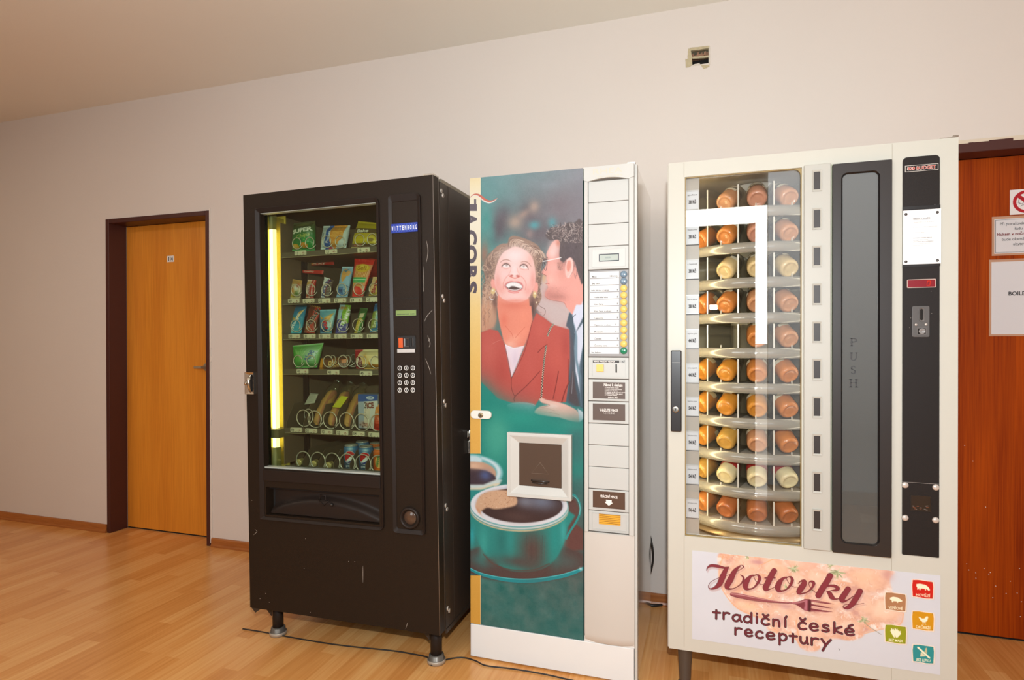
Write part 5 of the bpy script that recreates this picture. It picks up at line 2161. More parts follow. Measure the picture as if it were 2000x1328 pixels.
cm, z0, z1 = module('coin_module', 698, 740)
mb = MB()
q = krect([(1157, 703), (1221, 702.5), (1221, 735), (1157, 735)], -.004)
mb.ring([(q[0] - .002, q[2] - .002), (q[1] + .002, q[2] - .002), (q[1] + .002, q[3] + .002), (q[0] - .002, q[3] + .002)], [(q[0], q[2]), (q[1], q[2]), (q[1], q[3]), (q[0], q[3])], -.0058, -.003)
mb.build('module_rim', M_CREAM2, cm)
mb = MB()
q = krect([(1158, 704), (1221, 703.5), (1221, 708), (1158, 709)], -.004)
mb.box(q[0], q[0] + (q[1] - q[0]) * .82, -.0046, -.003, q[2], q[3])
mb.text('MINCE PRAZDNY KELIMEK', q[0] + .003, q[2] + .002, -.005, .005, 1, 'b', width=.075)
mb.text('1 Kč', q[1], q[2] + .0, -.005, .008, 0, 'b', 'r', width=.016)
mb.build('coin_label', [mat('dark_label_strip', (54, 48, 46), .4), M_WHITEINK], cm)
q = krect([(1165, 712), (1179, 711.5), (1179, 725.5), (1165, 726)], -.006)
mb = MB()
mb.box(q[0], q[1], -.010, -.004, q[2], q[3])
mb.build('return_button', M_BY, cm, bevel=.001)
q = krect([(1202.2, 711), (1204.8, 711), (1205, 727.5), (1202.2, 728)], -.005)
mb = MB()
mb.box(q[0], q[1], -.0048, -.003, q[2], q[3])
mb.build('coin_slot', M_DARK, cm)


def plate_module(name, ya, yb_, rect, fill, mt=None):
    m_, z0, z1 = module(name, ya, yb_)
    q = krect(rect, -.004)
    mb = MB()
    mb.ring([(q[0] - .003, q[2] - .003), (q[1] + .003, q[2] - .003), (q[1] + .003, q[3] + .003), (q[0] - .003, q[3] + .003)], [(q[0], q[2]), (q[1], q[2]), (q[1], q[3]), (q[0], q[3])], -.006, -.003)
    mb.build('plate_rim', M_CREAM2, m_)
    mb = MB()
    mb.box(q[0], q[1], -.0048, -.003, q[2], q[3])
    fill(mb, q)
    mb.build('plate', [mt or M_BROWNPL, M_WHITEINK], m_)


def f_navod(mb, q):
    w_, h_ = q[1] - q[0], q[3] - q[2]
    mb.text('Návod k obsluze', q[0] + w_ * .34, q[3] - h_ * .24, -.0053, .0095, 1, 'b', width=w_ * .58)
    for i in range(6):
        zz = q[3] - h_ * (.36 + .09 * i)
        ww = (.38, .48, .36, .58, .5, .33)[i]
        mb.text(('Vhodte mince dle ceny', 'Zvolte mnozstvi cukru pomoci', 'Stisknete tlacitko', 'Vyckejte az do ukonceni signalu', 'Odeberte napoj z vydeje opatrne', 'Vraceni minci')[i], q[0] + w_ * .42, zz, -.0053, .0034, 1, 'b', width=w_ * ww)
        mb.box(q[0] + w_ * .375, q[0] + w_ * .395, -.0053, -.005, zz, zz + .0036, 1)
    mb.text('dobrou chuť', q[0] + w_ * .47, q[2] + h_ * .04, -.0053, .0055, 1, 'b', width=w_ * .3)


def f_vhaz(mb, q):
    w_, h_ = q[1] - q[0], q[3] - q[2]
    mb.text('VHAZUJTE MINCE:', q[0] + w_ * .5, q[2] + h_ * .54, -.0053, .0092, 1, 'b', 'c', width=w_ * .58)
    mb.text('1, 2, 5, 10, 20 Kč', q[0] + w_ * .5, q[2] + h_ * .40, -.0053, .0052, 1, 'r', 'c', width=w_ * .34)


def f_vrac(mb, q):
    w_, h_ = q[1] - q[0], q[3] - q[2]
    mb.text('VRÁCENÉ MINCE', q[0] + w_ * .5, q[2] + h_ * .62, -.0053, .0090, 1, 'b', 'c', width=w_ * .54)
    cx, cz = q[0] + w_ * .5, q[2] + h_ * .22
    mb.add([(cx + a, -.0053, cz + b) for a, b in ((-.010, .017), (.010, .017), (.010, .008), (.015, .008), (0, -.004), (-.015, .008), (-.010, .008))], [list(range(7))], 1)


plate_module('instruction_module', 740.5, 783.5, [(1158, 747), (1221, 745.5), (1221.5, 778.5), (1158, 779)], f_navod)
plate_module('insert_coins_module', 784, 827, [(1158, 789), (1221, 788.5), (1221.5, 821.5), (1158, 821)], f_vhaz)
for a_, b_ in ((827.5, 870), (870, 912.5), (912.5, 955.5)):
    module('blank_module', a_, b_)
plate_module('returned_coins_module', 956, 998, [(1158, 959), (1221, 961), (1221, 994), (1158, 991.5)], f_vrac, mat('brown_plate_lower', (86, 62, 48), .4))
rm, z0, z1 = module('coin_return_module', 998.5, 1039.5)
q = krect([(1157, 1003), (1222, 1005), (1222, 1036), (1157, 1033)], -.004)
mb = MB()
mb.ring([(q[0] - .002, q[2] - .002), (q[1] + .002, q[2] - .002), (q[1] + .002, q[3] + .002), (q[0] - .002, q[3] + .002)], [(q[0], q[2]), (q[1], q[2]), (q[1], q[3]), (q[0], q[3])], -.006, -.003)
mb.build('module_rim', M_CREAM2, rm)
q = krect([(1170, 1003.5), (1212, 1006), (1212, 1026.5), (1170, 1023)], -.004)
mb = MB()
mb.box(q[0], q[1], -.006, -.003, q[2], q[3])
for i in range(6):
    zz = q[2] + (q[3] - q[2]) * (i + .35) / 6
    mb.box(q[0], q[1], -.0075, -.006, zz, zz + .0022)
    mb.box(q[0], q[1], -.0064, -.006, zz + .0024, zz + .0036, 1)
mb.build('return_flap', [mat('amber_flap', (226, 170, 62), .3), mat('amber_flap_groove', (150, 96, 20), .5)], rm)
# lower cover, slightly bowed, rounded at its foot
zl0 = k(1189, 1258)[1]
zl1 = k(1189, 1041)[1]
mb = MB()
N = 10
pr = [(c0 + (c1 - c0) * t, -.004 - .010 * math.sin(PI * t)) for t in np.linspace(0, 1, N)]
for zz in (zl1, zl0 + .03, zl0 + .008, zl0):
    ins = .012 if zz == zl0 else .003 if zz == zl0 + .008 else 0
    for x, y in pr:
        mb.v.append((min(max(x, c0 + ins * .6), c1 - ins * .6), y + ins * .8, zz))
for a_ in range(3):
    for b_ in range(N - 1):
        mb.f.append([(a_ + 1) * N + b_, (a_ + 1) * N + b_ + 1, a_ * N + b_ + 1, a_ * N + b_])
        mb.m.append(0)
        mb.s.append(True)
mb.box(c0, c1, -.002, .03, zl0 + .006, zl1 - .0005)
mb.build('lower_cover', mat('cream_lower_cover', (200, 195, 188), .5), coffee)

# ---------------------------------------------------------------- the poster on the machine's door, painted
pc = front_print(KF, -.001, 0.0, SPLIT - .003, PLZ + .002, PTZ, 840)
A5 = lambda L: [(900 + x / 4.15, 300 + y / 4.15) for x, y in L]       # drawing aids: three enlargements
A6 = lambda L: [(900 + x / 4.15, 600 + y / 4.15) for x, y in L]
A7 = lambda L: [(900 + x / 2.723, 840 + y / 2.723) for x, y in L]
A8 = lambda L: [(930 + x / 6.036, 420 + y / 6.036) for x, y in L]


def P5(x, y): return (900 + x / 4.15, 300 + y / 4.15)
def P7(x, y): return (900 + x / 2.723, 840 + y / 2.723)
def P8(x, y): return (930 + x / 6.036, 420 + y / 6.036)


def paint_poster(c):
    H_, W_ = c.h, c.w
    yy = np.linspace(0, 1, H_)[:, None]
    xx = np.linspace(0, 1, W_)[None, :]
    stops = [(0.0, (82, 142, 138), (128, 130, 134)), (.08, (74, 146, 138), (124, 118, 122)), (.16, (66, 146, 134), (112, 104, 108)), (.3, (96, 116, 104), (116, 108, 110)),
             (.5, (40, 140, 122), (64, 128, 124)), (.62, (38, 134, 116), (56, 116, 108)), (.8, (46, 128, 116), (80, 84, 78)), (1.0, (60, 108, 98), (56, 112, 104))]
    ys = [s[0] for s in stops]
    for ch in range(3):
        l = np.interp(yy[:, 0], ys, [s[1][ch] for s in stops])[:, None]
        r = np.interp(yy[:, 0], ys, [s[2][ch] for s in stops])[:, None]
        t = np.clip(xx, 0, 1) ** .9
        c.a[..., ch] = l * (1 - t) + r * t
    # out-of-focus street behind the couple
    for q in ((560, 250, 26, 16, (112, 128, 130), .5), (600, 560, 260 / 6, 20, (96, 84, 88), .0)):
        c.blob(*P5(q[0], q[1]), q[2], q[3], q[4], q[5])
    c.blob(*P5(560, 520), 34, 44, (92, 78, 82), .85)
    c.blob(*P5(340, 520), 22, 30, (84, 72, 78), .85)
    c.blob(*P5(300, 620), 18, 26, (80, 66, 72), .8)
    c.blob(*P5(800, 430), 40, 40, (116, 102, 106), .8)
    c.blob(*P5(650, 650), 40, 26, (98, 84, 88), .8)
    c.blob(*P5(210, 560), 12, 34, (62, 142, 130), .9)
    c.blob(*P5(230, 650), 12, 14, (74, 132, 124), .7)
    c.blob(*P5(190, 820), 10, 26, (150, 104, 84), .9)
    c.blob(*P5(440, 555), 15, 14, (166, 142, 122), .95)
    c.blob(*P5(595, 430), 10, 11, (170, 146, 128), .95)
    c.blob(*P5(510, 490), 14, 7, (156, 128, 112), .8, -30)
    c.blob(*P5(595, 580), 11, 8, (74, 150, 154), .95)
    c.blob(*P5(740, 560), 8, 10, (80, 146, 150), .9)
    c.blob(*P5(560, 650), 7, 9, (140, 118, 112), .8)
    c.blob(*P5(700, 250), 22, 8, (134, 142, 146), .5)
    n = fbm(H_, W_, 26, 3) - .5
    c.a += n[..., None] * 16
    c.a += (RNG.rand(H_, W_, 1) - .5) * 7
    # pale ground between the two heads
    c.poly(A8([(740, 850), (800, 700), (850, 800), (840, 960), (1060, 1030), (1130, 1160), (1100, 1328), (960, 1328), (700, 1100)]), (206, 184, 176), 1, 2.0, 4)
    c.blob(*P8(800, 740), 5, 10, (214, 170, 120), .8)
    # ---- the man
    hair_m = [(815, 240), (850, 190), (880, 145), (960, 140), (1030, 120), (1085, 85), (1160, 88), (1262, 80), (1262, 800), (1215, 730), (1180, 600), (1150, 530), (1110, 505), (1060, 520), (1035, 560), (1000, 548), (980, 470), (990, 330), (960, 288), (900, 300), (860, 292)]
    face_m = [(962, 288), (915, 305), (868, 370), (835, 440), (826, 475), (838, 505), (832, 560), (812, 615), (776, 660), (772, 688), (800, 704), (826, 714), (826, 752), (842, 785), (832, 812), (846, 850), (826, 890), (810, 940), (832, 978), (880, 1000), (970, 1012), (1032, 1032), (1062, 1085), (1108, 1140), (1150, 1175), (1262, 1000), (1262, 780), (1215, 725), (1180, 620), (1150, 530), (1060, 500), (1000, 460), (992, 330)]
    c.poly(A8([(1110, 1160), (1180, 1090), (1262, 960), (1262, 1340), (1080, 1340)]), (224, 224, 238), 1, .5)
    c.poly(A8(face_m), (244, 164, 146), 1, .7, 3)
    c.blob(*P8(930, 390), 11, 15, (254, 206, 192), .95)
    c.blob(*P8(900, 450), 8, 10, (255, 214, 202), .8)
    c.blob(*P8(920, 620), 14, 10, (248, 180, 164), .8)
    c.blob(*P8(900, 900), 16, 12, (216, 142, 128), .75)
    c.blob(*P8(1000, 960), 20, 9, (196, 122, 108), .7)
    c.blob(*P8(1060, 900), 14, 18, (238, 160, 144), .8)
    c.blob(*P8(1160, 900), 16, 22, (246, 168, 150), .9)
    c.blob(*P8(850, 930), 7, 7, (206, 130, 118), .7)
    c.blob(*P8(965, 330), 4, 6, (226, 132, 106), .8)
    c.blob(*P8(960, 780), 16, 14, (248, 178, 160), .7)
    c.blob(*P8(880, 760), 7, 12, (250, 190, 172), .7)
    c.blob(*P8(1010, 700), 8, 16, (236, 154, 136), .6)
    c.blob(*P8(930, 960), 18, 5, (186, 122, 110), .55)
    for _ in range(240):
        x, y = RNG.uniform(850, 1060), RNG.uniform(840, 1010)
        c.stroke(A8([(x, y), (x + 3, y + 9)]), .5, (176, 120, 108), .22, 0)
    c.poly(A8(hair_m), (86, 74, 72), 1, .5, 2)
    c.blob(*P8(1120, 430), 20, 26, (84, 72, 74), .9)
    q = np.random.RandomState(8)
    for _ in range(260):
        x, y = q.uniform(840, 1255), q.uniform(95, 330)
        if y < 330 - (x - 840) * .55 and y < 120 + max(0, (1000 - x)) * .45:
            continue
        if x < 990 and y > 290:
            continue
        a = q.uniform(-2.6, .3)
        l = q.uniform(20, 55)
        b = q.uniform(-.8, .8)
        col = [(168, 146, 138), (120, 100, 94), (62, 50, 50), (196, 176, 164)][q.randint(4)]
        c.stroke(A8([(x, y), (x + l * .5 * math.cos(a), y + l * .5 * math.sin(a)), (x + l * math.cos(a + b), y + l * math.sin(a + b))]), q.uniform(.5, 1.1), col, .75, 4)
    for _ in range(90):
        x, y = q.uniform(1000, 1255), q.uniform(330, 720)
        if x < 1150 and y > 500:
            continue
        c.stroke(A8([(x, y), (x + q.uniform(-10, 20), y + 40)]), .7, [(70, 58, 60), (104, 90, 88)][q.randint(2)], .6, 0)
    c.poly(A8([(958, 560), (1000, 545), (1035, 560), (1010, 650), (960, 645)]), (196, 134, 118), .75, 1.2)
    for _ in range(30):
        x, y = q.uniform(962, 1025), q.uniform(555, 640)
        c.stroke(A8([(x, y), (x - 6, y + 14)]), .5, (130, 96, 88), .6, 0)
    c.ell(*P8(1098, 622), 8.0, 20.5, (255, 196, 180), 1, .7, 6)
    c.ell(*P8(1092, 600), 4.2, 11, (232, 138, 116), .85, .8, 6)
    c.stroke(A8([(1066, 540), (1098, 512), (1130, 540), (1134, 620), (1112, 690), (1080, 735)]), 1.6, (255, 214, 200), .9)
    c.stroke(A8([(1140, 560), (1150, 640), (1110, 720)]), 1.0, (150, 96, 86), .6)
    # spectacles, brow, eye, lips
    c.blob(*P8(818, 530), 5, 3.5, (104, 76, 72), .9)
    c.stroke(A8([(838, 500), (800, 512), (776, 530)]), 2.2, (116, 84, 76), .8)
    c.stroke(A8([(778, 548), (860, 532), (1000, 503)]), 1.5, (252, 244, 236), 1)
    c.stroke(A8([(778, 548), (782, 590), (800, 632), (822, 652), (834, 600), (838, 548)]), 1.0, (70, 54, 52), .9)
    c.stroke(A8([(800, 560), (815, 590)]), 2, (66, 50, 50), .8)
    c.stroke(A8([(826, 716), (800, 700), (780, 690)]), 1.2, (160, 84, 76), .8)
    c.stroke(A8([(822, 812), (840, 806), (860, 812)]), 1.4, (196, 100, 92), .8)
    c.stroke(A8([(815, 960), (880, 1000), (1030, 1030), (1062, 1085)]), 1.0, (170, 100, 88), .6)
    # his jacket, shirt, tie
    c.poly(A6([(880, 40), (862, 110), (852, 150), (880, 180), (884, 420), (872, 640), (850, 760), (900, 800), (965, 805), (1000, 830), (1000, -10), (905, 60)]), (76, 92, 102), 1, .6)
    c.poly(A6([(880, 180), (905, 300), (905, 500), (880, 640), (872, 760), (940, 805), (965, 800), (930, 650), (912, 500), (910, 300)]), (86, 72, 72), .9, 1.0)
    c.poly(A6([(905, 60), (925, 215), (1000, 60), (1000, -20), (935, -20)]), (226, 228, 240), 1, .6)
    c.poly(A6([(935, 200), (1000, 110), (1000, 260), (960, 480), (965, 700), (930, 520), (925, 380)]), (222, 226, 236), 1, .8)
    c.poly(A6([(900, 90), (928, 216), (918, 330), (925, 420), (960, 600), (972, 700), (975, 560), (944, 420), (944, 240), (925, 150)]), (120, 148, 160), 1, .6)
    c.stroke(A6([(930, 60), (905, 95), (925, 200)]), 1.2, (60, 70, 80), .9)
    c.stroke(A6([(995, 300), (965, 520), (975, 800)]), 2.2, (96, 116, 128), .9)
    for k_ in range(7):
        c.stroke(A6([(975, 420 + 40 * k_), (1000, 424 + 40 * k_)]), .6, (96, 112, 124), .6, 0)
    c.stroke(A6([(910, 520), (905, 600), (898, 700)]), .8, (180, 184, 190), .7)
    # ---- the woman's hair, face, neck
    hair_w = [(372, 330), (385, 275), (440, 243), (560, 272), (690, 330), (755, 400), (778, 520), (765, 640), (772, 760), (752, 870), (772, 960), (742, 1040), (700, 1110), (665, 1240), (610, 1260), (590, 1000), (260, 1000), (240, 1240), (180, 1328), (62, 1328), (62, 1120), (80, 900), (104, 760), (84, 600), (140, 480), (190, 420), (250, 365), (310, 335)]
    c.poly(A8(hair_w), (152, 120, 100), 1, .8, 3)
    c.poly(A6([(165, -10), (290, -10), (285, 90), (240, 180), (165, 200)]), (202, 150, 116), 1, 2)
    c.blob(*P8(200, 1030), 8, 26, (84, 64, 58), .9)
    c.blob(*P8(660, 1090), 7, 28, (76, 62, 60), .95)
    c.blob(*P8(740, 640), 5, 34, (104, 84, 76), .8)
    c.blob(*P8(150, 720), 8, 20, (112, 88, 78), .7)
    c.blob(*P8(470, 330), 9, 8, (110, 84, 72), .7)
    q = np.random.RandomState(21)
    c.poly(A8([(62, 1340), (62, 1010), (84, 880), (150, 800), (205, 900), (190, 1000), (215, 1100), (235, 1240), (215, 1340)]), (196, 152, 122), .9, 3)
    c.poly(A6([(163, -20), (250, -20), (255, 60), (225, 150), (190, 205), (163, 210)]), (206, 156, 122), .9, 3)
    for _ in range(26):        # broad soft waves under the fine strands
        t = q.uniform(0, 1)
        x0 = 390 + 290 * t
        y0 = 360 + 120 * t ** 2
        col = [(196, 160, 134), (170, 134, 112), (122, 94, 80)][q.randint(3)]
        c.stroke(A8([(x0, y0), (x0 + 10 + 30 * t, y0 - 50), (x0 + 60 + 50 * t, y0 - 75 * (1 - .5 * t)), (x0 + 110, y0 - 40 + 70 * t)]), q.uniform(1.6, 3.0), col, .6, 5, 1.0)
    for _ in range(40):
        x0, y0 = q.uniform(70, 215), q.uniform(640, 1300)
        if y0 > 960 and x0 > 180:
            continue
        col = [(216, 176, 146), (186, 144, 116), (140, 108, 92)][q.randint(3)]
        c.stroke(A8([(x0, y0), (x0 - 16, y0 + 30), (x0 + 8, y0 + 60), (x0 - 8, y0 + 95)]), q.uniform(1.4, 2.6), col, .6, 5, 1.0)
    for _ in range(120):       # combed-back top
        t = q.uniform(0, 1)
        x0 = 385 + 300 * t + q.uniform(-15, 15)
        y0 = 372 + 120 * t ** 2 + q.uniform(-10, 6)
        up_ = q.uniform(50, 110)
        col = [(206, 172, 146), (226, 196, 168), (120, 92, 78), (96, 74, 66), (182, 146, 122)][q.randint(5)]
        c.stroke(A8([(x0, y0), (x0 + 8 + 30 * t, y0 - up_ * .6), (x0 + 50 + 50 * t, y0 - up_ * (.85 - .5 * t)), (x0 + 100 + 30 * t, y0 - up_ * (.6 - .6 * t) + 30 * t)]), q.uniform(.6, 1.3), col, .7, 5)
    for _ in range(90):
        x0, y0 = q.uniform(150, 370), q.uniform(340, 560)
        if y0 < 330 + (370 - x0) * .6 or x0 > 300 and y0 > 420 or x0 > 250 and y0 > 480:
            continue
        col = [(206, 172, 146), (130, 102, 86), (104, 80, 70), (188, 150, 122)][q.randint(4)]
        c.stroke(A8([(x0, y0), (x0 - 30, y0 + 10), (x0 - 50, y0 + 50), (x0 - 40, y0 + 80)]), q.uniform(.6, 1.2), col, .7, 4)
    for _ in range(150):       # curls left and right
        if q.rand() < .68:
            x0, y0 = q.uniform(75, 215), q.uniform(560, 1250)
            if y0 > 960 and x0 > 160:
                x0 -= 70
        else:
            x0, y0 = q.uniform(705, 765), q.uniform(470, 1010)
        r = q.uniform(12, 30)
        a = q.uniform(0, 6.28)
        col = [(214, 178, 150), (190, 150, 122), (116, 90, 80), (94, 72, 66), (228, 190, 156)][q.randint(5)]
        if y0 > 1000 and x0 < 300:
            col = [(224, 172, 132), (206, 148, 112), (168, 116, 90)][q.randint(3)]
            c.stroke(A8([(x0, y0), (x0 + q.uniform(-14, 14), y0 + 50), (x0 + q.uniform(-14, 14), y0 + 110)]), q.uniform(.6, 1.2), col, .7, 4)
        else:
            c.stroke(A8([(x0 + r * math.cos(a + t), y0 + 1.2 * r * math.sin(a + t)) for t in np.linspace(0, q.uniform(1.8, 3.6), 6)]), q.uniform(.9, 1.9), col, .5, 3, .9)
    c.stroke(A8([(720, 1040), (760, 1080), (810, 1110), (812, 1160), (790, 1190)]), .9, (96, 76, 66), .8)
    c.stroke(A8([(705, 1110), (740, 1140), (770, 1145)]), .8, (120, 96, 82), .7)
    neck = [(255, 940), (248, 1060), (262, 1200), (300, 1340), (665, 1340), (640, 1160), (622, 980)]
    c.poly(A8(neck), (238, 140, 112), 1, .8)
    c.poly(A6([(295, -10), (310, 110), (345, 270), (360, 300), (430, 330), (515, 315), (560, 205), (582, 110), (572, -10)]), (240, 142, 114), 1, .8)
    c.blob(*P8(440, 1060), 28, 9, (224, 118, 94), .8)
    c.blob(*P8(330, 1240), 8, 14, (228, 112, 88), .6)
    c.blob(*P8(560, 1220), 10, 16, (246, 146, 116), .7)
    for pnt, col in (((440, 250), (250, 168, 138)), ((400, 300), (252, 186, 158)), ((500, 200), (248, 150, 120))):
        c.blob(900 + pnt[0] / 4.15, 600 + pnt[1] / 4.15, 12, 8, col, .8)
    c.stroke(A6([(360, 150), (410, 210), (425, 250)]), 1.4, (206, 96, 74), .5)
    c.stroke(A6([(520, 160), (470, 215), (440, 250)]), 1.4, (206, 96, 74), .5)
    for ex, ey, an in ((205, 820, -10), (700, 862, 8)):
        c.ell(*P8(ex, ey), 5, 11.5, (246, 164, 146), 1, .8, an)
    face_w = [(400, 392), (455, 372), (530, 388), (600, 430), (660, 500), (690, 610), (700, 720), (690, 830), (655, 910), (610, 985), (530, 1022), (430, 1024), (340, 1002), (272, 950), (232, 860), (214, 750), (230, 630), (268, 520), (322, 440)]
    c.poly(A8(face_w), (250, 196, 182), 1, .8, 4)
    c.blob(*P8(450, 480), 26, 16, (255, 228, 220), .95)
    c.blob(*P8(450, 640), 9, 14, (255, 224, 216), .9)
    c.blob(*P8(330, 700), 14, 12, (254, 210, 200), .8)
    c.blob(*P8(590, 710), 14, 12, (253, 206, 194), .8)
    c.blob(*P8(255, 800), 6, 18, (242, 158, 142), .7)
    c.blob(*P8(670, 780), 6, 20, (240, 156, 140), .75)
    c.blob(*P8(640, 520), 6, 12, (240, 176, 158), .6)
    c.blob(*P8(300, 880), 9, 10, (244, 168, 152), .7)
    c.blob(*P8(610, 900), 9, 12, (242, 164, 148), .7)
    c.blob(*P8(450, 960), 20, 8, (252, 206, 196), .9)
    c.blob(*P8(450, 1012), 26, 4, (238, 146, 124), .8)
    for L_ in ([(392, 700), (350, 740), (320, 800), (322, 870)], [(512, 712), (560, 750), (588, 810), (580, 880)]):
        c.stroke(A8(L_), 1.8, (232, 140, 124), .55)
    # nose
    c.stroke(A8([(412, 610), (404, 660), (385, 700), (400, 726)]), 1.4, (240, 168, 152), .6)
    c.stroke(A8([(480, 620), (492, 665), (516, 705), (500, 730)]), 1.4, (238, 162, 146), .6)
    c.stroke(A8([(395, 722), (425, 735), (455, 745), (485, 737), (512, 726)]), 2.0, (226, 120, 102), .75)
    c.ell(*P8(418, 714), 3.2, 1.9, (190, 84, 72), .9, .5, -15)
    c.ell(*P8(488, 718), 3.2, 1.9, (190, 84, 72), .9, .5, 15)
    c.blob(*P8(452, 692), 5, 3, (255, 226, 216), .9)
    # eyes turned up, brows
    for sx, pts in ((0, [(298, 612), (322, 585), (350, 572), (385, 585), (405, 612)]), (1, [(512, 612), (530, 592), (562, 580), (598, 600), (616, 640)])):
        cx_, cy_ = (352, 598) if sx == 0 else (564, 610)
        c.ell(*P8(cx_, cy_ + 4), 7.2, 2.5, (250, 236, 228), 1, .6, 4 if sx == 0 else 14)
        c.ell(*P8(cx_ + (8 if sx == 0 else -4), cy_ - 6), 2.2, 1.9, (158, 146, 138), .85, .5)
        c.stroke(A8(pts), [1.2, 2.4, 2.8, 2.2, .9], (120, 90, 82), .9)
        c.stroke(A8([(p[0], p[1] - 16) for p in pts]), 1.0, (222, 160, 142), .7)
        c.stroke(A8([(cx_ - 44, cy_ + 22), (cx_, cy_ + 36), (cx_ + 44, cy_ + (22 if sx == 0 else 36))]), 1.0, (232, 158, 142), .8)
    c.stroke(A8([(285, 558), (320, 532), (365, 526), (412, 545)]), [1.0, 2.0, 2.2, 1.0], (188, 140, 122), .85)
    c.stroke(A8([(528, 556), (570, 546), (612, 562), (648, 604)]), [1.0, 2.2, 2.0, 1.0], (188, 138, 120), .85)
    # the laughing mouth
    c.poly(A8([(332, 832), (362, 795), (410, 778), (450, 784), (500, 782), (540, 806), (556, 842), (540, 880), (490, 902), (440, 905), (390, 890), (352, 862)]), (222, 122, 116), 1, .6, 3)
    c.poly(A8([(350, 832), (380, 804), (420, 794), (470, 796), (520, 814), (545, 846), (530, 872), (480, 888), (430, 888), (380, 872)]), (84, 62, 56), 1, .4, 3)
    c.poly(A8([(350, 832), (378, 804), (420, 793), (470, 795), (522, 814), (546, 846), (538, 862), (500, 858), (450, 840), (410, 840), (384, 860)]), (252, 246, 238), 1, .4, 2)
    for x in (390, 412, 440, 468, 494, 516):
        c.stroke(A8([(x, 798 + abs(x - 450) * .12), (x - 2, 838)]), .5, (222, 206, 196), .7, 0)
    c.stroke(A8([(378, 872), (430, 884), (480, 884), (526, 868)]), 1.6, (246, 236, 228), .9)
    c.stroke(A8([(380, 900), (440, 918), (500, 912)]), 2.4, (236, 146, 138), .9)
    # earrings
    c.ell(*P8(200, 897), 4.2, 6.2, (222, 190, 126), 1, .5, 10)
    c.ell(*P8(690, 938), 3.6, 6.6, (222, 190, 126), 1, .5)
    c.blob(*P8(196, 888), 2, 2, (250, 240, 206), .9)
    c.blob(*P8(692, 925), 2, 2, (250, 240, 206), .9)
    c.stroke(A8([(222, 898), (240, 920), (248, 950)]), 1.0, (240, 236, 230), .9)
    c.stroke(A8([(158, 962), (172, 990), (200, 1000)]), 1.2, (240, 238, 234), .95)
    c.ell(*P8(710, 1030), 1.4, 2, (230, 210, 170), .9)
    # ---- her red jacket, white top, chain
    jac = [(160, 205), (235, 178), (300, 190), (330, 240), (355, 300), (410, 575), (520, 320), (575, 130), (612, 45), (680, 90), (748, 142), (830, 165), (880, 182), (884, 420), (872, 620), (852, 770), (780, 772), (640, 740), (600, 800), (430, 780), (300, 740), (160, 600)]
    c.poly(A6(jac), (194, 86, 74), 1, .8)
    c.poly(A6([(355, 300), (430, 330), (516, 312), (410, 572)]), (244, 226, 230), 1, .6)
    c.stroke(A6([(357, 302), (430, 332), (514, 314)]), 1.6, (255, 244, 240), .9)
    c.blob(900 + 440 / 4.15, 600 + 420 / 4.15, 6, 18, (226, 204, 214), .7)
    for bx, by, rx, ry, col in ((230, 350, 18, 34, (204, 100, 86)), (330, 520, 14, 28, (182, 76, 66)), (640, 190, 14, 26, (206, 96, 82)), (780, 420, 18, 40, (204, 92, 78)), (560, 500, 16, 40, (200, 92, 80)), (700, 620, 16, 26, (186, 76, 68)), (850, 300, 8, 26, (178, 74, 66)), (500, 680, 20, 16, (188, 84, 76))):
        c.blob(900 + bx / 4.15, 600 + by / 4.15, rx, ry, col, .7)
    for L_, wd in (([(355, 300), (385, 440), (410, 575)], 1.4), ([(410, 575), (412, 660), (440, 730)], 1.2), ([(640, 520), (540, 630), (440, 722), (434, 760)], 1.6), ([(700, 302), (660, 330), (625, 366)], 1.6), ([(792, 520), (770, 640), (748, 740)], 1.8), ([(880, 600), (845, 680), (818, 770)], 2.4), ([(580, 110), (540, 280), (500, 400), (412, 572)], 1.2), ([(870, 420), (872, 600)], 1.4)):
        c.stroke(A6(L_), wd, (120, 48, 44), .75)
    c.stroke(A6([(250, 300), (310, 270), (350, 262)]), .7, (226, 160, 140), .5)
    ch = spline(np.array([(750, 140), (725, 175), (703, 232)]), 10)
    ch2 = spline(np.array([(692, 315), (676, 430), (664, 560), (652, 730)]), 16)
    for path in (ch, ch2):
        for i, p in enumerate(path):
            for dx_, col in ((-2.6, (236, 226, 196)), (2.6, (52, 40, 36))):
                s_ = 1 if i % 2 else -1
                c.ell(900 + (p[0] + dx_ * s_) / 4.15, 600 + p[1] / 4.15, 1.1, 1.5, col, .95, .3)
    # ---- hand, faded cup
    hand = [(636, 748), (660, 735), (700, 752), (800, 772), (890, 806), (952, 850), (965, 925), (900, 925), (800, 895), (700, 882), (604, 862), (600, 838), (640, 806), (690, 800), (720, 790), (660, 775)]
    c.poly(A6(hand), (246, 190, 170), 1, .7, 3)
    c.blob(900 + 740 / 4.15, 600 + 800 / 4.15, 14, 5, (255, 214, 198), .9)
    c.stroke(A6([(660, 775), (720, 792), (690, 806), (640, 815)]), 1.0, (206, 130, 112), .8)
    c.stroke(A6([(640, 846), (720, 852), (800, 872)]), .9, (214, 148, 130), .7)
    c.stroke(A6([(620, 830), (700, 822), (760, 840)]), .9, (220, 150, 132), .7)
    c.poly(A6([(945, 820), (990, 850), (998, 900), (960, 935), (955, 870)]), (228, 230, 236), 1, .8)
    c.ell(*[900 + 490 / 4.15, 600 + 800 / 4.15], 27, 7, (132, 172, 168), .85, 2.0)
    c.poly(A6([(378, 800), (600, 800), (590, 880), (400, 880)]), (112, 166, 160), .7, 3)
    c.stroke(A6([(380, 795), (430, 778), (540, 778), (600, 795)]), 1.2, (176, 200, 196), .6)
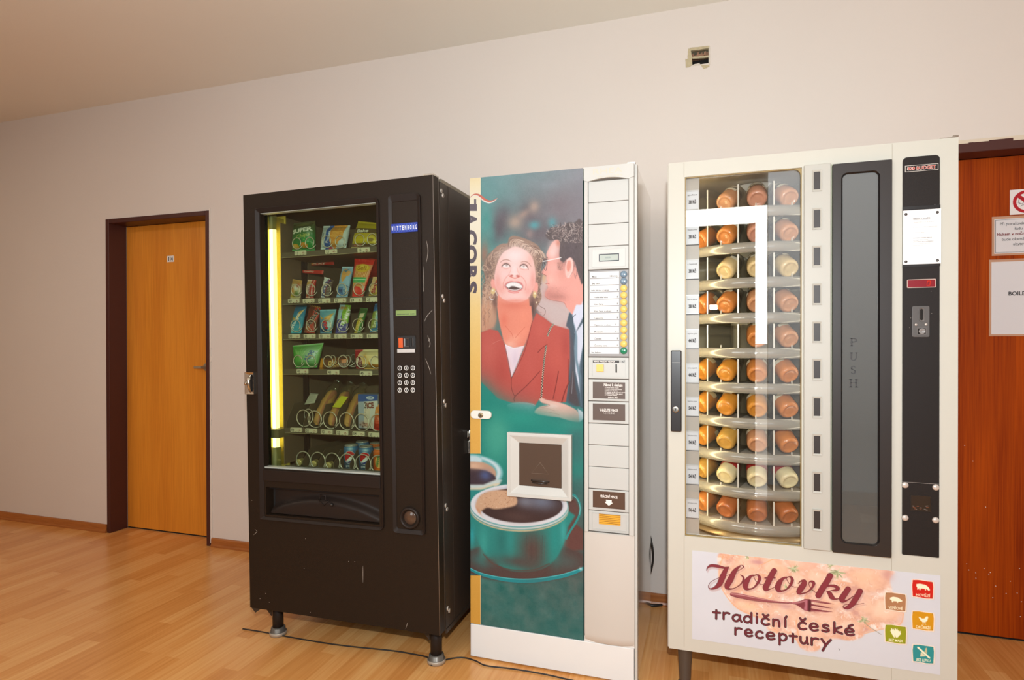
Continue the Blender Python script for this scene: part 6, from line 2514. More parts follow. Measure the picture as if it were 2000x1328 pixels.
    # ---- teal mist rising over the picture
    for ex, al, fe in ((-40, .30, 20), (0, .45, 16), (40, .7, 12), (85, .95, 10)):
        c.poly(A6([(140, 520 + ex), (210, 630 + ex), (300, 720 + ex), (400, 775 + ex), (600, 840 + ex), (800, 890 + ex), (1010, 960 + ex), (1010, 1340), (140, 1340)]), (40, 138, 120), al, fe)
    c.blob(900 + 300 / 4.15, 600 + 1040 / 4.15, 26, 40, (82, 176, 146), .8)
    c.blob(900 + 480 / 4.15, 600 + 900 / 4.15, 40, 14, (46, 156, 134), .7)
    c.blob(900 + 940 / 4.15, 600 + 1100 / 4.15, 20, 50, (64, 112, 106), .9)
    c.blob(900 + 900 / 4.15, 600 + 960 / 4.15, 30, 10, (54, 150, 130), .6)
    c.blob(*P7(180, 60), 18, 30, (66, 164, 138), .8)
    # ---- lower teal ground
    m = fbm(H_, W_, 34, 17) - .5
    low = np.clip((yy - .80) / .06, 0, 1)
    c.a += (m * low)[..., None] * np.array([60, 22, 20])
    # ---- the back cup
    c.ell(*P7(45, 228), 66, 36, (120, 190, 186), 1, 1.0)
    c.ell(*P7(40, 226), 63.5, 34, (206, 230, 228), 1, 1.0)
    c.ell(*P7(35, 226), 58, 30, (112, 182, 180), 1, 1.2)
    c.ell(*P7(25, 232), 60, 27, (204, 158, 124), 1, 1)
    c.ell(*P7(35, 262), 56, 22, (66, 50, 54), 1, 1.0)
    c.blob(*P7(130, 240), 12, 10, (84, 100, 150), .8)
    c.blob(*P7(70, 190), 18, 7, (232, 188, 152), .9)
    c.poly(A7([(40, 290), (120, 290), (190, 262), (222, 265), (200, 290), (110, 316), (40, 318)]), (206, 222, 212), 1, 1)
    c.poly(A7([(40, 308), (110, 306), (180, 284), (215, 280), (190, 300), (110, 324), (40, 326)]), (228, 214, 176), .9, .6)
    c.poly(A7([(40, 318), (110, 318), (180, 296), (150, 330), (60, 370), (40, 400)]), (44, 140, 132), 1, 1)
    # ---- saucer
    c.ell(*P7(330, 700), 126, 40, (84, 62, 56), 1, 2.5)
    c.blob(*P7(110, 690), 26, 14, (60, 120, 112), .7)
    c.blob(*P7(560, 700), 28, 16, (78, 96, 90), .7)
    c.stroke(A7([(40, 735), (120, 770), (250, 796), (380, 800), (520, 780), (600, 758), (665, 728)]), [5, 6.5, 8, 8.5, 7.5, 6.5, 5], (32, 150, 154), .95)
    c.stroke(A7([(40, 729), (120, 764), (250, 788), (380, 792), (520, 772), (640, 736)]), 1.6, (96, 206, 206), .8)
    c.blob(*P7(638, 738), 3, 3, (200, 240, 236), .9)
    c.poly(A7([(598, 486), (660, 540), (660, 636), (600, 640), (540, 612), (560, 560)]), (104, 64, 56), 1, 1.5)
    # ---- handle
    c.poly(A7([(575, 350), (612, 370), (632, 420), (614, 480), (575, 545), (566, 470)]), (96, 66, 58), 1, 1)
    c.stroke(A7([(575, 352), (604, 345), (632, 390), (634, 440), (612, 490), (580, 540), (560, 575)]), [3, 3.6, 3.6, 3.6, 4, 4, 5], (48, 146, 138), 1)
    c.stroke(A7([(590, 345), (618, 366), (634, 410), (630, 450)]), 1.1, (140, 210, 204), .9)
    # ---- the front cup's body
    body = [(52, 420), (62, 500), (96, 600), (150, 680), (240, 738), (330, 752), (430, 738), (500, 690), (545, 610), (566, 520), (572, 430)]
    c.poly(A7(body), (44, 138, 126), 1, 1.0, 3)
    c.blob(*P7(380, 640), 30, 46, (92, 64, 56), .95)
    c.blob(*P7(300, 700), 44, 12, (86, 68, 62), .85)
    c.blob(*P7(120, 600), 10, 34, (58, 168, 152), .8)
    c.blob(*P7(160, 700), 16, 8, (84, 84, 76), .8)
    c.blob(*P7(215, 590), 12, 30, (40, 112, 104), .7)
    c.blob(*P7(265, 590), 8, 30, (48, 150, 140), .6)
    c.blob(*P7(500, 590), 12, 40, (40, 146, 134), .9)
    c.blob(*P7(545, 540), 6, 24, (64, 176, 166), .8)
    for k_ in range(8):
        c.stroke(A7([(350 + 14 * k_, 560), (346 + 14 * k_, 690)]), 1.0, (104, 78, 70) if k_ % 2 else (74, 54, 50), .35, 0)
    c.stroke(A7([(120, 660), (180, 716), (280, 744), (390, 742), (470, 710)]), 2.4, (96, 62, 52), .6)
    c.blob(*P7(60, 560), 6, 20, (44, 170, 170), .9)
    # ---- rim rings
    ring_c = P7(310, 400)
    c.ell(ring_c[0], ring_c[1] + 8, 96.5, 43.5, (216, 196, 150), 1, .6, 1.2)
    c.ell(ring_c[0], ring_c[1] + 5.4, 96.5, 43.2, (44, 136, 128), 1, .5, 1.2)
    c.ell(ring_c[0], ring_c[1] + 4.0, 96.5, 43.2, (222, 224, 214), 1, .5, 1.2)
    c.ell(ring_c[0], ring_c[1] + 1, 96, 42.5, (74, 160, 156), 1, .5, 1.2)
    c.ell(ring_c[0], ring_c[1], 95, 41.5, (236, 236, 234), 1, .8, 1.2)
    c.ell(ring_c[0] + .5, ring_c[1] - 2, 87, 35.5, (214, 214, 218), 1, 1.2, 1.2)
    c.ell(ring_c[0] + 3, ring_c[1] + 0, 82, 34, (64, 44, 40), 1, .8, 1.2)
    c.blob(*P7(430, 380), 30, 16, (128, 140, 160), .75)
    c.blob(*P7(340, 380), 18, 12, (150, 156, 168), .6)
    c.blob(*P7(300, 460), 30, 10, (84, 60, 54), .8)
    foam = [(78, 400), (100, 350), (150, 325), (220, 318), (280, 330), (300, 370), (290, 400), (230, 415), (180, 420), (140, 412), (110, 430), (95, 440)]
    c.poly(A7(foam), (220, 174, 134), 1, 1.0, 3)
    q = np.random.RandomState(5)
    for _ in range(150):
        x, y = q.uniform(90, 290), q.uniform(325, 418)
        if ((x - 190) / 105) ** 2 + ((y - 372) / 48) ** 2 > .95:
            continue
        c.ell(*P7(x, y), q.uniform(.4, 1.1), q.uniform(.4, .9), [(150, 104, 72), (238, 206, 170), (176, 128, 92)][q.randint(3)], .7)
    c.poly(A7([(75, 400), (95, 440), (130, 470), (110, 450), (100, 425)]), (216, 150, 110), .9, 1)
    # ---- the yellow stripe at the left, letters, swoosh
    def stripe(y0, y1):
        m = c.mask_poly(c.G(np.array([(905, y0), (938.5, y0), (938.5, y1), (905, y1)], float)))
        r0, r1 = c.G(np.array([(928.0, y0), (928.0, y1)]))[:, 1]
        yp = np.interp(np.arange(c.h), [r0, r1], [y0, y1])
        col = np.stack([np.interp(yp, [345, 385, 440, 520, 600, 700, 850, 1220], v) for v in ([248, 252, 254, 254, 250, 248, 246, 236], [222, 238, 240, 230, 212, 198, 184, 168], [160, 198, 206, 180, 134, 106, 84, 58])], 1)
        c.a += (col[:, None, :] - c.a) * m[..., None]
        c.stroke([(938.6, y0), (938.9, y1)], 1.0, (250, 236, 200), .9, 0)
        c.stroke([(940, y0), (940.3, y1)], .8, (60, 84, 76), .6, 0)
    stripe(340, 886)
    stripe(1124, 1224)
    c.ell(*P7(45, 228), 66, 36, (120, 190, 186), 0)
    for p_, col in (([(40, 128), (75, 130), (110, 138), (110, 160), (40, 150)], (126, 196, 192)), ([(40, 136), (80, 138), (112, 150), (112, 170), (40, 166)], (208, 230, 228))):
        c.poly(A7(p_), col, 1, 1)
    for L_, y0, y1 in (('J', 388.5, 412), ('A', 416, 440.5), ('C', 449, 478), ('O', 478.5, 514.5), ('B', 519, 543), ('S', 549, 574)):
        v, fs, adv = GLYPH[('x', L_)]
        x0_, x1_ = v[:, 0].min(), v[:, 0].max()
        m = np.zeros((c.h, c.w))
        for f in fs:
            p = np.array([(910 + v[i][1] / CAPH * 20, y0 + (v[i][0] - x0_) / (x1_ - x0_) * (y1 - y0)) for i in f])
            m += c.mask_poly(c.G(p), 3)
        c.put(np.clip(m, 0, 1), (88, 76, 82))
        if L_ == 'J':
            c.poly([(926, 389), (930, 389), (930, 412), (926, 412)], (88, 76, 82))
    c.stroke([(918, 387), (924, 381.5), (931, 380.5), (938, 384), (946, 391), (955, 395), (964, 393), (971, 387.5)], [.8, 2.6, 4.2, 5.6, 6.0, 4.4, 2.6, .8], (244, 236, 220), .95)
    c.stroke([(918, 386), (924, 380.5), (931, 379.5), (938, 382.5), (946, 389), (955, 393), (964, 391.5), (971, 387)], [.6, 1.8, 3.0, 4.2, 4.6, 3.2, 1.8, .6], (204, 92, 70), 1)
    # printed film: a whisper of cloth-like grain
    c.a += (fbm(H_, W_, 3, 77, 2) - .5)[..., None] * 6
    t = np.interp(np.arange(H_) / H_, [0, .1, .3, .5, .8, 1], [40, 34, 14, 6, 14, 18])[:, None, None]  # reflected veil painted into the print, palest near the top
    c.a = np.clip(c.a, 0, 255) * (np.array([.83, .84, .87]) - t / 255) + t * 1.05
    return c


paint_poster(pc)
px0_, px1_, pz0_, pz1_, _ = pc.rect
ex = MB()
ex.box(px0_, px1_, -.0008, .030, pz0_, pz1_, 1)
grid_mesh('poster_panel', print_grid(pc), [printed('poster_film', .5, 0.0, .06), mat('panel_edge', (70, 110, 104), .5)], coffee, pc.a, extra=ex, smooth=False)['label'] = 'printed poster of a laughing couple above green coffee cups'

# drinks outlet
oa = krect([(990, 845), (1115, 849), (1116.5, 978), (990, 970.5)], -.02)
ia = krect([(1014, 865), (1096, 868.5), (1097, 953.5), (1014.5, 948)], -.004)
mb = MB()
m1 = (oa[0] + .012, oa[1] - .012, oa[2] + .012, oa[3] - .012)
Rct = lambda q: [(q[0], q[2]), (q[1], q[2]), (q[1], q[3]), (q[0], q[3])]
mb.ring(Rct(oa), Rct(m1), -.020, .0, yin=-.020)
mb.ring(Rct(m1), Rct(ia), -.020, .0, yin=-.004)
outlet = mb.build('outlet_frame', M_CREAM, coffee, bevel=.0015)
mb = MB()
mb.box(ia[0], ia[1], -.0045, -.002, ia[2], ia[3])
tri = KF.hits([(1038, 924), (1055, 903.5), (1071, 926)], -.005)
mb.tube([(a, -.0046, b) for a, b in tri], .0007, 5, 1, closed=True)
fl_ = mb.build('outlet_flap', [mat('smoky_brown_flap', (82, 66, 56), .22), mat('scored_line', (140, 122, 108), .5)], outlet)
a, b = k(1038, 938, -.006), k(1072, 941, -.006)
mb = MB()
mb.tube([(a[0], -.005, a[1]), (a[0] + .004, -.012, a[1]), (b[0] - .004, -.012, b[1]), (b[0], -.005, b[1])], .003, 8)
mb.tube([(a[0] + .004, -.0125, a[1] - .006), ((a[0] + b[0]) / 2, -.0135, a[1] - .009), (b[0] - .004, -.0125, b[1] - .006)], .0022, 8)
mb.build('flap_handle', mat('dark_flap_handle', (44, 36, 32), .2), fl_)
# the lock
la = krect([(919, 801.5), (959.5, 802), (960, 818.5), (919.5, 818)], -.01)
mb = MB()
la0 = max(la[0], .002)
mb.prism(rr(la0, la[1], la[2], la[3], (la[3] - la[2]) * .49, 8), -.014, -.001)
lk = mb.build('lock', mat('white_lock_plastic', (226, 222, 212), .35), coffee, bevel=.003)
kx, kz = k(939, 811, -.014)
mb = MB()
mb.lathe([(.0095, 0), (.0095, .003), (.007, .0035), (.0, .0032)], Matrix.Translation((kx, -.014, kz)) @ Matrix.Rotation(PI / 2, 4, 'X'), 24)
mb.box(kx - .0008, kx + .0008, -.0178, -.0168, kz - .004, kz + .004, 1)
mb.build('lock_cylinder', [mat('brass_cylinder', (160, 142, 112), .3, .9), M_DARK], lk)

# ---------------------------------------------------------------- the carousel machine for meals in jars
MF = Frame((-0.128, -0.7103, 0.0))
MW, MZ0, MZ1, MD = 0.828, 0.161, 1.801, 0.66
q_ = MF.hit


def mrect(px, y=0.0):
    H = np.array(MF.hits(px, y))
    n = len(H) // 2
    xs, zs = np.sort(H[:, 0]), np.sort(H[:, 1])
    return xs[:n].mean(), xs[n:].mean(), zs[:n].mean(), zs[n:].mean()


M_IVORY = mat('ivory_steel', (196, 193, 182), .36, spec=.2, noise=.015, nscale=6)
M_IVORY2 = mat('ivory_slot_column', (180, 177, 168), .4)
M_BAY = mat('grey_steel_bay', (206, 198, 184), .45, .1)
M_BLK3 = mat('black_panel_laminate', (35, 30, 28), .45, bump=.12, bscale=300, spec=.22)
M_BLKDOOR = mat('black_door_plastic', (38, 31, 28), .38)
meal = MF.place(tag(empty('meal_vending_machine'), 'wide ivory vending machine with a glass-fronted carousel of jars and a food banner below', 'vending machine'))
gx0, gx1, gz0, gz1 = mrect([(1338, 346), (1566, 327), (1566, 1066), (1337, 1048)])
sx0, sx1, sz0, sz1 = mrect([(1569, 324.5), (1621, 320), (1621.5, 1075), (1569.5, 1069)])
kx0, kx1, kz0, kz1 = mrect([(1625, 323), (1740, 314), (1738.5, 1085), (1624, 1076)])
mb = MB()
y1 = .03
for a, b, c, d in ((0, gx0, MZ0, MZ1), (gx0, gx1, gz1, MZ1), (gx1, MW, MZ0, MZ1), (gx0, gx1, MZ0, gz0)):
    mb.box(a, b, 0, y1, c, d)
sx_, _ = q_(1336, 700)
rx_ = q_(1742, 700)[0]
mb.box(sx_ - .0007, sx_ + .0007, -.0004, 0, MZ0 + .012, gz0, 1)
mb.box(sx_ - .0007, sx_ + .0007, -.0004, 0, gz1, MZ1 - .002, 1)
mb.box(rx_ - .0006, rx_ + .0006, -.0004, 0, kz1, MZ1 - .002, 1)
mb.box(rx_ - .0006, rx_ + .0006, -.0004, 0, kz0 - .05, kz1, 1)
mb.box(rx_ - .0006, rx_ + .0006, -.0004, 0, MZ0, MZ0 + .05, 1)
mb.build('front_panel', [M_IVORY, mat('fine_seam', (164, 156, 140), .7)], meal)
mb = MB()
mb.box(-.004, .0, .002, .018, MZ0 + .004, MZ1 - .006)
mb.box(-.0015, .0, .018, .03, MZ0, MZ1, 1)
mb.build('side_flange', [mat('grey_flange', (178, 172, 160), .4), M_SEAM], meal)
mb = MB()
mb.box(0, .012, y1, MD, MZ0, MZ1 - .006)
mb.box(MW - .012, MW, y1, MD, MZ0, MZ1 - .006)
mb.box(.012, MW - .012, y1, MD, MZ1 - .02, MZ1 - .006)
mb.box(.012, MW - .012, y1, MD, MZ0, MZ0 + .02)
mb.box(.012, MW - .012, MD - .012, MD, MZ0 + .02, MZ1 - .02)
mb.build('cabinet', M_IVORY, meal)
bx1 = .60
mb = MB()
mb.box(.0125, .015, y1, MD - .013, gz0 - .05, gz1 + .03)
mb.box(bx1, bx1 + .003, y1, MD - .013, gz0 - .05, gz1 + .03)
mb.box(.0125, bx1, MD - .016, MD - .013, gz0 - .05, gz1 + .03)
mb.box(.0125, bx1, y1, MD - .013, gz0 - .053, gz0 - .045)
mb.box(.0125, bx1, y1, MD - .013, gz1 + .025, gz1 + .033)
mb.build('carousel_bay', M_BAY, meal)
mb = MB()
mb.box(gx0, gx1, .010, .014, gz0, gz1)
mb.build('window_glass', glass('meal_window_glass', (251, 251, 250), gain=1.9), meal)
mb = MB()
mb.ring(rr(gx0, gx1, gz0, gz1, .003, 3), rr(gx0 + .003, gx1 - .003, gz0 + .003, gz1 - .003, (.003, .003, .02, .003), 3), .004, .012)
mb.build('glass_seal', mat('amber_seal', (150, 126, 76), .4), meal)
a_, b_ = q_(1868, 267), q_(1845, 269)
mb = MB()
mb.box(MW - .045, MW + .0, .006, .05, MZ1, MZ1 + .0035)
mb.box(MW - .012, MW + .002, .004, .02, MZ1 + .0035, MZ1 + .008)
mb.build('top_hinge', M_STEEL, meal)

# lamp behind the price strip
mb = MB()
mb.cyl((.040, .055, gz0 - .0), (.040, .055, gz1 - .02), .012, 16)
mb.build('lamp_tube', emitter('warm_tube_glow', (255, 234, 180), 12.0), meal)
mb = MB()  # second tube, unseen, added to brighten the jars from the right
mb.cyl((.545, .055, gz0 + .02), (.545, .055, gz1 - .02), .012, 16)
mb.build('lamp_tube', emitter('fill_tube_glow', (255, 242, 216), 5.0), meal)
# price strip and its ten cards
pz = .022
p0x, p1x = q_(1338.5, 700, pz)[0], q_(1366, 700, pz)[0]
mb = MB()
mb.box(p0x - .004, p1x, pz, pz + .004, gz0, gz1)
mb.box(p1x - .0012, p1x, pz - .004, pz, gz0, gz1)
strip = mb.build('price_strip', mat('grey_price_strip', (190, 182, 172), .4), meal)
tags_ = [(388, '38 Kč'), (456, '38 Kč'), (523, '38 Kč'), (592, '38 Kč'), (659, '44 Kč'), (726, '44 Kč'), (791, '54 Kč'), (858, '54 Kč'), (924, '54 Kč'), (990, '54,-kč')]
M_TAGINK = mat('tag_ink', (66, 64, 66), .6)
M_TAGGREY = mat('tag_small_print', (132, 130, 130), .6)
names = ['gulas', 'fazole', 'z bezinek', 'kure na paprice', 'veprove gulas', 'cerna segedin', 'veprove maso', 'veprova pecene na smetane', 'smetanova omacka', 'veprova pecene na smetane']
for i, (yc, s) in enumerate(tags_):
    x0 = q_(1340, yc, pz - .003)[0]
    x1 = q_(1364.5, yc, pz - .003)[0]
    zc = q_(1352, yc + 3, pz - .003)[1]
    hh = .029
    mb = MB()
    mb.box(x0, x1, pz - .002, pz, zc - hh, zc + hh)
    mb.text(s, (x0 + x1) / 2, zc - .011, pz - .0024, .0108, 1, 'x', 'c', width=(x1 - x0) * .60)
    mb.text(names[i], (x0 + x1) / 2, zc + .016, pz - .0024, .0045, 2, 'b', 'c', width=(x1 - x0) * .78)
    mb.build('price_tag', [mat('white_tag', (226, 228, 232), .4), M_TAGINK, M_TAGGREY], strip)
    mb = MB()
    mb.box(x0 - .001, x1 + .001, pz - .004, pz - .0005, zc + hh, zc + hh + .0045)
    mb.box(x0 - .001, x1 + .001, pz - .003, pz - .0005, zc - hh - .003, zc - hh)
    mb.box(x0 - .001, x1 + .001, pz - .0012, pz - .0005, zc - hh - .0055, zc - hh - .003, 1)
    mb.build('tag_holder', [mat('clear_white_holder', (214, 214, 214), .3), M_TAGINK], strip)

# ---------------------------------------------------------------- the carousel: ten trays on a drum
DCX, DCY, DR = .293, .318, .272
M_TRAYG = mat('grey_carousel_tray', (196, 188, 174), .45)
M_RIM = glass('acrylic_rim', (238, 236, 226), .06, ior=1.6, gain=2.4, haze=.34, hazecol=(226, 220, 210))
M_DIV = glass('acrylic_divider', (232, 230, 222), .08, haze=.07, hazecol=(200, 195, 180))
M_DIVEDGE = mat('bright_acrylic_edge', (214, 208, 194), .3)
cen = [404 - 0, 472, 543, 612, 682, 751, 823, 891, 960, 1029]
ztop = [q_(1497, c_, DCY - DR)[1] for c_ in cen]
zfit = np.polyfit(np.arange(10), ztop, 1)
ZT = [zfit[1] + zfit[0] * i for i in range(10)]
mb = MB()
mb.lathe([(.085, gz0 - .04), (.085, gz1 + .02)], Matrix.Translation((DCX, DCY, 0)), 32)
mb.build('carousel_core', mat('core_light_grey', (224, 219, 208), .4), meal)
N = 60
ang = np.linspace(-PI / 2 - 1.75, -PI / 2 + 1.75, N)
dang = [math.radians(-90 + d) for d in (32.5, 8.5, -15.5, -39.5, -63.5)]
rim0 = div0 = None
for i, z in enumerate(ZT):
    mb = MB()
    mb.lathe([(.083, z - .003), (DR - .004, z - .003), (DR - .004, z + .0), (.083, z + .0)], Matrix.Translation((DCX, DCY, 0)), 60, smooth=False)
    tr_ = mb.build('carousel_tray', M_TRAYG, meal)
    mb = MB()
    for a in ang:
        for rr_, zz in ((DR, z - .030), (DR, z + .004), (DR - .003, z + .004), (DR - .003, z - .030)):
            mb.v.append((DCX + rr_ * math.cos(a), DCY + rr_ * math.sin(a), zz))
    for j in range(N - 1):
        for t in range(4):
            mb.f.append([4 * j + t, 4 * (j + 1) + t, 4 * (j + 1) + (t + 1) % 4, 4 * j + (t + 1) % 4])
            mb.m.append(1 if t in (1, 3) else 0)
            mb.s.append(t in (0, 2))
    mb.build('tray_rim', [M_RIM, M_DIVEDGE], tr_)
    for a in dang:
        mb = MB()
        ca_, sa_ = math.cos(a), math.sin(a)
        P0, P1 = (DCX + .088 * ca_, DCY + .088 * sa_), (DCX + (DR - .006) * ca_, DCY + (DR - .006) * sa_)
        nx, ny = -sa_ * .0015, ca_ * .0015
        zt_ = z + .084
        vs = [(P0[0] - nx, P0[1] - ny), (P1[0] - nx, P1[1] - ny), (P1[0] + nx, P1[1] + ny), (P0[0] + nx, P0[1] + ny)]
        mb.add([(x, y, z + .001) for x, y in vs] + [(x, y, zt_) for x, y in vs], [(3, 2, 1, 0), (4, 5, 6, 7), (0, 1, 5, 4), (2, 3, 7, 6), (3, 0, 4, 7)])
        e = .0032
        ex_, ey_ = P1[0], P1[1]
        mb.box(ex_ - .0022, ex_ + .0022, ey_ - e, ey_ + .0, z + .004, zt_, 1)
        mb.build('divider', [M_DIV, M_DIVEDGE], tr_)
    for d in (-3.5, -27.5, 20.5):        # little stops in front of the jars
        a = math.radians(-90 + d)
        x, y = DCX + (DR - .002) * math.cos(a), DCY + (DR - .002) * math.sin(a)
        mb = MB()
        mb.cyl((x, y, z + .002), (x, y, z + .014), .0022, 8)
        mb.build('jar_stop', M_DIVEDGE, tr_)
mb = MB()
mb.lathe([(.083, gz0 - .02), (DR - .02, gz0 - .02), (DR - .01, gz0 - .012), (.083, gz0 - .012)], Matrix.Translation((DCX, DCY, 0)), 60)
mb.build('carousel_base', mat('warm_steel_base', (186, 160, 120), .3, .5), meal)

# ---------------------------------------------------------------- jars
M_CLEARJ = glass('clear_jar_glass', (226, 226, 216), .03, haze=.18, hazecol=(190, 184, 170))
M_SHELL = glass('jar_glass_shell', (252, 251, 248), .06, ior=1.45, gain=1.0)
M_LIDJ = mat('jar_lid', (176, 168, 150), .35, .4)
M_JLAB = mat('cream_jar_label', (228, 218, 190), .5)
M_JLABR = mat('red_jar_label', (178, 50, 46), .5)
JCOL = {'orange': (216, 134, 66), 'peach': (212, 150, 108), 'rose': (206, 144, 120), 'cream': (228, 200, 148), 'amber': (222, 148, 54), 'yellow': (214, 164, 78), 'ivory': (240, 220, 176), 'brown': (190, 108, 62)}
JPROTO = {}


def jar_proto(kind):
    root = empty('food_jar')
    m = mat('jar_food_' + kind, JCOL[kind], .3, coat=.25, noise=.22, nscale=55)
    mb = MB()
    mb.lathe([(0, .004), (.012, .0035), (.020, .003), (.0215, .0), (.025, .0), (.0295, .003), (.032, .010), (.0325, .05), (.0325, .062)], None, 30)
    b = mb.build('filled_body', m, root)
    mb = MB()
    mb.lathe([(0, .001), (.0215, -.0022), (.0255, -.0022), (.0305, .001), (.0332, .009), (.0337, .05), (.0337, .064)], None, 30)
    mb.build('glass_shell', M_SHELL, root)
    mb = MB()
    mb.lathe([(.0325, .062), (.0325, .072), (.031, .079), (.027, .085), (.0262, .091)], None, 30)
    mb.build('clear_shoulder', M_CLEARJ, root)
    mb = MB()
    mb.lathe([(0, .091), (.0285, .091), (.0288, .103), (.027, .105), (0, .105)], None, 30)
    mb.build('lid', M_LIDJ, root)
    mb = MB()
    red = kind == 'ivory'
    n = 26
    a0, a1 = (-2.9, 2.9) if red else (-.55, .55)
    z0, z1 = (.038, .066) if red else (.046, .062)
    for c0_ in ((0.0,) if red else (0.0, 2.4)):
        o = len(mb.v)
        for t in np.linspace(a0, a1, n):
            for zz in (z0, z1):
                mb.v.append((.0340 * math.cos(t + c0_), .0340 * math.sin(t + c0_), zz))
        for j in range(n - 1):
            mb.f.append([o + 2 * j, o + 2 * j + 2, o + 2 * j + 3, o + 2 * j + 1])
            mb.m.append(0)
            mb.s.append(True)
        if not red:
            o = len(mb.v)
            for t in np.linspace(a0 - .2, a1 + .2, n):
                for zz in (z1 + .0005, z1 + .0035):
                    mb.v.append((.0340 * math.cos(t + c0_), .0340 * math.sin(t + c0_), zz))
            for j in range(n - 1):
                mb.f.append([o + 2 * j, o + 2 * j + 2, o + 2 * j + 3, o + 2 * j + 1])
                mb.m.append(1)
                mb.s.append(True)
    mb.build('paper_label', [M_JLABR if red else M_JLAB, M_TAGINK], root)
    return root


ORD = ['top', 'second', 'third', 'fourth', 'fifth', 'sixth', 'seventh', 'eighth', 'ninth', 'bottom']
ROWJ = [('peach', 'rose', 'peach', None), ('orange', 'rose', 'peach', 'orange'), ('cream', 'cream', 'cream', None), ('orange', 'peach', 'peach', 'orange'), (None, 'orange', 'peach', None),
        ('amber', 'orange', 'orange', 'amber'), ('amber', 'amber', 'orange', 'amber'), ('yellow', 'peach', 'orange', 'amber'), ('ivory', 'ivory', 'ivory', 'yellow'), ('brown', 'brown', 'brown', 'orange')]
WHERE = ['left', 'middle', 'right', 'far left']
PHI = [-26.5, -2.5, 21.0, -50.5]
CNAME = {'orange': 'orange', 'peach': 'peach orange', 'rose': 'pinkish', 'cream': 'pale cream', 'amber': 'amber yellow', 'yellow': 'mottled yellow', 'ivory': 'ivory white, red-labelled', 'brown': 'reddish brown'}
r_ = random.Random(12)
for i, row in enumerate(ROWJ):
    for j, kind in enumerate(row):
        if not kind:
            continue
        first = kind not in JPROTO
        if first:
            JPROTO[kind] = jar_proto(kind)
        src = JPROTO[kind]
        if first:
            root = src
        else:
            root = src.copy()
            COL.objects.link(root)
            for ch in list(src.children):
                cc = ch.copy()
                COL.objects.link(cc)
                cc.parent = root
        a = math.radians(-90 + PHI[j])
        tilt = math.radians(30 + r_.uniform(-3, 3))
        d = Vector((-math.cos(a) * math.cos(tilt), -math.sin(a) * math.cos(tilt), math.sin(tilt)))
        rad = DR - .018
        base = Vector((DCX + rad * math.cos(a), DCY + rad * math.sin(a), ZT[i] + .0325 * math.cos(tilt) + .001))
        M = Matrix.Translation(Vector(MF.pos) + base) @ d.to_track_quat('Z', 'Y').to_matrix().to_4x4() @ Matrix.Rotation(r_.uniform(-.9, .9) + (PI / 2 if j != 1 else .9), 4, 'Z')
        root.matrix_world = M
        pos_ = 'squeezed beside the price strip' if j == 3 else 'in the %s compartment' % WHERE[j]
        tag(root, 'jar of %s food on the %s carousel tray, %s' % (CNAME[kind], ORD[i], pos_), 'jar', 'jars in the carousel machine')

# ---------------------------------------------------------------- slot column
mb = MB()
mb.box(sx0, sx1, -.012, .0, sz0, sz1)
colm = mb.build('slot_column', M_IVORY2, meal, bevel=.002)
M_SLOTB = mat('black_slot_door', (52, 46, 44), .3)
for yc in (353, 427.5, 501, 575, 649, 722, 795.5, 869, 942.5, 1016):
    a = mrect([(1586.3, yc - 21), (1605.5, yc - 22), (1605.5, yc + 20), (1586.3, yc + 21)], -.013)
    b = mrect([(1589.8, yc - 17), (1602, yc - 17.7), (1602, yc + 16.5), (1589.8, yc + 17)], -.013)
    mb = MB()
    mb.ring(Rct(a), Rct(b), -.0165, -.011, yin=-.0135)
    s_ = mb.build('slot_frame', M_IVORY2, colm, bevel=.001)
    mb = MB()
    mb.box(b[0], b[1], -.0128, -.0118, b[2], b[3])
    mb.build('slot_door', M_SLOTB, s_)

# ---------------------------------------------------------------- black push door
wa = mrect([(1646, 341), (1716, 334.5), (1714.5, 1065), (1645.5, 1058)], -.016)
mb = MB()
mb.box(kx0 - .003, kx1 + .004, -.0006, .001, kz0 - .003, kz1 + .004, 1)
mb.ring(rr(kx0, kx1, kz0, kz1, .003, 6), rr(wa[0] - .004, wa[1] + .004, wa[2] - .004, wa[3] + .004, .018, 6), -.016, .0)
pd = mb.build('push_door', [M_BLKDOOR, mat('greenish_gap_edge', (166, 168, 146), .6)], meal, bevel=.003)
mb = MB()
mb.ring(rr(wa[0] - .004, wa[1] + .004, wa[2] - .004, wa[3] + .004, .018, 6), rr(wa[0], wa[1], wa[2], wa[3], .015, 6), -.0175, -.002, yin=-.012)
mb.build('window_gasket', mat('black_gasket', (24, 22, 22), .25), pd)
mb = MB()
mb.prism(rr(wa[0], wa[1], wa[2], wa[3], .015, 6), -.0115, -.0085)
mb.build('door_window', glass('smoky_door_window', (196, 196, 192), .03, haze=.22, hazecol=(150, 150, 146), gain=1.6), pd)
mb = MB()
mb.prism(rr(wa[0], wa[1], wa[2], wa[3], .015, 6), -.0022, -.0012)
zz = [wa[2] + (wa[3] - wa[2]) * t for t in (.055, .075)]
mb.prism([(wa[0] + .055, zz[0]), (wa[1] - .004, zz[0] + .002), (wa[1] - .004, zz[1]), (wa[0] + .05, zz[1] + .004)], -.004, -.0022, 1)
mb.build('door_backing', [mat('dark_grey_interior', (92, 84, 78), .5), mat('pale_interior_shape', (138, 132, 124), .5)], pd)
# PUSH, in upright serif capitals one under the other
M_PUSH = mat('dark_push_letters', (52, 50, 50), .5)
LW = .0030


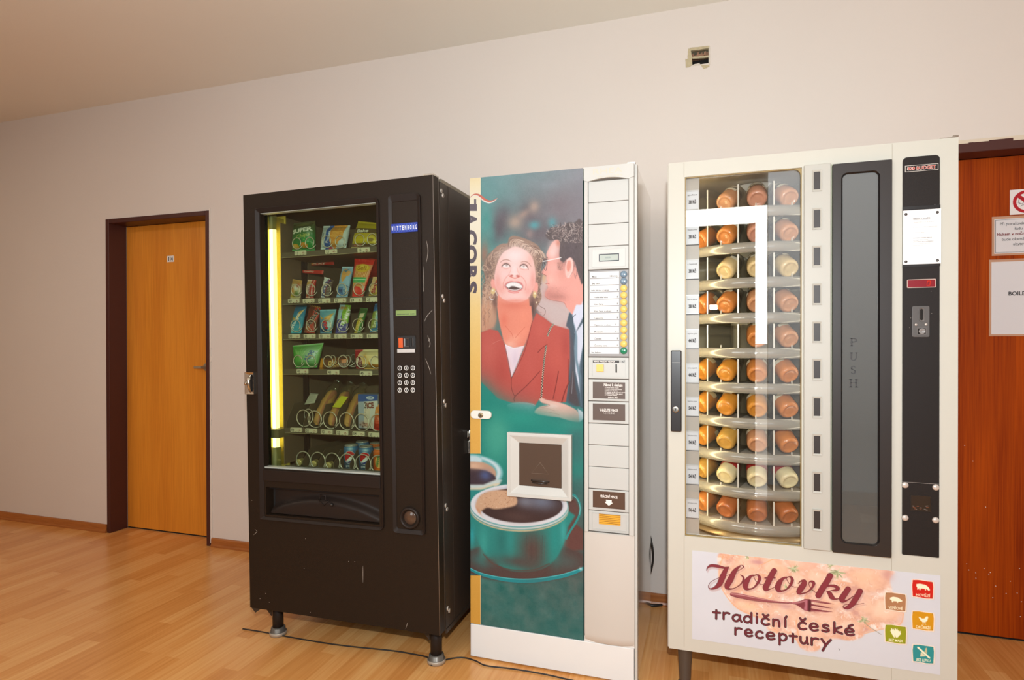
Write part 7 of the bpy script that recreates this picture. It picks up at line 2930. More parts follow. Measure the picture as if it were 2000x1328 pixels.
def serif_letter(mb, L, x, z, w_, h_, y):
    thick, thin, sf = .0048, .0024, .0022

    def bar(xa, xb, za, zb):
        mb.add([(xa, y, za), (xb, y, za), (xb, y, zb), (xa, y, zb)], [(0, 1, 2, 3)])

    def arc(cx, cz, rx, rz, a0, a1, t0, t1, n=14):
        vs = []
        for i in range(n + 1):
            t = i / n
            a = a0 + (a1 - a0) * t
            th = t0 + (t1 - t0) * math.sin(PI * t)
            vs += [(cx + rx * math.cos(a), y, cz + rz * math.sin(a)), (cx + (rx - th) * math.cos(a), y, cz + (rz - min(th, thin * 1.2)) * math.sin(a))]
        mb.add(vs, [(2 * i, 2 * i + 1, 2 * i + 3, 2 * i + 2) for i in range(n)])
    l, r = x - w_ / 2, x + w_ / 2
    if L == 'P':
        bar(l + .003, l + .003 + thick, z, z + h_)
        bar(l, l + .010, z, z + sf)
        bar(l, l + .007, z + h_ - sf, z + h_)
        bar(l + .006, x + .002, z + h_ - thin, z + h_)
        bar(l + .006, x + .002, z + h_ * .46, z + h_ * .46 + thin)
        arc(x + .001, z + h_ * .73, w_ / 2 - .001, h_ * .27, -PI / 2, PI / 2, thin, thick)
    elif L == 'U':
        bar(l + .0025, l + .0025 + thick, z + h_ * .3, z + h_)
        bar(r - .004, r - .004 + thin, z + h_ * .3, z + h_)
        bar(l, l + .0085, z + h_ - sf, z + h_)
        bar(r - .007, r, z + h_ - sf, z + h_)
        arc(x, z + h_ * .32, w_ / 2 - .0025, h_ * .32, PI, 2 * PI, thick * .8, thin)
    elif L == 'S':
        arc(x, z + h_ * .74, w_ * .32, h_ * .26, .35, PI * 1.3, thin, thick)
        arc(x, z + h_ * .26, w_ * .34, h_ * .26, -PI * .95, PI * .35, thin, thick)
        mb.add([(x - .0062, y, z + h_ * .60), (x + .0048, y, z + h_ * .40), (x + .0064, y, z + h_ * .46), (x - .0044, y, z + h_ * .66)], [(0, 1, 2, 3)])
    elif L == 'H':
        bar(l + .003, l + .003 + thick, z, z + h_)
        bar(r - .003 - thick, r - .003, z, z + h_)
        bar(l + .005, r - .005, z + h_ * .5, z + h_ * .5 + thin)
        for a, b in ((l, l + .0095), (r - .0095, r)):
            bar(a, b, z, z + sf)
            bar(a, b, z + h_ - sf, z + h_)


mb = MB()
for L, px, py in (('P', 1667, 668), ('U', 1667, 696.5), ('S', 1666.5, 722.5), ('H', 1667, 748.5)):
    x, z = q_(px, py, -.0118)
    serif_letter(mb, L, x, z - .0125, .026 if L == 'H' else .021, .025, -.0118)
mb.build('push_lettering', M_PUSH, pd)

# ---------------------------------------------------------------- black operating panel on the right
ba = mrect([(1762.5, 308), (1834.5, 303), (1834, 1090), (1761.5, 1081)])
mb = MB()
mb.prism(rr(ba[0], ba[1], ba[2], ba[3], (.002, .002, .012, .012), 5), -.003, .0)
z1_, z2_ = q_(1798, 941)[1], q_(1798, 408)[1]
for zz in (q_(1798, 943)[1],):
    mb.box(ba[0], ba[1], -.0034, -.003, zz - .0006, zz + .0006, 1)
mb.box(ba[0] - .001, ba[1] + .001, -.0045, -.003, q_(1798, 408.5)[1] - .0, q_(1798, 402.5)[1], 2)
mb.box(ba[0] - .001, ba[1] + .001, -.0045, -.003, q_(1798, 521)[1], q_(1798, 515)[1], 2)
for px, py in ((1791, 555.5 + 48), (1826, 561), (1818, 569), (1825, 430 - 30), (1778, 621), (1776, 640), (1819, 612)):
    x, z = q_(px, py)
    mb.box(x - .0009, x + .0009, -.0034, -.003, z - .0007, z + .0007, 1)
op = mb.build('operating_panel', [M_BLK3, mat('pale_scratch', (132, 124, 118), .6), mat('black_gloss_edge', (30, 28, 28), .25)], meal)
# model plate
pa = mrect([(1767, 323.5), (1832, 320.5), (1832, 333), (1767, 336)])
mb = MB()
mb.ring(Rct(pa), (lambda r: [(r[0] + .0012, r[2] + .0012), (r[1] - .0012, r[2] + .0012), (r[1] - .0012, r[3] - .0012), (r[0] + .0012, r[3] - .0012)])(pa), -.0038, -.003)
h_ = pa[3] - pa[2]
mb.text('820 BUDGET', (pa[0] + pa[1]) / 2, pa[2] + h_ * .26, -.0036, h_ * .5, 0, 'x', 'c', width=(pa[1] - pa[0]) * .87)
mb.text('820 BUDGET', (pa[0] + pa[1]) / 2, pa[2] + h_ * .29, -.0039, h_ * .44, 1, 'b', 'c', width=(pa[1] - pa[0]) * .84)
mb.build('model_plate', [mat('silver_print', (206, 198, 190), .4), mat('red_print', (184, 76, 62), .4)], op)
# instruction sheet, screwed on
ia = mrect([(1763, 412), (1836.5, 408.5), (1836.5, 515), (1763, 517)])
mb = MB()
mb.box(ia[0], ia[1], -.0065, -.003, ia[2], ia[3])
w_, h_ = ia[1] - ia[0], ia[3] - ia[2]
L_ = [('Návod k použití:', .83, .26, .028, .46, 'b'), ('1. Vhodte mince 1, 2, 5, 10, 20, 50 Kč', .765, .245, .015, .58, 'r'), ('2. Otacenim zvolte si vybrane jidlo', .675, .26, .015, .64, 'r'), ('3. vyberte zbozi', .575, .26, .015, .30, 'r'),
      ('AUTOMAT PRIJIMA MINCE', .475, .26, .014, .50, 'b'), ('AUTOMAT VRACI PENIZE', .435, .26, .012, .40, 'b'), ('ZPATKY PO VYBERU', .405, .26, .014, .54, 'b'), ('dvirka zustanou otevrena', .372, .26, .012, .46, 'r'), ('prosim zavrete', .34, .26, .012, .26, 'r')]
for s, v, u, cp, ww, wg in L_:
    mb.text(s, ia[0] + w_ * u, ia[2] + h_ * v, -.0069, h_ * cp, 1, wg, width=w_ * ww)
mb.box(ia[0] + w_ * .26, ia[0] + w_ * .72, -.0069, -.0065, ia[2] + h_ * .815, ia[2] + h_ * .82, 1)
ins = mb.build('instruction_sheet', [mat('white_instruction_sheet', (238, 234, 232), .4), mat('faded_ink', (120, 116, 116), .6)], op)
for px, py in ((1769.5, 418.5), (1831, 414.5), (1769.5, 511), (1831, 508.5)):
    x, z = q_(px, py, -.0065)
    mb = MB()
    mb.lathe([(.0042, 0), (.0036, .0016), (0, .002)], Matrix.Translation((x, -.0065, z)) @ Matrix.Rotation(PI / 2, 4, 'X'), 14)
    mb.build('screw', mat('dark_screw', (86, 84, 84), .35, .6), ins)
# red credit display
da = mrect([(1772, 547.5), (1825.5, 546), (1826, 560), (1772, 561.5)])
mb = MB()
mb.ring(rr(da[0] - .002, da[1] + .002, da[2] - .002, da[3] + .002, .003, 3), rr(da[0], da[1], da[2], da[3], .002, 3), -.0048, -.003)
dsp = mb.build('credit_display', mat('pale_display_rim', (190, 160, 150), .4), op)
mb = MB()
mb.box(da[0], da[1], -.0040, -.003, da[2], da[3])
cx_, cz_ = da[0] + (da[1] - da[0]) * .76, (da[2] + da[3]) / 2
for a, b, c, d in ((-.0038, .0038, .006, .0075), (-.0038, .0038, -.0075, -.006), (-.0045, -.0032, -.0068, .0068), (.0032, .0045, -.0068, .0068)):
    sl = .12
    mb.add([(cx_ + a + sl * c, -.0043, cz_ + c), (cx_ + b + sl * c, -.0043, cz_ + c), (cx_ + b + sl * d, -.0043, cz_ + d), (cx_ + a + sl * d, -.0043, cz_ + d)], [(0, 1, 2, 3)], 1)
mb.build('red_screen', [mat('dark_red_screen', (128, 22, 34), .2), emitter('red_digit', (255, 70, 40), 1.0)], dsp)
# coin plate
ca = mrect([(1780.5, 598.5), (1814.5, 596.5), (1814.5, 658), (1780.5, 659)])
mb = MB()
mb.prism(rr(ca[0], ca[1], ca[2], ca[3], .005, 4), -.0055, -.003)
cp = mb.build('coin_plate', mat('dark_grey_coin_plate', (84, 80, 78), .4), op, bevel=.001)
sa = mrect([(1793.5, 601), (1804, 600.5), (1804, 628), (1793.5, 628.5)])
mb = MB()
mb.ring(rr(sa[0], sa[1], sa[2], sa[3], .006, 5), rr(sa[0] + .003, sa[1] - .003, sa[2] + .004, sa[3] - .004, .004, 5), -.0085, -.005, yin=-.006)
mb.prism(rr(sa[0] + .003, sa[1] - .003, sa[2] + .004, sa[3] - .004, .004, 5), -.0058, -.0054, 1)
mb.build('coin_slot', [mat('slot_bezel_grey', (104, 100, 98), .3), M_DARK], cp)
ra = mrect([(1788.5, 640), (1808.5, 639), (1808.5, 654), (1788.5, 655)])
mb = MB()
mb.ring(Rct(ra), [(ra[0] + .003, ra[2] + .003), (ra[1] - .003, ra[2] + .003), (ra[1] - .003, ra[3] - .003), (ra[0] + .003, ra[3] - .003)], -.0075, -.005)
mb.box(ra[0] + .003, ra[1] - .003, -.0062, -.0054, ra[2] + .003, ra[3] - .003, 1)
mb.lathe([(.0085, 0), (.0085, .003), (.006, .0035), (.005, .002), (0, .002)], Matrix.Translation(((ra[0] + ra[1]) / 2 + .001, -.006, (ra[2] + ra[3]) / 2)) @ Matrix.Rotation(PI / 2, 4, 'X'), 20, 2)
mb.build('reject_button', [mat('slot_bezel_grey2', (96, 92, 90), .3), M_DARK, mat('grey_button_face', (136, 132, 130), .3)], cp)
M_RIV = mat('silver_rivet', (206, 196, 188), .3, .35)
for px, py in ((1789, 634), (1808.5, 633.5)):
    x, z = q_(px, py, -.006)
    mb = MB()
    mb.lathe([(.0040, 0), (.0032, .0018), (0, .0024)], Matrix.Translation((x, -.0055, z)) @ Matrix.Rotation(PI / 2, 4, 'X'), 14)
    mb.build('rivet', M_RIV, cp)
# coin return opening with four domed rivets
for px, py in ((1768, 947.5), (1828, 952), (1768, 1011.5), (1827.5, 1016)):
    x, z = q_(px, py, -.004)
    mb = MB()
    mb.lathe([(.0095, 0), (.0088, .002), (.0065, .0040), (.003, .0050), (0, .0052)], Matrix.Translation((x, -.003, z)) @ Matrix.Rotation(PI / 2, 4, 'X'), 20)
    mb.build('rivet', M_RIV, op)
oa_ = mrect([(1777, 966), (1818, 967), (1818.5, 999), (1777, 998)])
mb = MB()
t_ = .0022
mb.ring(Rct(oa_), [(oa_[0] + t_, oa_[2] + t_), (oa_[1] - t_, oa_[2] + t_), (oa_[1] - t_, oa_[3] - t_), (oa_[0] + t_, oa_[3] - t_)], -.0045, -.003)
mb.box(oa_[0] + t_, oa_[1] - t_, -.0036, -.003, oa_[2] + t_, oa_[3] - t_, 1)
r_ = random.Random(4)
for i in range(14):
    x = r_.uniform(oa_[0] + .004, oa_[1] - .010)
    z = r_.uniform(oa_[2] + .004, oa_[2] + .020)
    mb.box(x, x + r_.uniform(.002, .007), -.0040, -.0036, z, z + r_.uniform(.0008, .003), 2 if i % 2 else 3)
mb.build('coin_return', [mat('black_return_rim', (38, 34, 32), .25), mat('dark_return_pocket', (44, 32, 22), .3), mat('copper_glint', (120, 78, 58), .3, .5), mat('grey_glint', (140, 134, 132), .3, .5)], op)

# ---------------------------------------------------------------- door lock bar and legs
ha = mrect([(1311, 685), (1332, 683.5), (1331, 842), (1310, 841.5)])
mb = MB()
mb.prism(rr(ha[0], ha[1], ha[2], ha[3], .004, 3), -.016, .0)
hl = mb.build('lock_bar', mat('black_lock_bar', (38, 34, 34), .3), meal, bevel=.003)
mb = MB()
zz = q_(1321, 708)[1]
mb.box(ha[0] + .005, ha[1] - .005, -.0168, -.016, zz - .001, zz + .001)
mb.build('lever_seam', mat('worn_light_edge', (150, 146, 142), .4), hl)
x, z = q_(1319.5, 799.5, -.016)
mb = MB()
mb.lathe([(.0105, 0), (.0105, .003), (.008, .0034), (.0, .003)], Matrix.Translation((x, -.016, z)) @ Matrix.Rotation(PI / 2, 4, 'X'), 24)
mb.box(x - .001, x + .001, -.0196, -.0188, z - .004, z + .003, 1)
mb.build('lock_cylinder', [M_STEEL, M_DARK], hl)
M_LEG3 = mat('grey_brown_leg', (74, 64, 56), .45)
lgx = q_(1338, 1290, .05)[0]
for x, y in ((lgx, .055), (MW - .09, .055), (lgx, MD - .06), (MW - .09, MD - .06)):
    mb = MB()
    mb.lathe([(.019, .034), (.0195, .04), (.021, .08), (.024, .13), (.027, MZ0 - .006), (.027, MZ0 - .0005)], Matrix.Translation((x, y, 0)), 28)
    lg = mb.build('leg', M_LEG3, meal)
    mb = MB()
    mb.lathe([(0, 0), (.030, .0), (.031, .008), (.029, .018), (.022, .028), (.016, .034)], Matrix.Translation((x, y, 0)), 24)
    mb.build('levelling_foot', mat('scuffed_foot', (96, 90, 82), .5, .2, noise=.6, nscale=120), lg)

# ---------------------------------------------------------------- food banner
fa = mrect([(1352, 1078), (1837, 1121), (1836, 1315), (1352, 1250)], -.001)
bn = front_print(MF, -.0015, fa[0], fa[1], fa[2], fa[3], 900, (212, 210, 214))


def C8(L): return [(1290 + x * .305, 1040 + y * .305) for x, y in L]
def C4(L): return [(1360 + x / 5.533, 1070 + y / 5.533) for x, y in L]
def C5(L): return [(1710 + x / 6.643, 1110 + y / 6.643) for x, y in L]


def paint_banner(c):
    H_, W_ = c.h, c.w
    c.a += (fbm(H_, W_, 60, 2) - .5)[..., None] * 5
    meat = [(396, 120), (372, 230), (380, 330), (430, 420), (500, 490), (600, 540), (676, 560), (684, 620), (760, 655), (860, 680), (890, 730), (950, 762), (1010, 752), (1060, 705), (1120, 680), (1220, 692), (1290, 668), (1315, 640), (1380, 625), (1450, 612), (1530, 600), (1556, 530), (1540, 440), (1500, 420), (1478, 350), (1466, 290), (1500, 248), (1400, 200), (1000, 150), (700, 120)]
    m = c.blur(c.mask_poly(c.G(spline(np.array(C8(meat)), 4, True))), 1.5)
    big = fbm(H_, W_, 52, 31, 4)
    mid = fbm(H_, W_, 20, 41, 4)
    fine = fbm(H_, W_, 6, 51, 3)
    col = np.empty_like(c.a)
    col[:] = (236, 192, 168)
    t = np.clip((big - .42) * 5, 0, 1)[..., None]
    col = col * (1 - t) + np.array((230, 168, 134)) * t
    t = np.clip((mid - .56) * 7, 0, 1)[..., None]
    col = col * (1 - t) + np.array((246, 222, 208)) * t
    t = np.clip((.40 - mid) * 6, 0, 1)[..., None]
    col = col * (1 - t * .8) + np.array((206, 148, 134)) * t * .8
    t = np.clip((fine - .66) * 8, 0, 1)[..., None]
    col = col * (1 - t * .6) + np.array((250, 236, 226)) * t * .6
    c.a += (col - c.a) * (m * .92)[..., None]
    for x, y, rx, ry, an in ((450, 300, 95, 60, 60), (560, 210, 110, 60, -10), (720, 230, 90, 70, 30), (640, 380, 120, 60, 15), (560, 480, 120, 50, 25), (860, 330, 100, 70, -20), (900, 200, 90, 40, 10), (1010, 300, 90, 70, 40), (780, 520, 110, 60, 10), (1130, 420, 120, 70, -15), (1330, 300, 130, 80, 15), (960, 640, 90, 90, 70), (1080, 560, 90, 70, 0),
                            (1200, 610, 100, 60, -10), (1440, 500, 120, 80, 10), (1300, 450, 90, 60, 40), (1420, 270, 60, 60, 0), (870, 560, 60, 60, 60)):
        for k_, (f, cc, al, fe, dx, dy) in enumerate(((1.0, (204, 146, 126), .55, 3.0, 0, 4), (.92, (238, 188, 156), .75, 4.0, 0, 0), (.6, (246, 212, 190), .6, 6.0, -12, -14))):
            t_ = np.linspace(0, 2 * PI, 20, endpoint=False)
            a_ = math.radians(an)
            wob = 1 + .10 * np.sin(3 * t_ + x) + .06 * np.sin(5 * t_ + y)
            X_, Y_ = rx * f * wob * np.cos(t_), ry * f * wob * np.sin(t_)
            pl = C8(list(zip(x + dx + X_ * math.cos(a_) - Y_ * math.sin(a_), y + dy + X_ * math.sin(a_) + Y_ * math.cos(a_))))
            mm = c.blur(c.mask_poly(c.G(spline(np.array(pl), 3, True)), 2), fe * c.s) * m
            c.put(mm, cc, al)
    tex = (fbm(H_, W_, 9, 61, 3) - .5) * m
    c.a += tex[..., None] * np.array([16, 26, 30])
    # pieces of meat: rounded highlights and the creases between them
    for x, y, rx, ry, cc, al in ((520, 260, 40, 24, (240, 190, 160), .7), (760, 250, 34, 30, (238, 184, 150), .7), (620, 190, 22, 8, (198, 140, 140), .8), (960, 200, 30, 14, (238, 180, 160), .6), (1040, 330, 36, 22, (240, 192, 164), .6),
                               (1310, 290, 40, 22, (240, 186, 152), .8), (1450, 270, 16, 18, (206, 150, 140), .8), (1420, 500, 44, 26, (244, 206, 178), .8), (560, 470, 36, 14, (240, 190, 150), .7), (800, 470, 20, 10, (198, 150, 158), .6),
                               (760, 560, 22, 16, (206, 158, 156), .7), (940, 640, 30, 26, (244, 204, 184), .8), (1180, 640, 26, 12, (234, 186, 168), .7), (1240, 420, 30, 14, (212, 158, 148), .6), (1060, 540, 22, 18, (236, 190, 170), .6), (1540, 560, 10, 16, (226, 196, 186), .6)):
        p = C8([(x, y)])[0]
        c.blob(p[0], p[1], rx * .6, ry * .6, cc, al)
    for L_ in ([(400, 150), (376, 240), (388, 340), (440, 430), (520, 500), (680, 556)], [(690, 590), (780, 650), (860, 676), (900, 736)], [(1556, 520), (1530, 590), (1400, 622), (1310, 646)], [(640, 210), (700, 180), (740, 160)], [(870, 560), (880, 640), (900, 720)]):
        c.stroke(C8(L_), 2.0, (236, 166, 116), .55)
    q = np.random.RandomState(14)
    for _ in range(170):
        x, y = q.uniform(400, 1520), q.uniform(130, 700)
        g = c.G(np.array(C8([(x, y)])))[0]
        if not (0 <= g[0] < W_ and 0 <= g[1] < H_) or m[int(g[1]), int(g[0])] < .9:
            continue
        a, l = q.uniform(0, 6.3), q.uniform(10, 34)
        c.stroke(C8([(x, y), (x + l * .5 * math.cos(a), y + l * .5 * math.sin(a)), (x + l * math.cos(a + .7), y + l * math.sin(a + .7))]), q.uniform(.6, 1.5), [(252, 240, 232), (218, 160, 140), (246, 214, 196)][q.randint(3)], .6, 3)
    # parsley
    for x, y, r, n in ((850, 235, 44, 26), (1130, 255, 60, 34), (1090, 210, 36, 18), (1300, 560, 46, 26), (800, 345, 30, 10), (960, 370, 26, 8), (560, 160, 30, 8)):
        for _ in range(n):
            a = q.uniform(0, 6.3)
            rr_ = r * q.uniform(.2, 1)
            x2, y2 = x + rr_ * math.cos(a), y + rr_ * .8 * math.sin(a)
            c.stroke(C8([(x, y), ((x + x2) / 2 + 3, (y + y2) / 2), (x2, y2)]), [1.0, 2.2, .8], [(160, 164, 118), (184, 186, 142), (140, 148, 106), (206, 206, 170)][q.randint(4)], .75, 3)
    c.stroke(C8([(1320, 590), (1370, 625), (1412, 652)]), 1.2, (150, 146, 124), .8)
    # fork, cast in dark rose metal, with its shadow
    hx = [(362, 500), (372, 486), (400, 484), (470, 492), (600, 522), (760, 555), (900, 580), (1030, 588), (1030, 602), (900, 596), (760, 585), (600, 565), (470, 545), (400, 528), (370, 515)]
    c.poly([(x + 2, y + 6) for x, y in C4(hx)], (206, 150, 128), .6, 2)
    c.poly(C4(hx), (150, 78, 82), 1, .3, 3)
    c.stroke(C4([(380, 496), (480, 508), (640, 540), (800, 568), (1000, 592)]), [2.2, 2.2, 1.4, 1.0, .6], (206, 146, 142), .9)
    c.stroke(C4([(372, 514), (480, 544), (640, 574), (800, 590), (1000, 600)]), 1.0, (96, 40, 46), .8)
    head = [(1025, 588), (1080, 582), (1130, 570), (1170, 552), (1215, 553), (1300, 566), (1400, 585), (1492, 610), (1400, 604), (1290, 588), (1240, 584), (1244, 606), (1330, 622), (1480, 655), (1400, 650), (1300, 634), (1244, 628), (1244, 652), (1330, 668), (1480, 690), (1390, 695), (1290, 690), (1220, 690), (1165, 674), (1120, 640), (1080, 616), (1030, 604)]
    c.poly([(x + 2, y + 6) for x, y in C4(head)], (206, 150, 128), .5, 2)
    c.poly(C4(head), (128, 58, 66), 1, .3)
    c.stroke(C4([(1040, 595), (1110, 590), (1165, 575)]), 2.6, (190, 124, 126), .9)
    c.poly(C4([(1170, 560), (1200, 562), (1196, 680), (1160, 668), (1176, 620)]), (182, 112, 122), 1, .4)
    for y in (568, 640, 676):
        c.stroke(C4([(1240, y + 6), (1340, y + 14), (1450, y + 26)]), [1.6, 1.4, .5], (206, 140, 132), .8)
    c.poly(C4([(1212, 560), (1240, 570), (1234, 690), (1212, 684)]), (72, 30, 36), .85, .6)
    # Hotovky: a formal script, drawn as swelling pen strokes
    rose, sh = (134, 52, 60), (150, 110, 110)
    G_ = [
        ([(110, 246), (122, 214), (160, 192), (230, 198), (300, 214), (352, 206)], [2, 7, 15, 17, 11, 3]),
        ([(352, 206), (318, 240), (286, 310), (250, 390), (200, 432), (150, 442), (130, 420), (146, 380), (190, 348), (260, 318), (340, 296)], [4, 20, 29, 26, 14, 6, 4, 3, 3, 3, 3]),
        ([(340, 296), (420, 262), (490, 226), (510, 200), (488, 188), (460, 196)], [3, 3, 4, 6, 4, 3]),
        ([(478, 196), (440, 222), (404, 270), (370, 340), (336, 400), (330, 430), (366, 444), (420, 432), (480, 392), (510, 340), (504, 310), (474, 292)], [4, 14, 24, 30, 28, 18, 8, 5, 6, 9, 8, 3]),
        ([(640, 296), (590, 306), (552, 350), (530, 400), (536, 436), (570, 446), (620, 430), (664, 380), (684, 330), (672, 298), (640, 292), (622, 310), (640, 352), (690, 392), (730, 396)], [5, 12, 24, 28, 20, 8, 7, 12, 15, 11, 5, 3, 3, 3, 3]),
        ([(842, 246), (812, 296), (772, 380), (748, 430), (756, 452), (800, 446), (862, 416)], [26, 27, 28, 28, 14, 5, 3]),
        ([(742, 326), (790, 320), (850, 324)], [6, 9, 6]),
        ([(992, 316), (940, 330), (900, 372), (880, 424), (888, 458), (924, 466), (976, 446), (1018, 400), (1036, 350), (1024, 318), (992, 314), (976, 334), (1000, 380), (1050, 420), (1090, 424)], [5, 12, 24, 28, 20, 8, 7, 12, 15, 11, 5, 3, 3, 3, 3]),
        ([(1100, 386), (1130, 360), (1166, 362), (1160, 396), (1124, 448), (1108, 480), (1140, 494), (1200, 476), (1250, 430), (1270, 386), (1256, 366), (1228, 366), (1216, 392), (1240, 440), (1300, 490)], [3, 6, 20, 26, 28, 22, 7, 6, 9, 14, 13, 6, 3, 3, 3]),
        ([(1446, 300), (1414, 360), (1362, 440), (1318, 516)], [27, 27, 28, 27]),
        ([(1380, 440), (1430, 412), (1490, 412), (1530, 436), (1510, 456), (1450, 462), (1408, 470)], [4, 8, 15, 18, 12, 5, 3]),
        ([(1410, 472), (1440, 490), (1462, 530), (1500, 552), (1560, 546)], [4, 20, 24, 8, 3]),
        ([(1640, 444), (1610, 490), (1574, 546), (1580, 576), (1630, 566), (1700, 520)], [25, 26, 27, 16, 6, 4]),
        ([(1770, 466), (1740, 520), (1690, 600), (1640, 644), (1600, 648), (1588, 630), (1620, 612), (1720, 612), (1810, 600)], [25, 26, 25, 18, 8, 4, 3, 3, 3]),
    ]
    G_ = [(p_, [w * 1.5 if w < 6 else w * 2.15 for w in ws]) for p_, ws in G_]
    for pts, wd in G_:
        c.stroke([(x + 2.0, y + 3.2) for x, y in C4(pts)], [w * .185 + 1.2 for w in wd], (186, 140, 134), .45, 6, 1.6)
    for pts, wd in G_:
        c.stroke(C4(pts), [max(w / 5.533, .95) for w in wd], (74, 28, 34), 1, 7)
    for pts, wd in G_:
        c.stroke(C4(pts), [max(w / 5.533 - 1.0, .3) for w in wd], rose, 1, 7)
    # the two lines below, in a round casual hand
    dk, ins_ = (44, 22, 24), (112, 46, 54)
    X = {
        't': [[(.42, 1.32), (.40, .0)], [(.05, .95), (.85, .98)]],
        'r': [[(.12, .98), (.12, 0)], [(.12, .60), (.30, .90), (.60, 1.0), (.85, .92)]],
        'a': [[(.80, .86), (.50, 1.0), (.18, .82), (.06, .46), (.20, .10), (.50, .05), (.74, .36), (.82, .88)], [(.82, .95), (.82, .4), (.98, .02)]],
        'd': [[(.80, .70), (.52, .98), (.20, .84), (.06, .46), (.20, .10), (.50, .05), (.80, .40)], [(.84, 1.50), (.84, .02)]],
        'i': [[(.15, .98), (.15, 0)], [(.17, 1.40), (.18, 1.42)]],
        'c': [[(.82, .84), (.56, 1.0), (.22, .86), (.06, .46), (.20, .10), (.54, .0), (.86, .14)]],
        'č': [[(.82, .84), (.56, 1.0), (.22, .86), (.06, .46), (.20, .10), (.54, .0), (.86, .14)], [(.22, 1.55), (.46, 1.25), (.78, 1.55)]],
        'n': [[(.12, .98), (.12, 0)], [(.12, .60), (.34, .92), (.62, .96), (.78, .66), (.80, 0)]],
        'í': [[(.15, .98), (.15, 0)], [(.10, 1.28), (.42, 1.55)]],
        'e': [[(.10, .46), (.80, .56), (.72, .88), (.44, 1.0), (.16, .80), (.08, .42), (.26, .06), (.56, .0), (.86, .14)]],
        'é': [[(.10, .46), (.80, .56), (.72, .88), (.44, 1.0), (.16, .80), (.08, .42), (.26, .06), (.56, .0), (.86, .14)], [(.40, 1.30), (.74, 1.55)]],
        's': [[(.76, .86), (.48, 1.0), (.20, .84), (.30, .58), (.66, .46), (.80, .20), (.50, .0), (.12, .10)]],
        'k': [[(.12, 1.50), (.12, 0)], [(.80, .96), (.16, .44), (.86, .0)]],
        'p': [[(.12, .98), (.14, -.60)], [(.12, .62), (.40, .96), (.74, .86), (.86, .48), (.70, .12), (.40, .02), (.14, .24)]],
        'u': [[(.10, .98), (.12, .36), (.32, .04), (.62, .10), (.80, .50)], [(.82, .98), (.84, .30), (.92, .0)]],
        'y': [[(.10, .98), (.48, .22)], [(.90, .98), (.48, .22), (.20, -.56)]],
    }
    # each letter: photo x of its left and right edge, baseline y (taken from the enlargement), x-height
    words = [('t', 178, 270, 762, 96), ('r', 285, 368, 768, 70), ('a', 388, 490, 790, 72), ('d', 508, 612, 804, 72), ('i', 650, 676, 810, 70), ('č', 700, 800, 826, 70), ('n', 820, 915, 842, 72), ('í', 956, 1000, 852, 72),
             ('č', 1100, 1200, 876, 76), ('e', 1220, 1328, 888, 76), ('s', 1352, 1450, 900, 74), ('k', 1478, 1590, 918, 76), ('é', 1602, 1716, 936, 72),
             ('r', 412, 500, 936, 72), ('e', 520, 616, 950, 72), ('c', 640, 732, 970, 72), ('e', 754, 858, 984, 74), ('p', 886, 988, 998, 74), ('t', 1004, 1100, 1016, 96), ('u', 1116, 1214, 1030, 72), ('r', 1236, 1330, 1046, 74), ('y', 1342, 1465, 1062, 80)]
    for w_, cc, off in ((5.6, (240, 232, 230), 0), (4.7, dk, 0), (2.9, ins_, 0)):
        for L_, xa, xb, yb_, xh in words:
            xh2 = xh * (.72 if L_ == 't' else 1)
            for st in X[L_]:
                pts = [(xa + (xb - xa) * u, yb_ - v * xh2 + (xb - xa) * u * .10) for u, v in st]
                c.stroke(C4(pts), w_, cc, 1 if cc != (240, 232, 230) else .8, 5 if len(pts) > 2 else 0)
    c.stroke(C4([(1540, 1088), (1548, 1104)]), 1.0, (90, 86, 86), .8, 0)
    # five squarish badges
    cream = (250, 238, 204)

    def badge(x0, y0, x1, y1, col, word, wcap=14, slope=.09):
        w, h2 = x1 - x0, y1 - y0

        def pt(u, v): return (x0 + w * u, y0 + h2 * v + w * u * slope)
        edge = [pt(0, 0), pt(.3, -.03), pt(.6, .0), pt(1, .02), pt(1.03, .3), pt(1.02, .65), pt(1, 1.0), pt(.65, 1.02), pt(.35, .98), pt(0, .96), pt(-.02, .6), pt(-.03, .3)]
        cx, cy = pt(.5, .5)
        c.poly([(x + 1, y + 1) for x, y in C5([(cx + (a - cx) * 1.07, cy + (b - cy) * 1.07) for a, b in edge])], (200, 176, 160), .6, .8)
        c.poly(C5([(cx + (a - cx) * 1.08, cy + (b - cy) * 1.08) for a, b in edge]), (250, 226, 204), 1, .3)
        c.poly(C5(edge), col, 1, .3)
        for u, v in ((0, 0), (1, 0), (0, 1), (1, 1)):
            p = C5([pt(.03 + .94 * u, .05 + .9 * v)])[0]
            c.ell(p[0], p[1], .9, .9, (110, 100, 70), .8)
        if word:
            p = C5([pt(.5, .93)])[0]
            c.text(word, p[0], p[1], 5.0, cream, 'b', 5, 'c', width=w * .72 / 6.643)
        return pt
    pt = badge(484, 150, 742, 370, (204, 34, 24), 'HOVĚZÍ')
    cow = [(.18, .22), (.36, .18), (.62, .22), (.74, .30), (.84, .42), (.86, .52), (.80, .58), (.74, .50), (.66, .46), (.66, .56), (.62, .56), (.60, .46), (.40, .46), (.38, .56), (.33, .56), (.32, .44), (.28, .52), (.22, .56), (.22, .42), (.18, .36)]
    c.poly(C5([pt(u, v) for u, v in cow]), cream, 1, .2)
    pt = badge(132, 314, 386, 536, (176, 124, 86), 'VEPŘOVÉ')
    pig = [(.22, .28), (.38, .20), (.60, .22), (.74, .30), (.86, .40), (.80, .46), (.66, .46), (.62, .54), (.58, .54), (.56, .46), (.40, .46), (.36, .54), (.32, .54), (.30, .42), (.22, .38)]
    c.poly(C5([pt(u, v) for u, v in pig]), cream, 1, .2)
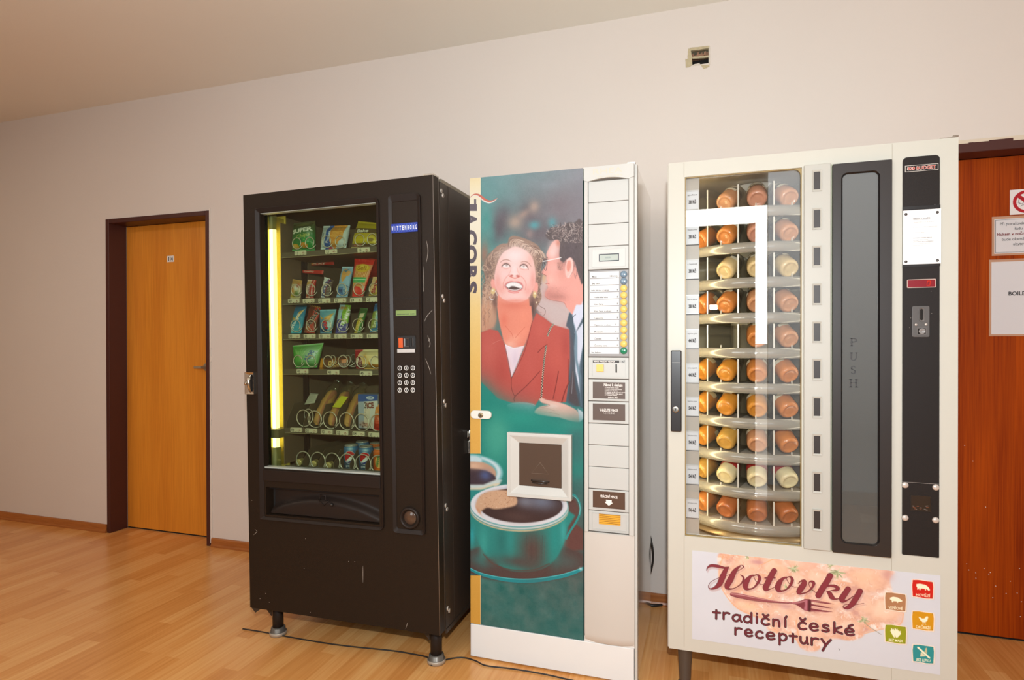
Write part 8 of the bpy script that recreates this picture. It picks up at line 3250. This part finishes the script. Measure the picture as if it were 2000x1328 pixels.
    pt = badge(484, 558, 748, 786, (212, 146, 24), 'DRŮBEŽÍ')
    hen = [(.28, .28), (.36, .30), (.46, .36), (.58, .34), (.64, .24), (.70, .20), (.76, .24), (.74, .34), (.70, .48), (.60, .56), (.48, .56), (.38, .48), (.32, .38)]
    c.poly(C5([pt(u, v) for u, v in hen]), cream, 1, .2)
    for u in (.50, .60):
        c.stroke(C5([pt(u, .56), pt(u, .66), pt(u + .04, .68)]), .9, cream, 1, 0)
    pt = badge(132, 732, 390, 956, (150, 152, 30), 'BEZ MASA')
    for (u0, v0, u1, v1) in ((.34, .34, .44, .68), (.52, .32, .52, .66), (.66, .42, .56, .68)):
        c.stroke(C5([pt(u0, v0), pt((u0 + u1) / 2, (v0 + v1) / 2), pt(u1, v1)]), [6.5, 4.5, 1.2], cream, 1, 3)
        c.stroke(C5([pt(u0, v0 - .02), pt(u0 - .04, v0 - .14)]), 1.8, cream, 1, 0)
        c.stroke(C5([pt(u0, v0 - .02), pt(u0 + .06, v0 - .12)]), 1.8, cream, 1, 0)
    pt = badge(490, 990, 750, 1212, (46, 142, 142), 'BEZ LEPKU')
    c.poly(C5([pt(.38, .40), pt(.58, .34), pt(.60, .62), pt(.34, .66)]), (226, 214, 176), 1, .3)
    for k_ in range(5):
        c.stroke(C5([pt(.56, .5 - .02 * k_), pt(.62 + .02 * (k_ % 2), .16 + .07 * k_)]), 1.6, (196, 186, 140), .9, 0)
        c.ell(*C5([pt(.66, .16 + .08 * k_)])[0], 1.3, 2.0, (196, 190, 150), .9)
    c.stroke(C5([pt(.24, .14), pt(.80, .68)]), 4.2, (46, 142, 142), 1, 0)
    c.stroke(C5([pt(.24, .14), pt(.80, .68)]), 3.2, cream, 1, 0)


paint_banner(bn)
bn.a = np.clip(bn.a, 0, 255) * np.array([.955, .97, .985])
ex = MB()
ex.box(fa[0], fa[1], -.0013, -.0001, fa[2], fa[3], 1)
grid_mesh('food_banner', print_grid(bn), [printed('banner_film', .45, 0.0, .25), mat('banner_edge', (226, 218, 218), .5)], meal, bn.a, extra=ex, smooth=False)['label'] = 'printed food banner with a fork, script lettering and five small coloured badges'

# ---------------------------------------------------------------- things keep their origin at their own base
bpy.context.view_layer.update()
for o in list(COL.objects):
    if o.parent is None and o.type == 'MESH' and 'category' in o:
        V = np.empty(len(o.data.vertices) * 3, np.float32)
        o.data.vertices.foreach_get('co', V)
        V = V.reshape(-1, 3)
        c = (V.max(0) + V.min(0)) / 2
        c[2] = V[:, 2].min()
        o.data.transform(Matrix.Translation(-Vector(c.tolist())))
        o.matrix_world = o.matrix_world @ Matrix.Translation(Vector(c.tolist()))
